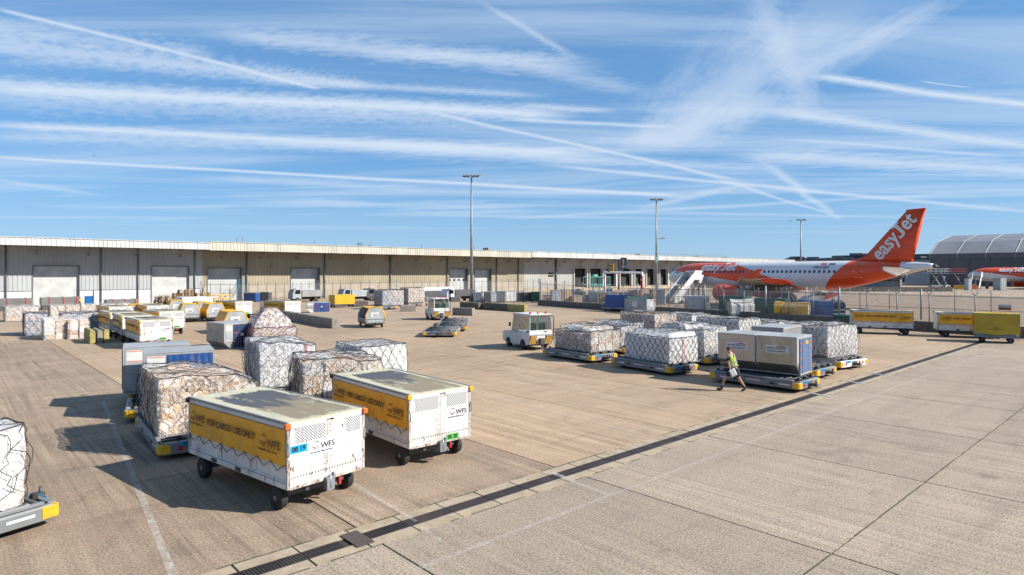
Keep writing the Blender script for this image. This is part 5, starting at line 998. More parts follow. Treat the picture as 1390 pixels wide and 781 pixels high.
# ------------------------------------------------------------------ trailers with draped covers
def draped(lab, loc, rz, Wd, Ln, H_, cov, cage=True, hexa=False, open_end=None, basecol='steel', drop=.5, inner=None, group='cage trailers under draped covers', sagk=.12, textmark=False):
    t = thing('covered_trailer', lab, 'trailer', loc, rz, group); X, Y = Wd/2, Ln/2; zb = .48
    f = MB(); f.box(-X, X, -Y, Y, zb-.08, zb); f.build('floor', M['grey'], t)
    f = MB()
    for sx in (-1, 1): f.box(sx*X-.03, sx*X+.03, -Y-.01, Y+.01, zb-.14, zb+.02)
    f.build('side_rail', M[basecol], t)
    for sx in (-1, 1):
        for yy in (-Y+.45, Y-.45): wheel(t, sx*(X-.12), yy, .19, .13)
    if cage:
        g = MB(); ys = [-Y+Ln*k/6 for k in range(7)]
        for sx in (-1, 1):
            for y in ys: g.tube([(sx*(X-.03), y, zb), (sx*(X-.03), y, H_-.12)], .018, 4)
            for z in (zb+.35, zb+.7, H_-.14): g.tube([(sx*(X-.03), -Y, z), (sx*(X-.03), Y, z)], .018, 4)
        for sy in (-1, 1):
            for k in range(5): x = -X+.05+(Wd-.1)*k/4; g.tube([(x, sy*(Y-.01), zb), (x, sy*(Y-.01), H_-.12)], .018, 4)
            for z in (zb+.35, zb+.7, H_-.14): g.tube([(-X+.03, sy*(Y-.01), z), (X-.03, sy*(Y-.01), z)], .018, 4)
        g.build('cage', M['lgrey'], t)
    if inner: MB().box(-X+.12, X-.12, -Y+.12, Y-.12, zb, H_-.3).build('inner_box', M[inner], t, bevel=.02)
    e = .0 if open_end is None else open_end
    zt = H_
    if hexa: pth = [(X+.03, zb+drop*.2), (X+.04, H_*.72), (X*.55, H_), (-X*.55, H_), (-X-.04, H_*.72), (-X-.03, zb+drop*.2)]
    else: pth = [(X+.06, zb+drop*.2), (X+.03, H_-.03), (X*.9, H_), (-X*.9, H_), (-X-.03, H_-.03), (-X-.06, zb+drop*.2)]
    n = len(pth)-1
    def cf(i, j):
        s_ = j*n; k = min(n-1, int(s_)); q = s_-k; x = pth[k][0]*(1-q)+pth[k+1][0]*q; z = pth[k][1]*(1-q)+pth[k+1][1]*q
        top_ = max(0, (z-zb)/(H_-zb)); sag = -sagk*math.sin(math.pi*i)*(abs(x) < X*.92)*(.6+.4*math.cos(x/X*1.5)); low = (1-top_)
        return (x*(1+.02*low*math.sin(i*11+j))+.012*low*math.sin(i*23+j*2), -Y-.02+(Ln+.04-e)*i+.02*math.sin(j*20), z+sag+.05*low*math.sin(i*9))
    c = MB().grid(cf, 36, 24).build('cover', M[cov], t)
    if True:   # hanging front flap on the near end
        pe = [p for p in pth]
        def ff(i, j):
            s_ = i*n; k = min(n-1, int(s_)); q = s_-k; x = pth[k][0]*(1-q)+pth[k+1][0]*q; z = pth[k][1]*(1-q)+pth[k+1][1]*q; z2 = zb+.1 if hexa else zb+drop*.3
            zz = z*(1-j)+min(z, z2)*j; return (x*(1-.0*j), -Y-.03-.03*math.sin(i*14)*j, zz)
        if open_end is None or open_end >= 0: 
            if not (open_end and open_end < .01): MB().grid(ff, 24, 8).build('end_flap', M[cov], c) if open_end is None else None
    if textmark:
        for z, s, tx in ((1.05, .1, 'W F S'), (.93, .08, 'Worldwide Flight Services')): text_mesh(tx, s, M['inkd'], 'lettering', c, (-X-.1, 0, z), RS, .001)
    return t
def facing(u0, u1, d0, d1, depth):   # middle and heading of a trailer whose long side faces us between two sight lines
    P, Q = RAY(u0, d0), RAY(u1, d1); dv = (Q-P).normalized(); L_ = (Q-P).length; al = math.atan2(-dv.y, -dv.x); return (P+Q)/2+Vector((-dv.y, dv.x, 0))*depth/2, al-math.pi/2, L_
m_, r_, L_ = facing(1322, 1384, 43.0, 41.6, 1.5); draped('olive covered flat trailer in front of the cargo carts at the right edge', m_, r_, 1.5, L_, 2.0, 'olive', cage=False, inner='greyt', basecol='grey', textmark=True, sagk=.06)
m_, r_, L_ = facing(817, 848, 77.5, 75.5, 1.5); draped('cage trailer under a sagging bright blue cover beside the low dark wall', m_, r_, 1.5, L_, 2.05, 'bluet', open_end=.5, drop=.1)
m_, r_, L_ = facing(915.5, 958, 73.5, 71.5, 1.5); draped('cage trailer half covered by a pale grey sheet left of the dark green cover', m_, r_, 1.5, L_, 2.1, 'greyt', open_end=1.2, drop=0)
m_, r_, L_ = facing(976, 1012, 70, 68, 1.5); draped('trailer under a dark green cover beneath the airliner engine', m_, r_, 1.6, L_, 2.2, 'greent', cage=False)
m_, r_, L_ = facing(989, 1022, 64.5, 64., 1.6); draped('six sided trailer with white cover and brown box, in front of the dark green cover', m_, r_+R(14), 1.7, L_, 2.05, 'whitet', hexa=True, open_end=.01, inner='c2', drop=.2)
m_, r_, L_ = facing(1024, 1066, 67, 65, 1.6); draped('trailer under a glossy sea green cover between the white and the yellow covers', m_, r_, 1.6, L_, 2.05, 'greent', cage=False)
m_, r_, L_ = facing(1050, 1094, 61.5, 59.5, 1.6); draped('hexagonal trailer under a bright yellow cover behind the right load group', m_, r_+R(8), 1.6, L_, 1.95, 'yellowt', hexa=True, open_end=.01, inner='placard')
m_, r_, L_ = facing(1081, 1128, 63.5, 59.5, 1.7); draped('cage trailer with a dark blue pitched cover beside the steel fence post', m_, r_+R(6), 1.7, L_, 2.1, 'bluet', hexa=True, open_end=.01)
# grey waste container with green lid
P = RAY(878, 71.5); c_, r_ = centre((P.x, P.y), 137, 1.9, 3.0); t = thing('waste_container', 'grey steel waste container with white notice and green lid, right of the blue covered trailer', 'container', c_, r_)
MB().prism([(-.95, .15), (.95, .15), (.95, 1.7), (-.95, 1.7)], 'y', -1.5, 1.5).build('bin_body', M['lgrey'], t, bevel=.03)
MB().grid(lambda i, j: (-.9+1.8*i, -1.3+2.7*j, 1.72+.22*math.sin(math.pi*i)*(.7+.3*math.sin(j*8))), 10, 10).build('lid', M['greent'], t)
for y in (-1., -.3, .6, 1.2): MB().box(-.985, -.95, y-.04, y+.04, .2, 1.65).build('rib', M['lgrey'], t)
MB().box(-.99, -.975, -.25, .4, .8, 1.45).build('placard', M['placard'], t); MB().box(-.4, .3, -1.52, -1.5, .8, 1.5).build('notice', M['placard'], t)
MB().box(.6, .85, -1.52, -1.5, 1.4, 1.6).build('warning_mark', M['red'], t)
for sx in (-1, 1):
    for sy in (-1, 1): wheel(t, sx*.75, sy*1.2, .15, .1)
# green low trolley near the drain end
m_, r_, L_ = facing(1131, 1158, 52, 51, 1.); t = thing('flat_trolley', 'low dark green flat trolley in front of the fence beside the first cargo cart', 'trolley', m_, r_); MB().box(-.5, .5, -L_/2, L_/2, .9, 1.25).build('tray', M['greent'], t); 
for sx in (-1, 1):
    for sy in (-1, 1): MB().box(sx*.42-.04, sx*.42+.04, sy*L_*.42-.04, sy*L_*.42+.04, .25, .9).build('leg', M['steel'], t); wheel(t, sx*.42, sy*L_*.42, .14, .08)
# white sheet covered cart near the pallets
P = RAY(247, 74); c_, r_ = centre((P.x, P.y), 137, 3.4, 1.8); draped('long trailer under a plain white sheet in front of the wooden pallets', c_, r_, 3.4, 2.2, 1.85, 'whitet', cage=False, group='trailers near the wooden pallets')
# yellow covered dolly
P = RAY(455, 85); c_, r_ = centre((P.x, P.y), 132, 2.9, 1.9); draped('dolly under a shiny yellow cover with red print against the far barrier', c_, r_, 2.9, 1.8, 1.75, 'yellowt', hexa=False, cage=False, drop=0, group='trailers near the wooden pallets')

# ------------------------------------------------------------------ wooden pallets
def woodstack(lab, u, d, n, tilt=0, w=1.2, h=None, al=132):
    P = RAY(u, d); t = thing('wooden_pallet_stack', lab, 'pallet stack', P, R(al-90), 'stacks of used wooden pallets'); rs = random.Random(int(u))
    q = MB()
    for k in range(7): y = -.5+k/6; q.box(-w/2, w/2, y-.045, y+.045, .12, .142)
    for x in (-w/2+.05, 0, w/2-.05): q.box(x-.05, x+.05, -.5, .5, .1, .12)
    for x in (-w/2+.05, 0, w/2-.05):
        for y in (-.45, 0, .45): q.box(x-.05, x+.05, y-.06, y+.06, .02, .1)
    for y in (-.45, 0, .45): q.box(-w/2, w/2, y-.05, y+.05, 0, .02)
    me_ = q.mesh('pallet', M['wood'])
    for k in range(n): mobj('pallet', me_, t, (rs.uniform(-.05, .05)+(k*.02 if tilt else 0), rs.uniform(-.05, .05), k*.147), (0, R(rs.uniform(0, 5)) if tilt else 0, rs.uniform(-.05, .05)+(rs.uniform(-.3, .3) if tilt else 0)))
for u, d, n, tl, w, lab in ((216, 83, 11, 1, 1.3, 'untidy heap of broken wooden pallets, left end, below the second roller door'), (224, 83, 12, 1, 1.9, 'untidy heap of broken wooden pallets in the middle of the row'), (232, 83, 9, 1, 1.3, 'low slanting heap of wooden pallets beside the square stack'), (240.5, 84, 14, 0, 1.0, 'narrow square stack of wooden pallets below the second roller door'), (251.5, 84.5, 17, 0, 1.7, 'tallest square stack of wooden pallets by the fence corner'), (274, 86, 14, 0, 1.7, 'stack of wooden pallets behind the white sheeted trailer'), (284, 82, 10, 0, .9, 'short stack of wooden pallets beside the yellow railing')): woodstack(lab, u, d, n, tl, w)

# yellow railing platform
P = RAY(286.5, 78); t = thing('maintenance_platform', 'yellow tubular railing platform between the wooden pallets and the carts', 'platform', P, R(40))
q = MB(); q.box(0, 2.4, 0, 1., .95, 1.02); q.build('deck', M['yellow'], t)
for x in (0, 1.2, 2.4):
    for y in (0, 1): MB().tube([(x, y, .0), (x, y, 1.95)], .05, 6).build('leg', M['yellow'], t)
for y in (0, 1): q = MB(); q.tube([(0, y, 1.95), (2.4, y, 1.95)], .045, 6); q.tube([(0, y, 1.5), (2.4, y, 1.5)], .035, 6); q.tube([(0, y, 1.9), (1.2, y, 1.0)], .035, 5); q.tube([(1.2, y, 1.9), (2.4, y, 1.0)], .035, 5); q.build('rail', M['yellow'], t)
# blue step ladder by the dark framed shutter
P = AB(wa(312, 109.6), 109.6); t = thing('access_steps', 'light blue mobile access steps standing before the dark framed shutter', 'steps', P, GROT)
for s in (0, .8): MB().tube([(0, s, 0), (1.7, s, 2.6)], .04, 5).build('stringer', M['cyan'], t); MB().tube([(0, s, 1), (1.7, s, 3.6), (2.3, s, 3.6), (2.3, s, 0)], .035, 5).build('handrail', M['cyan'], t)
for k in range(8): MB().box(.2*k+.1, .2*k+.3, 0, .8, .32*k+.25, .32*k+.29).build('tread', M['steel'], t)

# ------------------------------------------------------------------ concrete barrier blocks
BCACHE = {}
def block(lab, P, rz, L_, Wd=.6, H_=.8, mat='barrier', group='loose concrete barrier blocks'):
    k = (round(L_, 2), Wd, H_, mat)
    if k not in BCACHE:
        x, y = L_/2, Wd/2; BCACHE[k] = MB().prism([(-y, 0), (y, 0), (y, H_*.82), (y-.05, H_), (-y+.05, H_), (-y, H_*.82)], 'x', -x, x).mesh('barrier_block', M[mat])
    o = mobj('barrier_block', BCACHE[k], None, P, (0, 0, rz), bevel=.035); return tag(o, lab, 'concrete block', group)
a0 = R(127); d_ = Vector((math.cos(a0), math.sin(a0), 0)); P0 = GP(455, 446.3)+d_*1.35+Vector((0, .2, 0))
nm = ('nearest the camera', 'second from the near end', 'third from the near end', 'fourth from the near end', 'fifth from the near end', 'sixth from the near end', 'next to the last at the far end', 'at the far end behind an olive curtained cart')
for k in range(8): block('concrete block of the long diagonal line, '+nm[k], P0+d_*2.72*k, a0+random.uniform(-.02, .02), 2.62, .72, .84)
for u0, v0, u1, v1, h, mt, lab in ((544, 423.3, 565, 423, .8, 'barrier', 'short concrete block in front of the far white tug'), (614, 428, 641, 429, .85, 'barrier', 'concrete block just behind the middle tug'),
    (498, 415.5, 447, 415.5, .8, 'barrierd', 'long low concrete block behind the yellow covered dolly'), (479, 417, 500, 417, .9, 'barrier', 'concrete block left of the far wrapped load'),
    (624, 418.5, 649, 420.5, .85, 'barrierd', 'dark concrete block at the foot of the tall mast'), (651, 420, 668, 421.3, .9, 'barrierd', 'dark concrete block right of the tall mast, first of three'), (668.5, 421.3, 688, 422.6, .9, 'barrierd', 'dark concrete block right of the tall mast, second of three'), (688.5, 422.6, 711.5, 424.3, .9, 'yblock', 'concrete block with yellow end at the right of the dark row'),
    (566, 410, 580, 410, .8, 'barrier', 'pale far concrete block left of the middle tug cab'), (595, 409.6, 625, 409.6, .8, 'barrier', 'pale far concrete block behind the middle tug'), (642, 409.5, 653, 409.5, .8, 'barrier', 'pale far concrete block right beside the tall mast'), (661, 409.4, 680, 409.4, .85, 'barrier', 'pale far concrete block between the bins, left of the yellow one'), (686.5, 408, 704, 408, .85, 'yblock', 'far concrete block painted yellow on top'), (709, 407.6, 727, 407.6, .85, 'barrier', 'pale far concrete block nearest the wall bend'), (760, 399, 792, 399.5, .9, 'barrier', 'pale far concrete block inside the fenced yard'), (798, 400, 822, 400.5, .9, 'barrier', 'second pale concrete block inside the fenced yard')):
    A_, B_ = GP(u0, v0), GP(u1, v1); dv = B_-A_; n_ = Vector((-dv.y, dv.x, 0)).normalized(); block(lab, (A_+B_)/2+(n_ if n_.y > 0 else -n_)*.3, math.atan2(dv.y, dv.x), dv.length, .6, h, mt)
P = GP(122.5, 467.3); dd = Vector((-.64, .77, 0)); nn = Vector((.77, .64, 0))
for k, (o_, m__, lab) in enumerate(((0.18, 'yblock', 'yellow painted concrete slab barrier beside the wrapped stacks, left one'), (.62, 'barrier', 'bare concrete slab barrier standing against the yellow one'), (1.0, 'yblock', 'yellow edged concrete slab barrier, right one of the three beside the white carts'))): block(lab, P+dd*1.7+nn*(o_-.05), math.atan2(dd.y, dd.x), 3.3-.25*k, .33, .9-.05*(k == 1), m__, 'painted concrete slabs by the carts')
# yellow and black guard post by the roller door
P = GP(108.5, 430); t = thing('guard_post', 'slim yellow topped guard post between the brown netted pallets', 'post', P, 0); MB().tube([(0, 0, 0), (0, 0, 1.5)], .1, 8).build('pole', M['black'], t); MB().tube([(0, 0, 1.5), (0, 0, 1.9)], .11, 8).build('cap', M['yellow'], t)

# ------------------------------------------------------------------ tow tractors
def tug(lab, loc, rz, driver=False, Wd=1.65, Ln=3.5, chev=True):
    t = thing('tow_tractor', lab, 'tow tractor', loc, rz, 'white tow tractors'); X, Y = Wd/2, Ln/2   # front is +y
    def side(s):
        x = s*X; return x
    # lower body profile with wheel arches, in y-z
    def arch(yc, r, n=8): return [(yc-r*math.cos(math.pi*k/n), .26+r*math.sin(math.pi*k/n)*1.05) for k in range(n+1)]
    pr = [(-Y, .38), (-Y+.42, .32)]+arch(-Y+.85, .36)+[(-Y+1.3, .26), (Y-1.2, .26)]+arch(Y-.75, .34)+[(Y-.3, .3), (Y-.02, .36), (Y, .82), (Y-.06, .98), (Y-1.15, 1.08), (Y-1.25, 1.05), (-Y+.0, 1.05)]
    MB().prism(pr, 'x', -X, X).build('body', M['white'], t, bevel=.025)
    MB().box(-X+.12, X-.12, -Y+.2, Y-.15, .28, .9).build('chassis', M['black'], t)
    yb, yf = -Y+.02, Y-1.2; z0, z1 = 1.06, 2.12
    # cab frame
    for sx in (-1, 1):
        for yy, yt in ((yb+.05, yb+.12), (yf-.75, yf-.78), (yf-.03, yf-.2)):
            MB().tube([(sx*(X-.05), yy, z0), (sx*(X-.1), yt, z1)], .05, 4).build('cab_pillar', M['white'], t)
        MB().add([(sx*(X-.07), yf-.1, z0+.02), (sx*(X-.07), yf-.68, z0+.02), (sx*(X-.1), yf-.72, z1-.04), (sx*(X-.1), yf-.24, z1-.04)], [(0, 1, 2, 3)]).build('side_window', M['mirror'], t)
        MB().add([(sx*(X-.07), yf-.82, z0+.12), (sx*(X-.07), yb+.15, z0+.12), (sx*(X-.1), yb+.2, z1-.06), (sx*(X-.1), yf-.84, z1-.06)], [(0, 1, 2, 3)]).build('side_window', M['mirror'], t)
        d = MB().box(sx*X-.012, sx*X+.012, yf-.78, yf-.02, .42, 1.04).build('door', M['white'], t, bevel=.01); MB().box(sx*(X+.013)-.01, sx*(X+.013)+.01, yf-.72, yf-.6, .92, .95).build('handle', M['black'], d)
    MB().box(-X+.04, X-.04, yb-.01, yf-.1, z1, z1+.08).build('cab_roof', M['white'], t, bevel=.03)
    MB().box(-X+.02, X-.02, yb, yb+.1, .96, 1.22).build('rear_panel', M['white'], t, bevel=.01)
    MB().add([(-X+.12, yb+.05, 1.23), (X-.12, yb+.05, 1.23), (X-.14, yb+.12, z1-.03), (-X+.14, yb+.12, z1-.03)], [(0, 1, 2, 3)]).build('rear_window', M['mirror'], t)
    MB().add([(-X+.1, yf-.02, z0+.02), (X-.1, yf-.02, z0+.02), (X-.14, yf-.2, z1-.03), (-X+.14, yf-.2, z1-.03)], [(0, 1, 2, 3)]).build('windscreen', M['mirror'], t)
    s = MB(); s.box(-.55, -.1, yb+.35, yb+.5, 1.0, 1.65); s.box(.1, .55, yb+.35, yb+.5, 1.0, 1.65); s.box(-.55, .55, yb+.35, yb+.85, .95, 1.12); s.build('seat', M['black'], t, bevel=.03)
    st = MB().tube([(-.33+.17*math.cos(a/10*6.283), yf-.45+.05*math.sin(a/10*6.283), 1.35+.15*math.sin(a/10*6.283)) for a in range(10)], .015, 5, closed=True).build('steering_wheel', M['black'], t)
    if chev:
        for s_ in (-1, 1):
            p = MB().box(s_*(X-.28)-.24, s_*(X-.28)+.24, -Y-.012, -Y-.001, .42, .9).build('chevron_board', M['black'], t); c = MB(); x0, x1 = s_*(X-.28)-.24, s_*(X-.28)+.24
            for k in range(4): a = x0+.12*k-.02*0; c.add([(a, -Y-.016, .42), (a+.06, -Y-.016, .42), (min(x1, a+.2), -Y-.016, .9), (min(x1-.0, a+.14), -Y-.016, .9)], [(0, 1, 2, 3)])
            c.build('chevron_stripe', M['yellow'], p)
        MB().box(-X, X, -Y-.008, -Y+.01, .9, .97).build('rear_bumper', M['lgrey'], t)
    MB().box(-.16, .16, -Y-.22, -Y+.02, .36, .75).build('tow_hitch', M['dgrey'], t, bevel=.02)
    for s_ in (-1, 1): MB().box(s_*(X-.1)-.05, s_*(X-.1)+.05, -Y-.02, -Y, .74, .84).build('tail_light', M['red'], t); MB().tube([(s_*(X-.2), Y+.005, .72), (s_*(X-.2), Y-.05, .72)], .09, 12).build('headlight', M['placard'], t)
    MB().box(-.5, .5, Y-.005, Y+.02, .45, .62).build('bumper', M['dgrey'], t)
    for s_, c in ((-.55, 'red'), (.0, 'orangep'), (.55, 'red')): MB().tube([(s_, yb+.35, z1+.08), (s_, yb+.35, z1+.22)], [.07, .055], 10).build('beacon', M[c], t)
    MB().tube([(X+.0, yf-.1, 1.3), (X+.18, yf-.05, 1.3), (X+.18, yf-.05, 1.7)], .015, 5).build('mirror_arm', M['black'], t); MB().tube([(X+.02, yb, .6), (X+.06, yb-.05, 1.2), (X+.06, yb-.05, 2.05), (X-.1, yb+.2, 2.1)], .03, 6).build('exhaust_pipe', M['black'], t)
    MB().box(-X-.2, -X-.08, yf-.08, yf-.03, 1.35, 1.6).build('mirror', M['black'], t)
    text_mesh('WFS', .13, M['inkb'], 'letters', t, (.32, yb-.004, 1.11), RE, .003); 
    for sx in (-1, 1):
        for yy in (-Y+.85, Y-.75): wheel(t, sx*(X-.1), yy, .3, .22)
    return t
c_, r_ = centre((1.04, 37.9), 118, 1.65, 3.5); tg = tug('white tow tractor with chevron rear and red beacons coupled to the brown carton pallet', c_, r_)
c_, r_ = centre((-7.75, 62.2), 112, 1.65, 3.6); tg2 = dup(tg, c_, r_, 'white tow tractor with a driver in yellow, pulling three empty dollies')
P = RAY(557, 93.5); tg3 = dup(tg, P, R(-8-90), 'white tow tractor facing right, far off beside the wrapped loads')

# ------------------------------------------------------------------ people
skinm = paint('skin', (.48, .27, .19), .55, dirt=.1); hair = paint('brown_hair', (.06, .03, .02), .7); hiv = paint('hi_vis_yellow', (.72, 1., .02), .6, dirt=.05); refl = paint('reflective_band', (.55, .58, .6), .35, dirt=.1); navyc = paint('navy_cloth', (.012, .015, .035), .8, dirt=.1); boot = paint('black_boot', (.012, .012, .014), .6); sock = paint('pink_sock', (.5, .03, .2), .8)
def skin_obj(name, verts, edges, radii, mat, parent, sub=2):
    me = bpy.data.meshes.new(name); me.from_pydata(verts, edges, []); me.materials.append(mat); o = bpy.data.objects.new(name, me); COL.objects.link(o); o.parent = parent
    o.modifiers.new('skin', 'SKIN').use_smooth_shade = True
    for i, r in enumerate(radii): sv = me.skin_vertices[0].data[i]; sv.radius = (r, r) if not isinstance(r, tuple) else r; sv.use_root = (i == 0)
    s = o.modifiers.new('sub', 'SUBSURF'); s.levels = sub; s.render_levels = sub; return o
def ellip(c, r, n=12, m=8, f=None):
    g = [[tuple(Vector(c)+Vector((r[0]*math.sin(math.pi*(j+.01)/(m+.02))*math.cos(2*math.pi*i/n), r[1]*math.sin(math.pi*(j+.01)/(m+.02))*math.sin(2*math.pi*i/n), -r[2]*math.cos(math.pi*(j+.01)/(m+.02))))) for i in range(n)] for j in range(m+1)]
    return MB().loft(g)
# walking man: heading -x (left), seen from his left and behind
Pm = GP(993, 531); t = thing('person', 'man in yellow hi-vis vest, navy shorts and boots walking with papers in hand', 'person', Pm, 0)
V = {'hip': (.12, 0, .90), 'chest': (0, .0, 1.28), 'neckb': (-.05, .0, 1.46), 'neck': (-.08, 0, 1.55), 'head': (-.10, 0, 1.64), 'crown': (-.105, 0, 1.73),
 'shL': (-.17, -.1, 1.41), 'elL': (-.17, -.15, 1.14), 'wrL': (-.13, -.2, .92), 'pmL': (-.11, -.22, .84), 'shR': (.1, .1, 1.40), 'elR': (.02, .2, 1.14), 'wrR': (-.2, .22, 1.1), 'pmR': (-.28, .22, 1.12),
 'hpL': (.15, -.09, .86), 'knL': (.27, -.1, .5), 'anL': (.5, -.1, .16), 'toL': (.40, -.1, .04), 'hpR': (.08, .09, .86), 'knR': (-.24, .1, .5), 'anR': (-.36, .1, .1), 'toR': (-.55, .1, .09)}
RR = {'hip': .13, 'chest': .135, 'neckb': .09, 'neck': .055, 'head': .085, 'crown': .07, 'shL': .065, 'elL': .045, 'wrL': .03, 'pmL': .032, 'shR': .065, 'elR': .045, 'wrR': .03, 'pmR': .032, 'hpL': .1, 'knL': .062, 'anL': .04, 'toL': .035, 'hpR': .1, 'knR': .062, 'anR': .04, 'toR': .035}
ED = [('hip', 'chest'), ('chest', 'neckb'), ('neckb', 'neck'), ('neck', 'head'), ('head', 'crown'), ('neckb', 'shL'), ('shL', 'elL'), ('elL', 'wrL'), ('wrL', 'pmL'), ('neckb', 'shR'), ('shR', 'elR'), ('elR', 'wrR'), ('wrR', 'pmR'), ('hip', 'hpL'), ('hpL', 'knL'), ('knL', 'anL'), ('anL', 'toL'), ('hip', 'hpR'), ('hpR', 'knR'), ('knR', 'anR'), ('anR', 'toR')]
V2 = dict(V); R2 = dict(RR)
for s, yo in (('L', -.22), ('R', .22)):
    base = Vector(V['pm'+s])
    for k in range(4):
        a = base+Vector((-.012, (k-1.5)*.02, -.03)) if s == 'L' else base+Vector((-.03, (k-1.5)*.02, 0)); b = a+(Vector((-.01, 0, -.045)) if s == 'L' else Vector((-.045, 0, -.015)))*(1, 1.1, 1.05, .85)[k]; c = b+(Vector((.012, 0, -.03)) if s == 'L' else Vector((-.012, 0, -.03)))
        V2['f%s%d' % (s, k)] = tuple(b); V2['g%s%d' % (s, k)] = tuple(c); R2['f%s%d' % (s, k)] = .009; R2['g%s%d' % (s, k)] = .008; ED += [('pm'+s, 'f%s%d' % (s, k)), ('f%s%d' % (s, k), 'g%s%d' % (s, k))]
    V2['t'+s] = tuple(base+Vector((-.03, .03 if s == 'L' else -.03, -.02))); R2['t'+s] = .01; ED.append(('pm'+s, 't'+s))
ks = list(V2); ix = {k: i for i, k in enumerate(ks)}
skin_obj('body', [V2[k] for k in ks], [(ix[a], ix[b]) for a, b in ED], [R2[k] for k in ks], skinm, t, 1)
def seg(name, pts, rad, mat, sub=1): return skin_obj(name, pts, [(i, i+1) for i in range(len(pts)-1)], rad, mat, t, sub)
seg('vest', [(.1, 0, .93), (.06, 0, 1.08), (-.0, 0, 1.27), (-.04, 0, 1.42), (-.06, 0, 1.48)], [(.155, .155), (.16, .16), (.175, .175), (.165, .155), (.09, .09)], hiv)
for z, x in ((1.02, .085), (1.17, .035)): MB().tube([(x+.165*math.cos(q/16*6.283), .165*math.sin(q/16*6.283), z) for q in range(16)], .022, 4, closed=True).build('reflective_band', refl, t)
for y in (-.07, .09): MB().tube([(y+.09, -.155, 1.02), (y+.05, -.165, 1.15), (y, -.175, 1.32), (y-.03, -.11, 1.47), (y-.04, -.0, 1.5)], .02, 4).build('reflective_band', refl, t)
seg('sleeve', [(-.13, -.08, 1.44), (-.175, -.12, 1.28), (-.175, -.14, 1.2)], [.075, .07, .062], navyc); seg('sleeve', [(.07, .08, 1.44), (.08, .13, 1.28), (.06, .16, 1.2)], [.075, .07, .062], navyc)
skin_obj('shorts', [(.12, 0, .97), (.14, 0, .86), (.17, -.09, .78), (.24, -.1, .56), (.04, .09, .78), (-.2, .1, .56)], [(0, 1), (1, 2), (2, 3), (1, 4), (4, 5)], [(.14, .17), (.145, .175), .115, .098, .115, .098], navyc, t, 1)
for pts in ([(.40, -.1, .26), (.49, -.1, .15), (.49, -.1, .1), (.40, -.1, .035), (.34, -.1, .035)], [(-.34, .1, .22), (-.36, .1, .1), (-.37, .1, .06), (-.48, .1, .05), (-.57, .1, .075)]): seg('boot', pts, [.055, .055, .055, .048, .04], boot)
for p in ((.385, -.1, .29), (-.325, .1, .25)): seg('sock', [(p[0]-.012, p[1], p[2]+.02), (p[0]+.012, p[1], p[2]-.02)], [.048, .048], sock)
h = ellip((-.095, 0, 1.69), (.105, .085, .095)).build('hair', hair, t); ellip((-.17, 0, 1.64), (.02, .012, .02)).build('nose', skinm, t)
for s in (-1, 1): ellip((-.105, s*.085, 1.64), (.02, .012, .032)).build('ear', skinm, t); ellip((-.178, s*.032, 1.665), (.008, .012, .008)).build('eye', boot, t)
MB().box(-.002, .035, -.025, .025, 0, .003).build('mouth', sock, t, (-.178, 0, 1.605), (0, R(90), 0))
pp = MB().grid(lambda i, j: (-.15+.24*i+.02*math.sin(j*3), -.31+.01*math.sin(i*3), .62+.3*j), 4, 4).build('papers', M['whitec'], None, Pm, (0, R(-28), 0)); tag(pp, 'white sheets of paper held by the walking man', 'papers'); pp.location = Pm+Vector((.34, .03, .1)); pp.modifiers.new('s', 'SOLIDIFY').thickness = .006
# driver in the middle tug
dr = thing('person', 'driver in a yellow hi-vis jacket seated in the middle tow tractor', 'person', tg2.location+Vector((0, 0, 0)), tg2.rotation_euler.z)
yb = -1.75; hv = [(.3, yb+.7, 1.12), (.3, yb+.68, 1.35), (.3, yb+.7, 1.52), (.3, yb+.72, 1.62), (.3, yb+.74, 1.72), (.3, yb+.74, 1.8), (.12, yb+.7, 1.48), (.05, yb+.85, 1.25), (.05, yb+1.1, 1.3), (.48, yb+.7, 1.48), (.55, yb+.85, 1.25), (.5, yb+1.1, 1.3), (.2, yb+1.1, 1.05), (.4, yb+1.1, 1.05)]
skin_obj('body', hv, [(0, 1), (1, 2), (2, 3), (3, 4), (4, 5), (2, 6), (6, 7), (7, 8), (2, 9), (9, 10), (10, 11), (0, 12), (0, 13)], [.13, .14, .1, .05, .08, .07, .06, .045, .03, .06, .045, .03, .08, .08], skinm, dr, 1)
skin_obj('jacket', hv[:3]+[hv[6], hv[7], hv[9], hv[10]], [(0, 1), (1, 2), (2, 3), (3, 4), (2, 5), (5, 6)], [.16, .18, .12, .085, .065, .085, .065], hiv, dr, 1)
ellip((.3, yb+.72, 1.77), (.09, .1, .07)).build('hair', hair, dr)
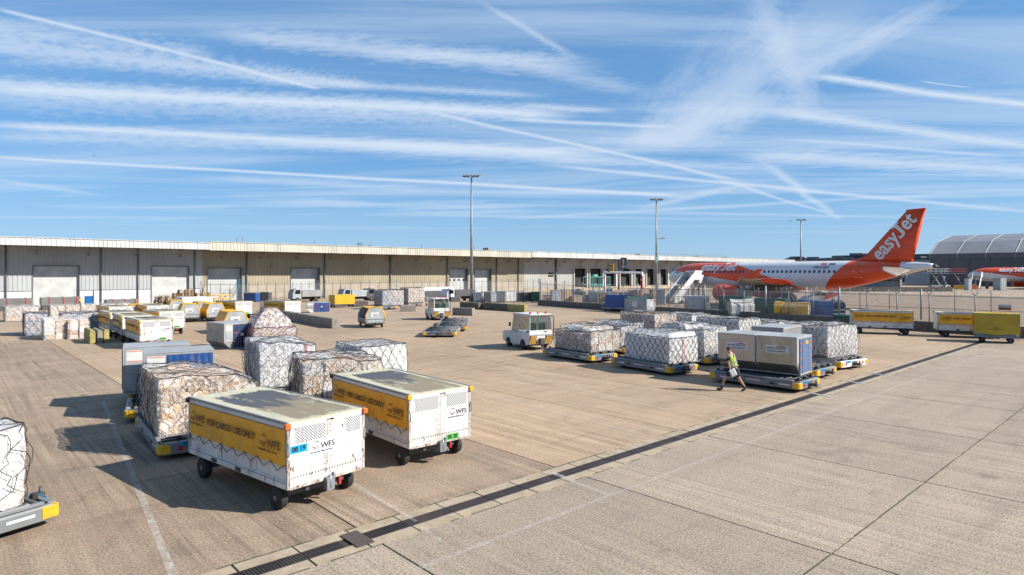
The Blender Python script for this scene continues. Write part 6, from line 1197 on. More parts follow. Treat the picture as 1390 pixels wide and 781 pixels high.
# ------------------------------------------------------------------ airliner (nose at the origin, tail along +x, near side is -y)
def livery():
    m, nt, b = mat_base('airliner_livery'); L = nt.links; tc = nd(nt, 'ShaderNodeTexCoord'); sp = nd(nt, 'ShaderNodeSeparateXYZ'); L.new(tc.outputs['Object'], sp.inputs[0]); x, z = sp.outputs[0], sp.outputs[2]
    gt = lambda a, c: sstep(nt, mth(nt, 'SUBTRACT', a, c), -.02, .02)
    l1 = mth(nt, 'MULTIPLY_ADD', x, -.143, 5.42); l2 = mth(nt, 'MULTIPLY_ADD', x, -.344, 10.62)
    front = mth(nt, 'MULTIPLY', gt(z, l1), mth(nt, 'SUBTRACT', 1., gt(z, l2)))
    xb = mth(nt, 'ADD', 26.0, mth(nt, 'MULTIPLY', mth(nt, 'SUBTRACT', z, 1.9), mth(nt, 'MULTIPLY_ADD', z, .06, .42)))
    rear = mth(nt, 'MULTIPLY', gt(x, xb), mth(nt, 'SUBTRACT', 1., gt(x, 35.5)))
    f = mth(nt, 'MAXIMUM', front, rear)
    n = nd(nt, 'ShaderNodeTexNoise', i_Scale=.8, i_Detail=5.0); L.new(tc.outputs['Object'], n.inputs['Vector'])
    wt = nd(nt, 'ShaderNodeMix', data_type='RGBA'); L.new(sstep(nt, n.outputs['Fac'], .4, .8), wt.inputs[0]); wt.inputs[6].default_value = (.6, .61, .63, 1); wt.inputs[7].default_value = (.53, .54, .56, 1)
    mx = nd(nt, 'ShaderNodeMix', data_type='RGBA'); L.new(f, mx.inputs[0]); L.new(wt.outputs[2], mx.inputs[6]); mx.inputs[7].default_value = (.66, .06, .006, 1)
    L.new(mx.outputs[2], b.inputs['Base Color']); b.inputs['Roughness'].default_value = .28; b.inputs['Coat Weight'].default_value = .3; return m
LIV = livery(); wingm = paint('wing_grey', (.40, .41, .42), .4, .2, dirt=.3, scale=.6); belly = paint('belly_tan_grey', (.36, .31, .26), .4, dirt=.3, scale=.8)
def airliner(lab, loc, rz, reg='OE-LQD'):
    t = thing('airliner', lab, 'airliner', loc, rz, 'orange and white airliners'); CZ = 4.3; NS = 28
    st = [(0, -.42, .06, .06), (.12, -.4, .32, .3), (.4, -.36, .62, .6), (.9, -.28, .95, .95), (1.7, -.16, 1.3, 1.32), (2.8, -.05, 1.6, 1.68), (4.2, 0, 1.83, 1.93), (6.2, 0, 1.95, 2.05), (7., 0, 1.975, 2.07), (14, 0, 1.975, 2.07), (22, 0, 1.975, 2.07), (25.5, .0, 1.975, 2.07), (27.5, .09, 1.9, 1.98), (29.5, .27, 1.74, 1.8), (31.5, .5, 1.5, 1.55), (33.5, .76, 1.2, 1.24), (35.5, 1.0, .86, .9), (37.2, 1.18, .58, .6), (38.4, 1.28, .36, .38), (38.9, 1.3, .26, .28)]
    rings = [[(x, ry*math.cos(6.28318*k/NS), CZ+dz+rz_*math.sin(6.28318*k/NS)) for k in range(NS)] for x, dz, ry, rz_ in st]
    fb = MB().loft(rings); fo = fb.build('fuselage', LIV, t)
    def hull(x, z, off=.015):   # near-side surface point
        for i in range(len(st)-1):
            if st[i][0] <= x <= st[i+1][0]: k = (x-st[i][0])/(st[i+1][0]-st[i][0]); dz, ry, r2 = [st[i][q]*(1-k)+st[i+1][q]*k for q in (1, 2, 3)]; break
        s = max(-.98, min(.98, (z-CZ-dz)/r2)); return (x, -ry*math.sqrt(1-s*s)-off, z)
    MB().tube([(38.85, 0, CZ+1.3), (39.25, 0, CZ+1.31)], [.25, .2], 12).build('tail_exhaust', M['dgrey'], fo)
    # cabin windows
    wz_ = CZ+.62; wm = MB().prism([(-.13, -.19), (.13, -.19), (.17, 0), (.13, .19), (-.13, .19), (-.17, 0)], 'y', -.012, .012).mesh('window', M['dglass'])
    for k in range(34):
        x = 6.3+k*.655
        if 15 < x < 16 or 17.3 < x < 17.9: continue
        for s in (-1, 1):
            p = hull(x, wz_, .006); ang = math.atan2(.62, 1.9); mobj('window', wm, fo, (p[0], p[1]*(1 if s < 0 else -1), p[2]), (R(-18)*(1 if s < 0 else -1), 0, 0))
    # doors as raised outlines
    def outline(nm, x0, x1, z0, z1, mat, r=.03):
        pts = [hull(x0, z0), hull(x1, z0), hull(x1, (z0+z1)/2), hull(x1, z1), hull(x0, z1), hull(x0, (z0+z1)/2)]; return MB().tube(pts, r, 4, closed=True).build(nm, mat, fo)
    outline('door_outline', 4.6, 5.6, CZ-.35, CZ+1.5, M['whitec']); outline('door_outline', 30.3, 31.2, CZ-.15, CZ+1.6, M['whitec']); outline('emergency_exit', 15.0, 15.65, CZ+.05, CZ+1.15, M['whitec'], .02); outline('emergency_exit', 17.2, 17.85, CZ+.05, CZ+1.15, M['whitec'], .02)
    # cockpit glazing
    for a, b in ((1.55, 2.1), (2.15, 2.65), (2.7, 3.1)):
        for s in (-1, 1):
            q = [hull(a, CZ+.45), hull(b, CZ+.45), hull(b-.05, CZ+.95 if b > 1.9 else CZ+.8), hull(a+.12, CZ+.78 if a < 2 else CZ+.92)]
            MB().add([(p[0], p[1]*(1 if s < 0 else -1), p[2]) for p in q], [(0, 1, 2, 3)]).build('cockpit_window', M['dglass'], fo)
    # lettering wrapped on the hull
    def jet_word(size, mat, nm, parent, loc, rot, bold, align, shear, sx, ext=.004):
        # the airline word with a flat-based capital J built by hand between the two halves
        a = text_mesh('easy', size, mat, nm, parent, loc, rot, bold, ext, 'LEFT', shear, sx); b = text_mesh('et', size, mat, nm, parent, loc, rot, bold, ext, 'LEFT', shear, sx)
        bmx = bmesh.new(); bmx.from_mesh(a.data); w1_ = max(v.co.x for v in bmx.verts); y0 = min(v.co.y for v in b.data.vertices)
        S = size; g = .05*S; xj = w1_+g*.2; H_j = .72*S; th = .17*S; xj -= .1*S
        sh = lambda x, y: (xj+(x+shear*(y-y0))*1., y, .006)
        def poly(pts):
            vs = [bmx.verts.new(sh(x, y)) for x, y in pts]; bmx.faces.new(vs)
        poly([(.24*S, y0+.14*S), (.24*S+th, y0+.14*S), (.24*S+th, y0+H_j-.1*S), (.24*S, y0+H_j-.1*S)]); poly([(.12*S, y0+H_j-.1*S), (.53*S, y0+H_j-.1*S), (.53*S, y0+H_j), (.12*S, y0+H_j)])
        poly([(.0*S, y0+.05*S), (.08*S, y0-.01*S), (.24*S, y0-.02*S), (.36*S, y0+.03*S), (.24*S+th, y0+.14*S), (.24*S, y0+.14*S), (.2*S, y0+.11*S), (.1*S, y0+.12*S), (.02*S, y0+.2*S)])
        nb_ = bmesh.new(); nb_.from_mesh(b.data)
        for v in nb_.verts: v.co.x += xj+.49*S
        tmp = bpy.data.meshes.new('t'); nb_.to_mesh(tmp); bmx.from_mesh(tmp); nb_.free(); W_ = max(v.co.x for v in bmx.verts)
        if align == 'CENTER':
            for v in bmx.verts: v.co.x -= W_/2
        bmx.to_mesh(a.data); bmx.free(); bpy.data.objects.remove(b); return a
    def hull_text(txt, size, x, z, mat, nm, bold=0., sx=1., shear=0.):
        o = jet_word(size, mat, nm, fo, (0, 0, 0), (0, 0, 0), bold, 'LEFT', shear, sx, 0.) if txt == 'easyJet' else text_mesh(txt, size, mat, nm, fo, (0, 0, 0), (0, 0, 0), bold, .0, 'LEFT', shear, sx); me = o.data
        bmx = bmesh.new(); bmx.from_mesh(me); bmesh.ops.triangulate(bmx, faces=bmx.faces); bmesh.ops.subdivide_edges(bmx, edges=bmx.edges, cuts=1); bmx.to_mesh(me); bmx.free()
        for v in me.vertices: v.co = hull(x+v.co.x, z+v.co.y, .03)
        return o
    hull_text('easyJet', 1.75, 7.3, CZ+1.38, M['whitec'], 'airline_name', .05, 1.12, .2)
    hull_text(reg, .5, 25.0, CZ+1.22, M['ink'], 'registration', .008, 1.15); 
    for x, mt in ((25.9, 'strap'), (27., 'inkb')): q = [hull(x, CZ+1.5), hull(x+.8, CZ+1.5), hull(x+.8, CZ+1.78), hull(x, CZ+1.78)]; MB().add(q, [(0, 1, 2, 3)]).build('flag', M[mt], fo)
    # fin with its name
    F = [(30.2, CZ+1.95), (36.6, CZ+1.75), (38.1, CZ+8.35), (35.9, CZ+8.25), (31.4, CZ+2.95), (28.6, CZ+2.08)]
    def fy(x, z): k = (z-CZ-1.7)/7.; return .22*(1-k*.6)
    fin = MB(); cz_ = [(x, z) for x, z in F]
    A_ = [(28.4, CZ+2.0), (30.6, CZ+2.35), (31.6, CZ+3.2), (36.0, CZ+8.3)]; B_ = [(36.7, CZ+1.6), (36.78, CZ+2.3), (37.0, CZ+3.2), (38.1, CZ+8.4)]
    rg = []
    for (xa, za), (xb, zb) in zip(A_, B_):
        h_ = fy(xa, (za+zb)/2); n = 10; up = [(xa+(xb-xa)*q/n, -h_*math.sin(math.pi*min(1, (q/n)**.6)), za+(zb-za)*q/n) for q in range(n+1)]; dn = [(p[0], -p[1], p[2]) for p in up[-2:0:-1]]; rg.append(up+dn)
    fi = fin.loft(rg).build('fin', M['orangea'], t)
    MB().tube([(35.9, 0, CZ+8.36), (38.15, 0, CZ+8.46)], .06, 6).build('fin_cap', M['orangea'], fi)
    o = jet_word(2.5, M['whitec'], 'airline_name', fi, (34.55, -.24, CZ+5.0), (R(90), R(-50), 0), .06, 'CENTER', .1, .86)
    # tailplane
    def surf(nm, mat, root, tip, parent=t, th=.12, dz=(0, 0)):
        (x0, x1, y0, z0), (x2, x3, y1, z1) = root, tip; rg = []
        for q in range(5):
            k = q/4; xa = x0+(x2-x0)*k; xb = x1+(x3-x1)*k; y = y0+(y1-y0)*k; z = z0+(z1-z0)*k; h_ = th*(1-.55*k); n = 8
            e_ = dz[0]*(1-k)+dz[1]*k; up = [(xa+(xb-xa)*w/n, y, z+e_*w/n+h_*math.sin(math.pi*(w/n)**.55)) for w in range(n+1)]; dn = [(xa+(xb-xa)*w/n, y, z+e_*w/n-h_*.6*math.sin(math.pi*(w/n)**.55)) for w in range(n-1, 0, -1)]; rg.append(up+dn)
        return MB().loft(rg).build(nm, mat, parent)
    for s in (-1, 1):
        surf('tailplane', belly, (33.2, 36.9, s*.7, CZ+1.3), (36.4, 37.9, s*9.2, CZ+.75) if s < 0 else (36.4, 37.9, 6., CZ+1.5), dz=(-.45, -.75) if s < 0 else (-.3, -.2))
        w = surf('wing', wingm, (13.2, 21.4, s*1.7, CZ-1.35), (22.6, 24.3, s*16.5, CZ-.15), th=.42)
        wf = MB().prism([(22.5, CZ-.3), (24.6, CZ-.35), (25.7, CZ+.9), (25.0, CZ+.9), (23.4, CZ+.1)], 'y', s*16.5-.05, s*16.5+.05).build('wing_fence', M['orangea'], w)
        for y in (6.5, 9.5, 12.5): 
            xr = 18.4+y*.33; MB().loft([[(xr+dx, s*y+rr*math.cos(k*.785), CZ-1.35+y*.07+rr*math.sin(k*.785)) for k in range(8)] for dx, rr in ((0, .05), (.8, .2), (2.2, .24), (3.6, .12), (4.3, .03))]).build('flap_fairing', M['orangea'], w)
        # engine
        ey, ez = s*5.75, CZ-2.45; n = 24
        def rgx(l): return [[(x, ey+r*math.cos(6.28318*k/n), ez+r*math.sin(6.28318*k/n)) for k in range(n)] for x, r in l]
        e = MB().loft(rgx([(12.75, .82), (12.5, .95), (12.6, 1.05), (13.0, 1.13), (14.2, 1.18), (15.8, 1.1), (16.5, .98)]), caps=False).build('engine_cowling', M['orangea'], t)
        MB().loft(rgx([(12.75, .82), (13.6, .8), (13.7, .1)]), caps=False).build('fan', M['dgrey'], e); MB().loft(rgx([(16.5, .96), (17.0, .85), (17.6, .62), (18.4, .5), (18.5, .1)]), caps=True).build('exhaust_nozzle', M['alud'], e); MB().loft(rgx([(12.52, .93), (12.45, .88), (12.55, .83), (12.8, .81)]), caps=False).build('intake_lip', M['alut'], e)
        MB().prism([(13.6, ez+1.), (17.8, ez+.4), (18.6, CZ-1.2), (15.2, CZ-1.15)], 'y', ey-.15, ey+.15).build('pylon', wingm, e)
        lg = MB(); lg.tube([(19.6, s*2.7, CZ-1.4), (19.6, s*3.3, .6)], .13, 8); lg.tube([(18.6, s*2.6, CZ-1.5), (19.6, s*3.2, 1.2)], .07, 6); lo = lg.build('main_gear', M['lgrey'], t)
        for dy in (-.38, .38): wheel(lo, 19.6, s*3.3+dy, .58, .38, ax='y')
    MB().loft([[(x, 2.0*w*math.cos(6.28318*k/16), CZ-1.75+.75*w*math.sin(6.28318*k/16)) for k in range(16)] for x, w in ((12.2, .1), (13.5, .8), (15, 1.05), (19, 1.08), (21.5, .9), (23.5, .15))]).build('belly_fairing', belly, t)
    ng = MB(); ng.tube([(4.9, 0, CZ-1.9), (4.9, 0, .45)], .1, 8); ng.tube([(6.0, 0, CZ-1.8), (4.9, 0, 1.3)], .06, 6); no = ng.build('nose_gear', M['lgrey'], t)
    for dy in (-.25, .25): wheel(no, 4.9, dy, .38, .22, ax='y')
    MB().tube([(23.0, 0, CZ+2.05), (23.3, 0, CZ+2.4)], [.06, .02], 4).build('antenna', M['placard'], t); MB().tube([(9.0, 0, CZ+2.05), (9.3, 0, CZ+2.45)], [.06, .02], 4).build('antenna', M['placard'], t)
    return t
# wheels turned so that they roll along the fuselage
TH = R(50)
al1 = airliner('orange and white airliner with its tall orange fin, parked beyond the security fence', Vector((.25*107, 107, 0)), -TH)
P = RAY(1313, 190); al2 = dup(al1, P, R(-24), 'second airliner, only its orange and white nose in view before the dark hangar')

# passenger stairs at the forward door
def stairs(lab, P, rz, ztop=3.35, L_=8.6):
    t = thing('passenger_stairs', lab, 'boarding stairs', P, rz, 'white mobile boarding stairs'); n = 18
    for s in (-1.05, 1.05): MB().prism([(0, .15), (.6, .1), (L_, ztop-.25), (L_+1.6, ztop-.25), (L_+1.6, ztop+.95), (L_, ztop+.95), (0, 1.05)], 'y', s-.04, s+.04).build('side_panel', M['whitec'], t, bevel=.01)
    for k in range(n): MB().box(L_*k/n+.3, L_*k/n+.75, -1., 1., .3+(ztop-.3)*k/n, .34+(ztop-.3)*k/n).build('tread', M['dgrey'], t)
    MB().box(L_+.0, L_+1.7, -.74, .74, ztop-.12, ztop).build('platform', M['steel'], t); MB().box(L_+.2, L_+2.0, -.95, .95, ztop+.9, ztop+1.2).build('canopy', M['whitec'], t, bevel=.05)
    for x in (L_+.1, L_+1.4):
        for s in (-.6, .6): MB().tube([(x, s, 0), (x, s, ztop-.1)], .07, 6).build('leg', M['steel'], t)
    MB().box(1.5, L_+1.2, -.6, .6, .35, .8).build('chassis', M['whitec'], t)
    for x in (2.2, L_+.8):
        for s in (-1, 1): wheel(t, x, s*.65, .32, .2, ax='y')
    MB().box(L_*.18, L_*.26, -.8, -.793, .95, 1.15).build('orange_mark', M['orangep'], t)
    return t
A_ = GP(901, 411.5); T_ = RAY(938, 101.5); dv = T_-A_; s1 = stairs('white mobile boarding stairs leaning up to the airliner front door', GP(908, 413), R(32), 3.9, 4.4)
q = thing('ground_unit', 'white box shaped catering lift standing at the airliner door behind the stairs', 'lift', RAY(944, 99), R(-40)); MB().box(-1.1, 1.1, -1, 1, 3.1, 4.4).build('body', M['whitec'], q, bevel=.08); MB().box(-.95, -.2, -1.02, -1.0, 3.3, 4.2).build('shutter', M['lgrey'], q); MB().box(.3, .7, -1.03, -1.0, 3.2, 3.5).build('orange_mark', M['orangep'], q)
for x in (-.9, .9):
    for y in (-.7, .7): MB().tube([(x, y, 0), (x, y, 2.6)], .08, 6).build('leg', M['steel'], q)
P = RAY(1323, 182); dup(s1, P, R(45), 'white boarding stairs at the nose of the second airliner')
# service van behind the fence
P = RAY(1113, 98); t = thing('van', 'small white van with an orange flash driving beyond the fence under the airliner tail', 'van', P, R(-6))
pr = [(-2.6, .35), (2.45, .35), (2.6, .6), (2.6, 1.6), (2.45, 1.85), (-.4, 1.9), (-1.35, 1.25), (-2.5, 1.0), (-2.65, .7)]
MB().prism(pr, 'y', -.95, .95).build('body', M['whitec'], t, bevel=.06)
MB().prism([(-1.2, 1.22), (-.35, 1.22), (-.3, 1.75), (-.42, 1.78)], 'y', -.965, .965).build('side_window', M['dglass'], t); MB().prism([(-.2, 1.22), (.6, 1.22), (.6, 1.76), (-.2, 1.76)], 'y', -.965, .965).build('side_window', M['dglass'], t)
MB().prism([(.7, .7), (2.3, 1.3), (2.3, 1.75), (1.2, 1.75), (-.0, .7)], 'y', -.962, .962).build('orange_flash', M['orangea'], t)
for x in (-1.75, 1.6):
    for s in (-1, 1): wheel(t, x, s*.86, .34, .22, ax='y')
for s in (-1, 1): MB().box(2.59, 2.62, s*.75-.1, s*.75+.1, .8, 1.2).build('tail_light', M['red'], t)
P = RAY(1071, 95); t = thing('ground_power_unit', 'dark round wheeled ground unit under the airliner wing beyond the fence', 'ground unit', P, 0); MB().tube([(0, -1, .8), (0, 1, .8)], .8, 20).build('drum', M['dgrey'], t); MB().box(-.9, .9, -.8, .8, .25, .6).build('chassis', M['dgrey'], t)
for s in (-1, 1): wheel(t, -.5, s*.9, .3, .15, ax='y'); wheel(t, .5, s*.9, .3, .15, ax='y')

# ------------------------------------------------------------------ signs and gear in the fenced yard
P = RAY(821, 108); Q = RAY(871.5, 104); dv = Q-P; t = thing('sign_gantry', 'white portal gantry carrying a yellow sign and a grey clearance sign in the fenced yard', 'gantry', P, math.atan2(dv.y, dv.x)); L_ = dv.length
MB().tube([(0, 0, 0), (0, 0, 4.9)], .16, 8).build('post', M['whitec'], t); MB().tube([(L_, 0, 0), (L_, 0, 4.9)], .16, 8).build('post', M['whitec'], t); MB().tube([(-.1, 0, 4.85), (L_+.1, 0, 4.75)], .2, 4).build('crossbar', M['whitec'], t)
MB().box(L_-.18, L_+.18, -.2, -.1, 1.2, 4.3).build('red_board', M['red'], t); text_mesh('N', .5, M['whitec'], 'letter', t, (L_, -.22, 3.6), RE, .01)
b = MB().box(1.05, 1.8, -.3, -.2, 5.0, 6.3).build('yellow_sign', M['yellow'], t); MB().box(.6, 1.04, -.28, -.2, 4.9, 6.4).build('sign_back', M['grey'], t); text_mesh('S2', .5, M['ink'], 'sign_code', b, (1.42, -.31, 5.9), RE, .01); text_mesh('52', .45, M['ink'], 'sign_code', b, (1.42, -.31, 5.35), RE, .01)
b = MB().box(3.1, 4.2, -.3, -.2, 5.4, 7.3).build('clearance_sign', M['dgrey'], t); sm = MB(); sm.box(3.5, 3.8, -.32, -.301, 6.3, 7.0); sm.box(3.35, 3.95, -.32, -.301, 5.6, 6.0); sm.box(3.6, 3.7, -.32, -.301, 6.0, 6.3); sm.build('clearance_symbol', M['placard'], b); MB().tube([(3.4, -.2, 4.9), (3.4, -.2, 5.4)], .06, 5).build('bracket', M['steel'], t)
MB().box(-.15, .15, -.22, -.16, 3.7, 4.1).build('red_mark', M['red'], t)
P = RAY(800, 110); t = thing('rack', 'turquoise steel storage frame in front of the first open loading bays', 'rack', P, GROT*.6)
for x in (0, 1.9, 2.2, 4.4):
    for y in (0, 2): MB().tube([(x, y, 0), (x, y, 4.1)], .08, 4).build('post', M['turq'], t)
for z in (1.2, 2.6, 4.0):
    for y in (0, 2): MB().tube([(0, y, z), (4.4, y, z)], .07, 4).build('beam', M['turq'], t)
MB().box(.9, 1.7, -.1, .5, 4.1, 4.5).build('box', M['turq'], t)
# yard clutter seen through the fence: bins, crates, small trucks
rs = random.Random(4)
def crate(u, d, w, h, dp, mat, lab, nm='crate', cat='crate', z=0, group='crates and bins in the fenced yards', rz=None):
    P = RAY(u, d); t = thing(nm, lab, cat, P+Vector((0, 0, z)), rz if rz is not None else rs.uniform(-.3, .3), group); X, Y = w/2, dp/2
    MB().box(-X, X, -Y, Y, .12, h).build('box', M[mat], t, bevel=.03)
    MB().box(-X-.03, X+.03, -Y-.03, Y+.03, h-.06, h+.02).build('rim', M['lgrey'], t)
    for k in range(3): x = -X+w*(k+.5)/3; MB().box(x-.03, x+.03, -Y-.03, -Y, .15, h-.08).build('rib', M[mat], t)
    for sx in (-1, 1):
        for sy in (-1, 1): MB().box(sx*(X-.12)-.07, sx*(X-.12)+.07, sy*(Y-.12)-.07, sy*(Y-.12)+.07, 0, .12).build('foot', M['black'], t)
    return t
pal = ['c2', 'lgrey', 'whitec', 'wood', 'alud', 'c4', 'greyt', 'c1']
spots = [(741, 101), (748, 104), (754, 99), (761, 103), (768, 100), (775, 104), (783, 99), (790, 103), (797, 100), (805, 99), (812, 103), (819, 98), (827, 101), (835, 97), (843, 100), (851, 96), (858, 99), (866, 95), (874, 98), (882, 94), (889, 97), (897, 93), (760, 108), (782, 108), (828, 107), (850, 105), (880, 104)]
words_ = {'c2': 'tan crate', 'lgrey': 'light grey steel bin', 'whitec': 'white box', 'wood': 'wooden crate', 'alud': 'dull metal bin', 'c4': 'blue grey crate', 'greyt': 'pale sheeted box', 'c1': 'brown crate'}
ORD = ('nearest', 'second', 'third', 'fourth', 'fifth'); cnt = {}
for i, (u, d) in enumerate(sorted(spots)):
    k = pal[i*3 % 8]; cnt[k] = cnt.get(k, -1)+1; crate(u, d, rs.uniform(.9, 1.5), rs.uniform(1.1, 2.3), 1.2, k, words_[k]+' under the loading bays, '+ORD[cnt[k]]+' of its colour from the wall bend', group='crates standing in the loading bay yard')
for i, (u, d, w, h, mt, lab) in enumerate(((650, 102, 1.5, 1.6, 'lgrey', 'grey waste bin just right of the tall mast'), (660, 103, 1.3, 1.7, 'dgrey', 'dark waste bin second right of the tall mast'), (670.5, 101, 1.2, 1.7, 'greyt', 'pale bin with a green label beyond the fence'), (681, 101, 1.4, 1.8, 'alud', 'metal bin with a round hatch beyond the fence'), (692, 102, 1.8, 1.8, 'whitet', 'white sheeted bin beyond the fence'), (704, 103, 1.7, 1.6, 'dgrey', 'dark bin with blue sacks beyond the fence'), (716, 103, 1.5, 1.6, 'dgrey', 'dark bin left of the wall bend beyond the fence'), (727, 102, 1.3, 1.7, 'greent', 'green bin at the fence corner'), (342, 103, 2.2, 1.5, 'bluet', 'blue box behind the fence left of the downpipe'), (358, 104, 2.2, 1.6, 'dgrey', 'dark box behind the fence right of the downpipe'))): crate(u, d, w, h, 1.3, mt, lab, 'waste_bin', 'bin')
def truck(u, d, lab, cab='greent', body_='grey', L_=5., flip=False, rz=None):
    P = RAY(u, d); t = thing('truck', lab, 'truck', P, (GROT if rz is None else rz)+(math.pi if flip else 0), 'vehicles parked behind the fence')
    MB().prism([(-L_/2, .5), (-L_/2+1.5, .5), (-L_/2+1.5, 2.1), (-L_/2+.3, 2.1), (-L_/2, 1.3)], 'y', -.95, .95).build('cab', M[cab], t, bevel=.05); MB().prism([(-L_/2+.35, 1.3), (-L_/2+1.3, 1.3), (-L_/2+1.3, 1.95), (-L_/2+.5, 1.95)], 'y', -.96, .96).build('side_window', M['dglass'], t)
    MB().box(-L_/2+1.6, L_/2, -1, 1, .8, 1.9).build('load_body', M[body_], t, bevel=.04); MB().box(-L_/2+.2, L_/2, -.5, .5, .4, .8).build('chassis', M['black'], t)
    MB().tube([(-L_/2+.9, 0, 2.1), (-L_/2+.9, 0, 2.3)], .08, 8).build('beacon', M['red'], t)
    for x in (-L_/2+.8, L_/2-1.):
        for s in (-1, 1): wheel(t, x, s*.85, .38, .24, ax='y')
truck(414, 104, 'small grey green truck behind the fence before the roller shutter', 'lgrey', 'alud'); truck(486, 105, 'grey flat roofed truck behind the fence left of the dark posts', 'lgrey', 'lgrey', 6.5); truck(519, 108, 'low dark truck behind the fence above the wrapped loads', 'dgrey', 'greyt', 7)
P = RAY(575, 106); t = thing('trailer', 'long white tube trailer behind the fence right of the far tug', 'trailer', P, GROT); MB().box(-4.5, 6, -1.2, 1.2, .6, 1.6).build('deck_body', M['dgrey'], t); MB().tube([(-4.5, 0, 1.9), (6, 0, 1.9)], .42, 12).build('tube', M['whitec'], t)
for x in (-3, 4.5):
    for s in (-1, 1): wheel(t, x, s*1., .45, .25, ax='y')
truck(622, 106, 'grey truck with white bonnet behind the fence before the two shutters', 'whitec', 'dgrey', 6)

# ------------------------------------------------------------------ hangar and far buildings
HP = Vector((.665*240, 240, 0)); hr = math.atan2(-BX.y, -BX.x); t = thing('hangar', 'big dark grey hangar with a faceted ribbed roof behind the second airliner', 'hangar', HP, hr)
HL = 190; E_, K_, RZ = 12.0, 16.8, 20.2
m = MB(); cladding(m, 0, HL, 0, E_-1.9, pitch=1.2, dep=.08); m.build('cladding', M['hang'], t)
m = MB(); m.prism([(-.35, E_-1.9), (.02, E_-1.9), (.02, E_), (-.35, E_-.05)], 'x', -.3, HL+.3); m.build('gutter_band', M['hband'], t)
m = MB(); m.add([(-.3, -.3, E_), (HL, -.3, E_), (HL, 11, K_), (-.3, 11, K_), (HL, 32, RZ), (-.3, 32, RZ), (HL, 53, K_), (-.3, 53, K_), (HL, 64, E_), (-.3, 64, E_)], [(0, 1, 2, 3), (3, 2, 4, 5), (5, 4, 6, 7), (7, 6, 8, 9)]); m.build('roof', M['hroof'], t)
m = MB(); m.add([(0, 0, 0), (0, 64, 0), (0, 64, E_), (0, 53, K_-.01), (0, 32, RZ-.01), (0, 11, K_-.01), (0, 0, E_)], [(0, 1, 2, 3, 4, 5, 6)]); m.build('gable', M['hang'], t)
rm = MB().tube([(0, -.32, E_-1.9), (0, -.4, E_+.05), (0, 10.9, K_+.15), (0, 32, RZ+.15)], .11, 4).mesh('roof_rib', M['lgrey'])
for k in range(22): mobj('roof_rib', rm, t, (k*8.6+.1, 0, 0))
m = MB()
for k in range(30): m.box(6.1*k+.1, 6.1*k+.35, -.12, -.0, 0, E_-1.95)
m.build('wall_rib', M['hband'], t)
def bldg(lab, u0, u1, d0, d1, z0, z1, mat, dp=30, win=0, cat='building', nm='terminal_building', roofthing=None):
    P, Q = RAY(u0, d0), RAY(u1, d1); dv = Q-P; L_ = dv.length; t = thing(nm, lab, cat, P, math.atan2(dv.y, dv.x)); MB().box(0, L_, 0, dp, z0, z1).build('wall', M[mat], t); MB().box(-.5, L_+.5, -.6, dp+.5, z1, z1+.5).build('roof', M['term'], t)
    for k in range(win): x = L_*(k+.5)/win; MB().box(x-L_/win*.38, x+L_/win*.38, -.06, .02, z1-(z1-max(z0, 2))*.62, z1-(z1-max(z0, 2))*.25).build('window', M['dglass'], t)
    rs_ = random.Random(int(u0))
    for k in range(6): x = rs_.uniform(0, L_*.9); MB().box(x, x+rs_.uniform(2, 7), 4, 9, z1+.5, z1+rs_.uniform(.9, 1.8)).build('roof_plant', M['grey'], t)
bldg('long dark terminal roof behind the airliner fuselage', 1067, 1180, 300, 285, 0, 11.2, 'term', win=14); bldg('higher dark terminal block just left of the orange fin', 1133, 1262, 330, 300, 0, 13.4, 'term', win=18)
bldg('pale terminal building with glass between the fin and the hangar', 1228, 1268, 270, 260, 0, 10.2, 'terml', win=5)
bldg('low white terminal wing behind the fuselage', 1040, 1160, 250, 240, 0, 9.6, 'fascia', win=0)
bldg('long single storey grey cabin building beneath the airliner tail', 1150, 1222, 172, 165, 0, 3.4, 'grey', dp=8, win=8, nm='site_cabin', cat='cabin')
P, Q = RAY(1120, 160), RAY(1292, 160); t = thing('low_wall', 'low dark wall across the far apron beneath the airliner tail', 'wall', P, 0); n = 24; L_ = (Q-P).length
bm_ = MB().box(-L_/n/2+.02, L_/n/2-.02, -.3, .3, 0, 1.15).mesh('concrete_block', M['barrierd'])
for k in range(n): mobj('concrete_block', bm_, t, (L_*(k+.5)/n, 0, 0))
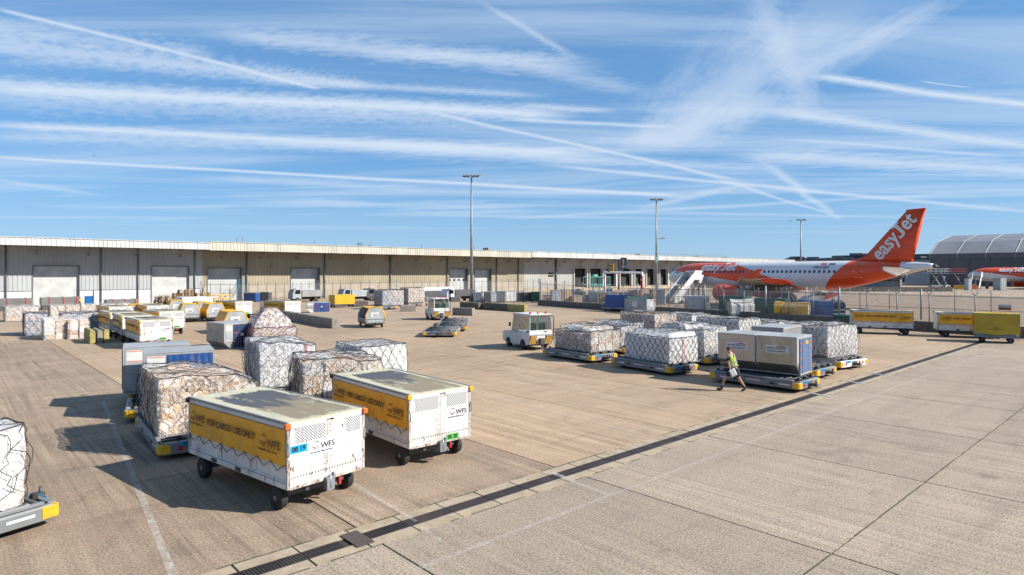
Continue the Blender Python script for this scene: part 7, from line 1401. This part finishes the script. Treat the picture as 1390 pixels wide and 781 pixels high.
# ground equipment between the tail and the hangar
def liftrig(u, d, lab, red=True, rz=0.):
    t = thing('access_platform', lab, 'platform', RAY(u, d), rz, 'red and white lifting platforms by the hangar'); 
    MB().box(-1.6, 1.6, -.9, .9, .4, 1.1).build('chassis', M['red' if red else 'lgrey'], t)
    for x in (-1.1, 1.1):
        for s in (-1, 1): wheel(t, x, s*.8, .38, .22, ax='y')
    MB().tube([(-1.3, 0, 1.1), (1.2, 0, 4.6)], .12, 6).build('boom', M['red' if red else 'steel'], t); MB().tube([(1.3, 0, 1.1), (-1., 0, 4.6)], .12, 6).build('boom', M['placard'], t)
    g = MB()
    for x in (-2, -.7, .7, 2.2):
        for y in (-.8, .8): g.tube([(x, y, 4.6), (x, y, 6.)], .05, 4)
    for z in (5.3, 6.):
        for y in (-.8, .8): g.tube([(-2, y, z), (2.2, y, z)], .05, 4)
    g.build('guard_rail', M['red' if red else 'placard'], t); MB().box(-2, 2.2, -.8, .8, 4.5, 4.62).build('platform_deck', M['steel'], t)
liftrig(1270, 190, 'white railed lifting platform just right of the tail cone', False); liftrig(1281, 192, 'pale lifting platform in the middle of the three by the hangar', False, .4); liftrig(1300, 190, 'red railed lifting platform with its boom raised nearest the second airliner', True)
q = crate(1306, 178, 3.4, 1.3, 1.5, 'yellow', 'yellow skip beside the nose of the second airliner', 'skip', 'skip', group=None); q = crate(1317, 178, 2.6, 1.5, 1.5, 'orangep', 'orange brown skip beneath the nose of the second airliner', 'skip', 'skip', group=None)
q = crate(1357, 170, 2.2, 3.4, 2., 'lgrey', 'tall grey equipment cabinet in front of the second airliner', 'cabinet', 'cabinet', group=None, rz=.3); q = crate(1314, 172, 1.2, 3.2, 1.2, 'greyt', 'pale narrow cabinet under the nose of the second airliner', 'cabinet', 'cabinet', group=None)
# tiny aircraft high in the sky
def farplane(u, v, d, lab):
    t = thing('distant_aircraft', lab, 'aircraft', RAY(u, d, EYE+(HY-v)*d/FP), R(15), 'aircraft flying far off'); MB().tube([(-18, 0, 0), (-14, 0, 0), (14, 0, 0), (19, 0, 1)], [.3, 2, 2, .3], 8).build('fuselage', M['grey'], t); MB().prism([(-3, -17), (2, -17), (-6, 0), (2, 17), (-3, 17), (-12, 0)][::1], 'z', -.3, .3).build('wing', M['grey'], t); MB().prism([(14, 0), (18, 0), (20, 6), (18, 6)], 'y', -.2, .2).build('fin', M['grey'], t)
farplane(1072.5, 300, 4200, 'tiny aircraft flying left of the most distant mast'); farplane(127.5, 211, 6000, 'speck of an aircraft high on the left among the contrails')
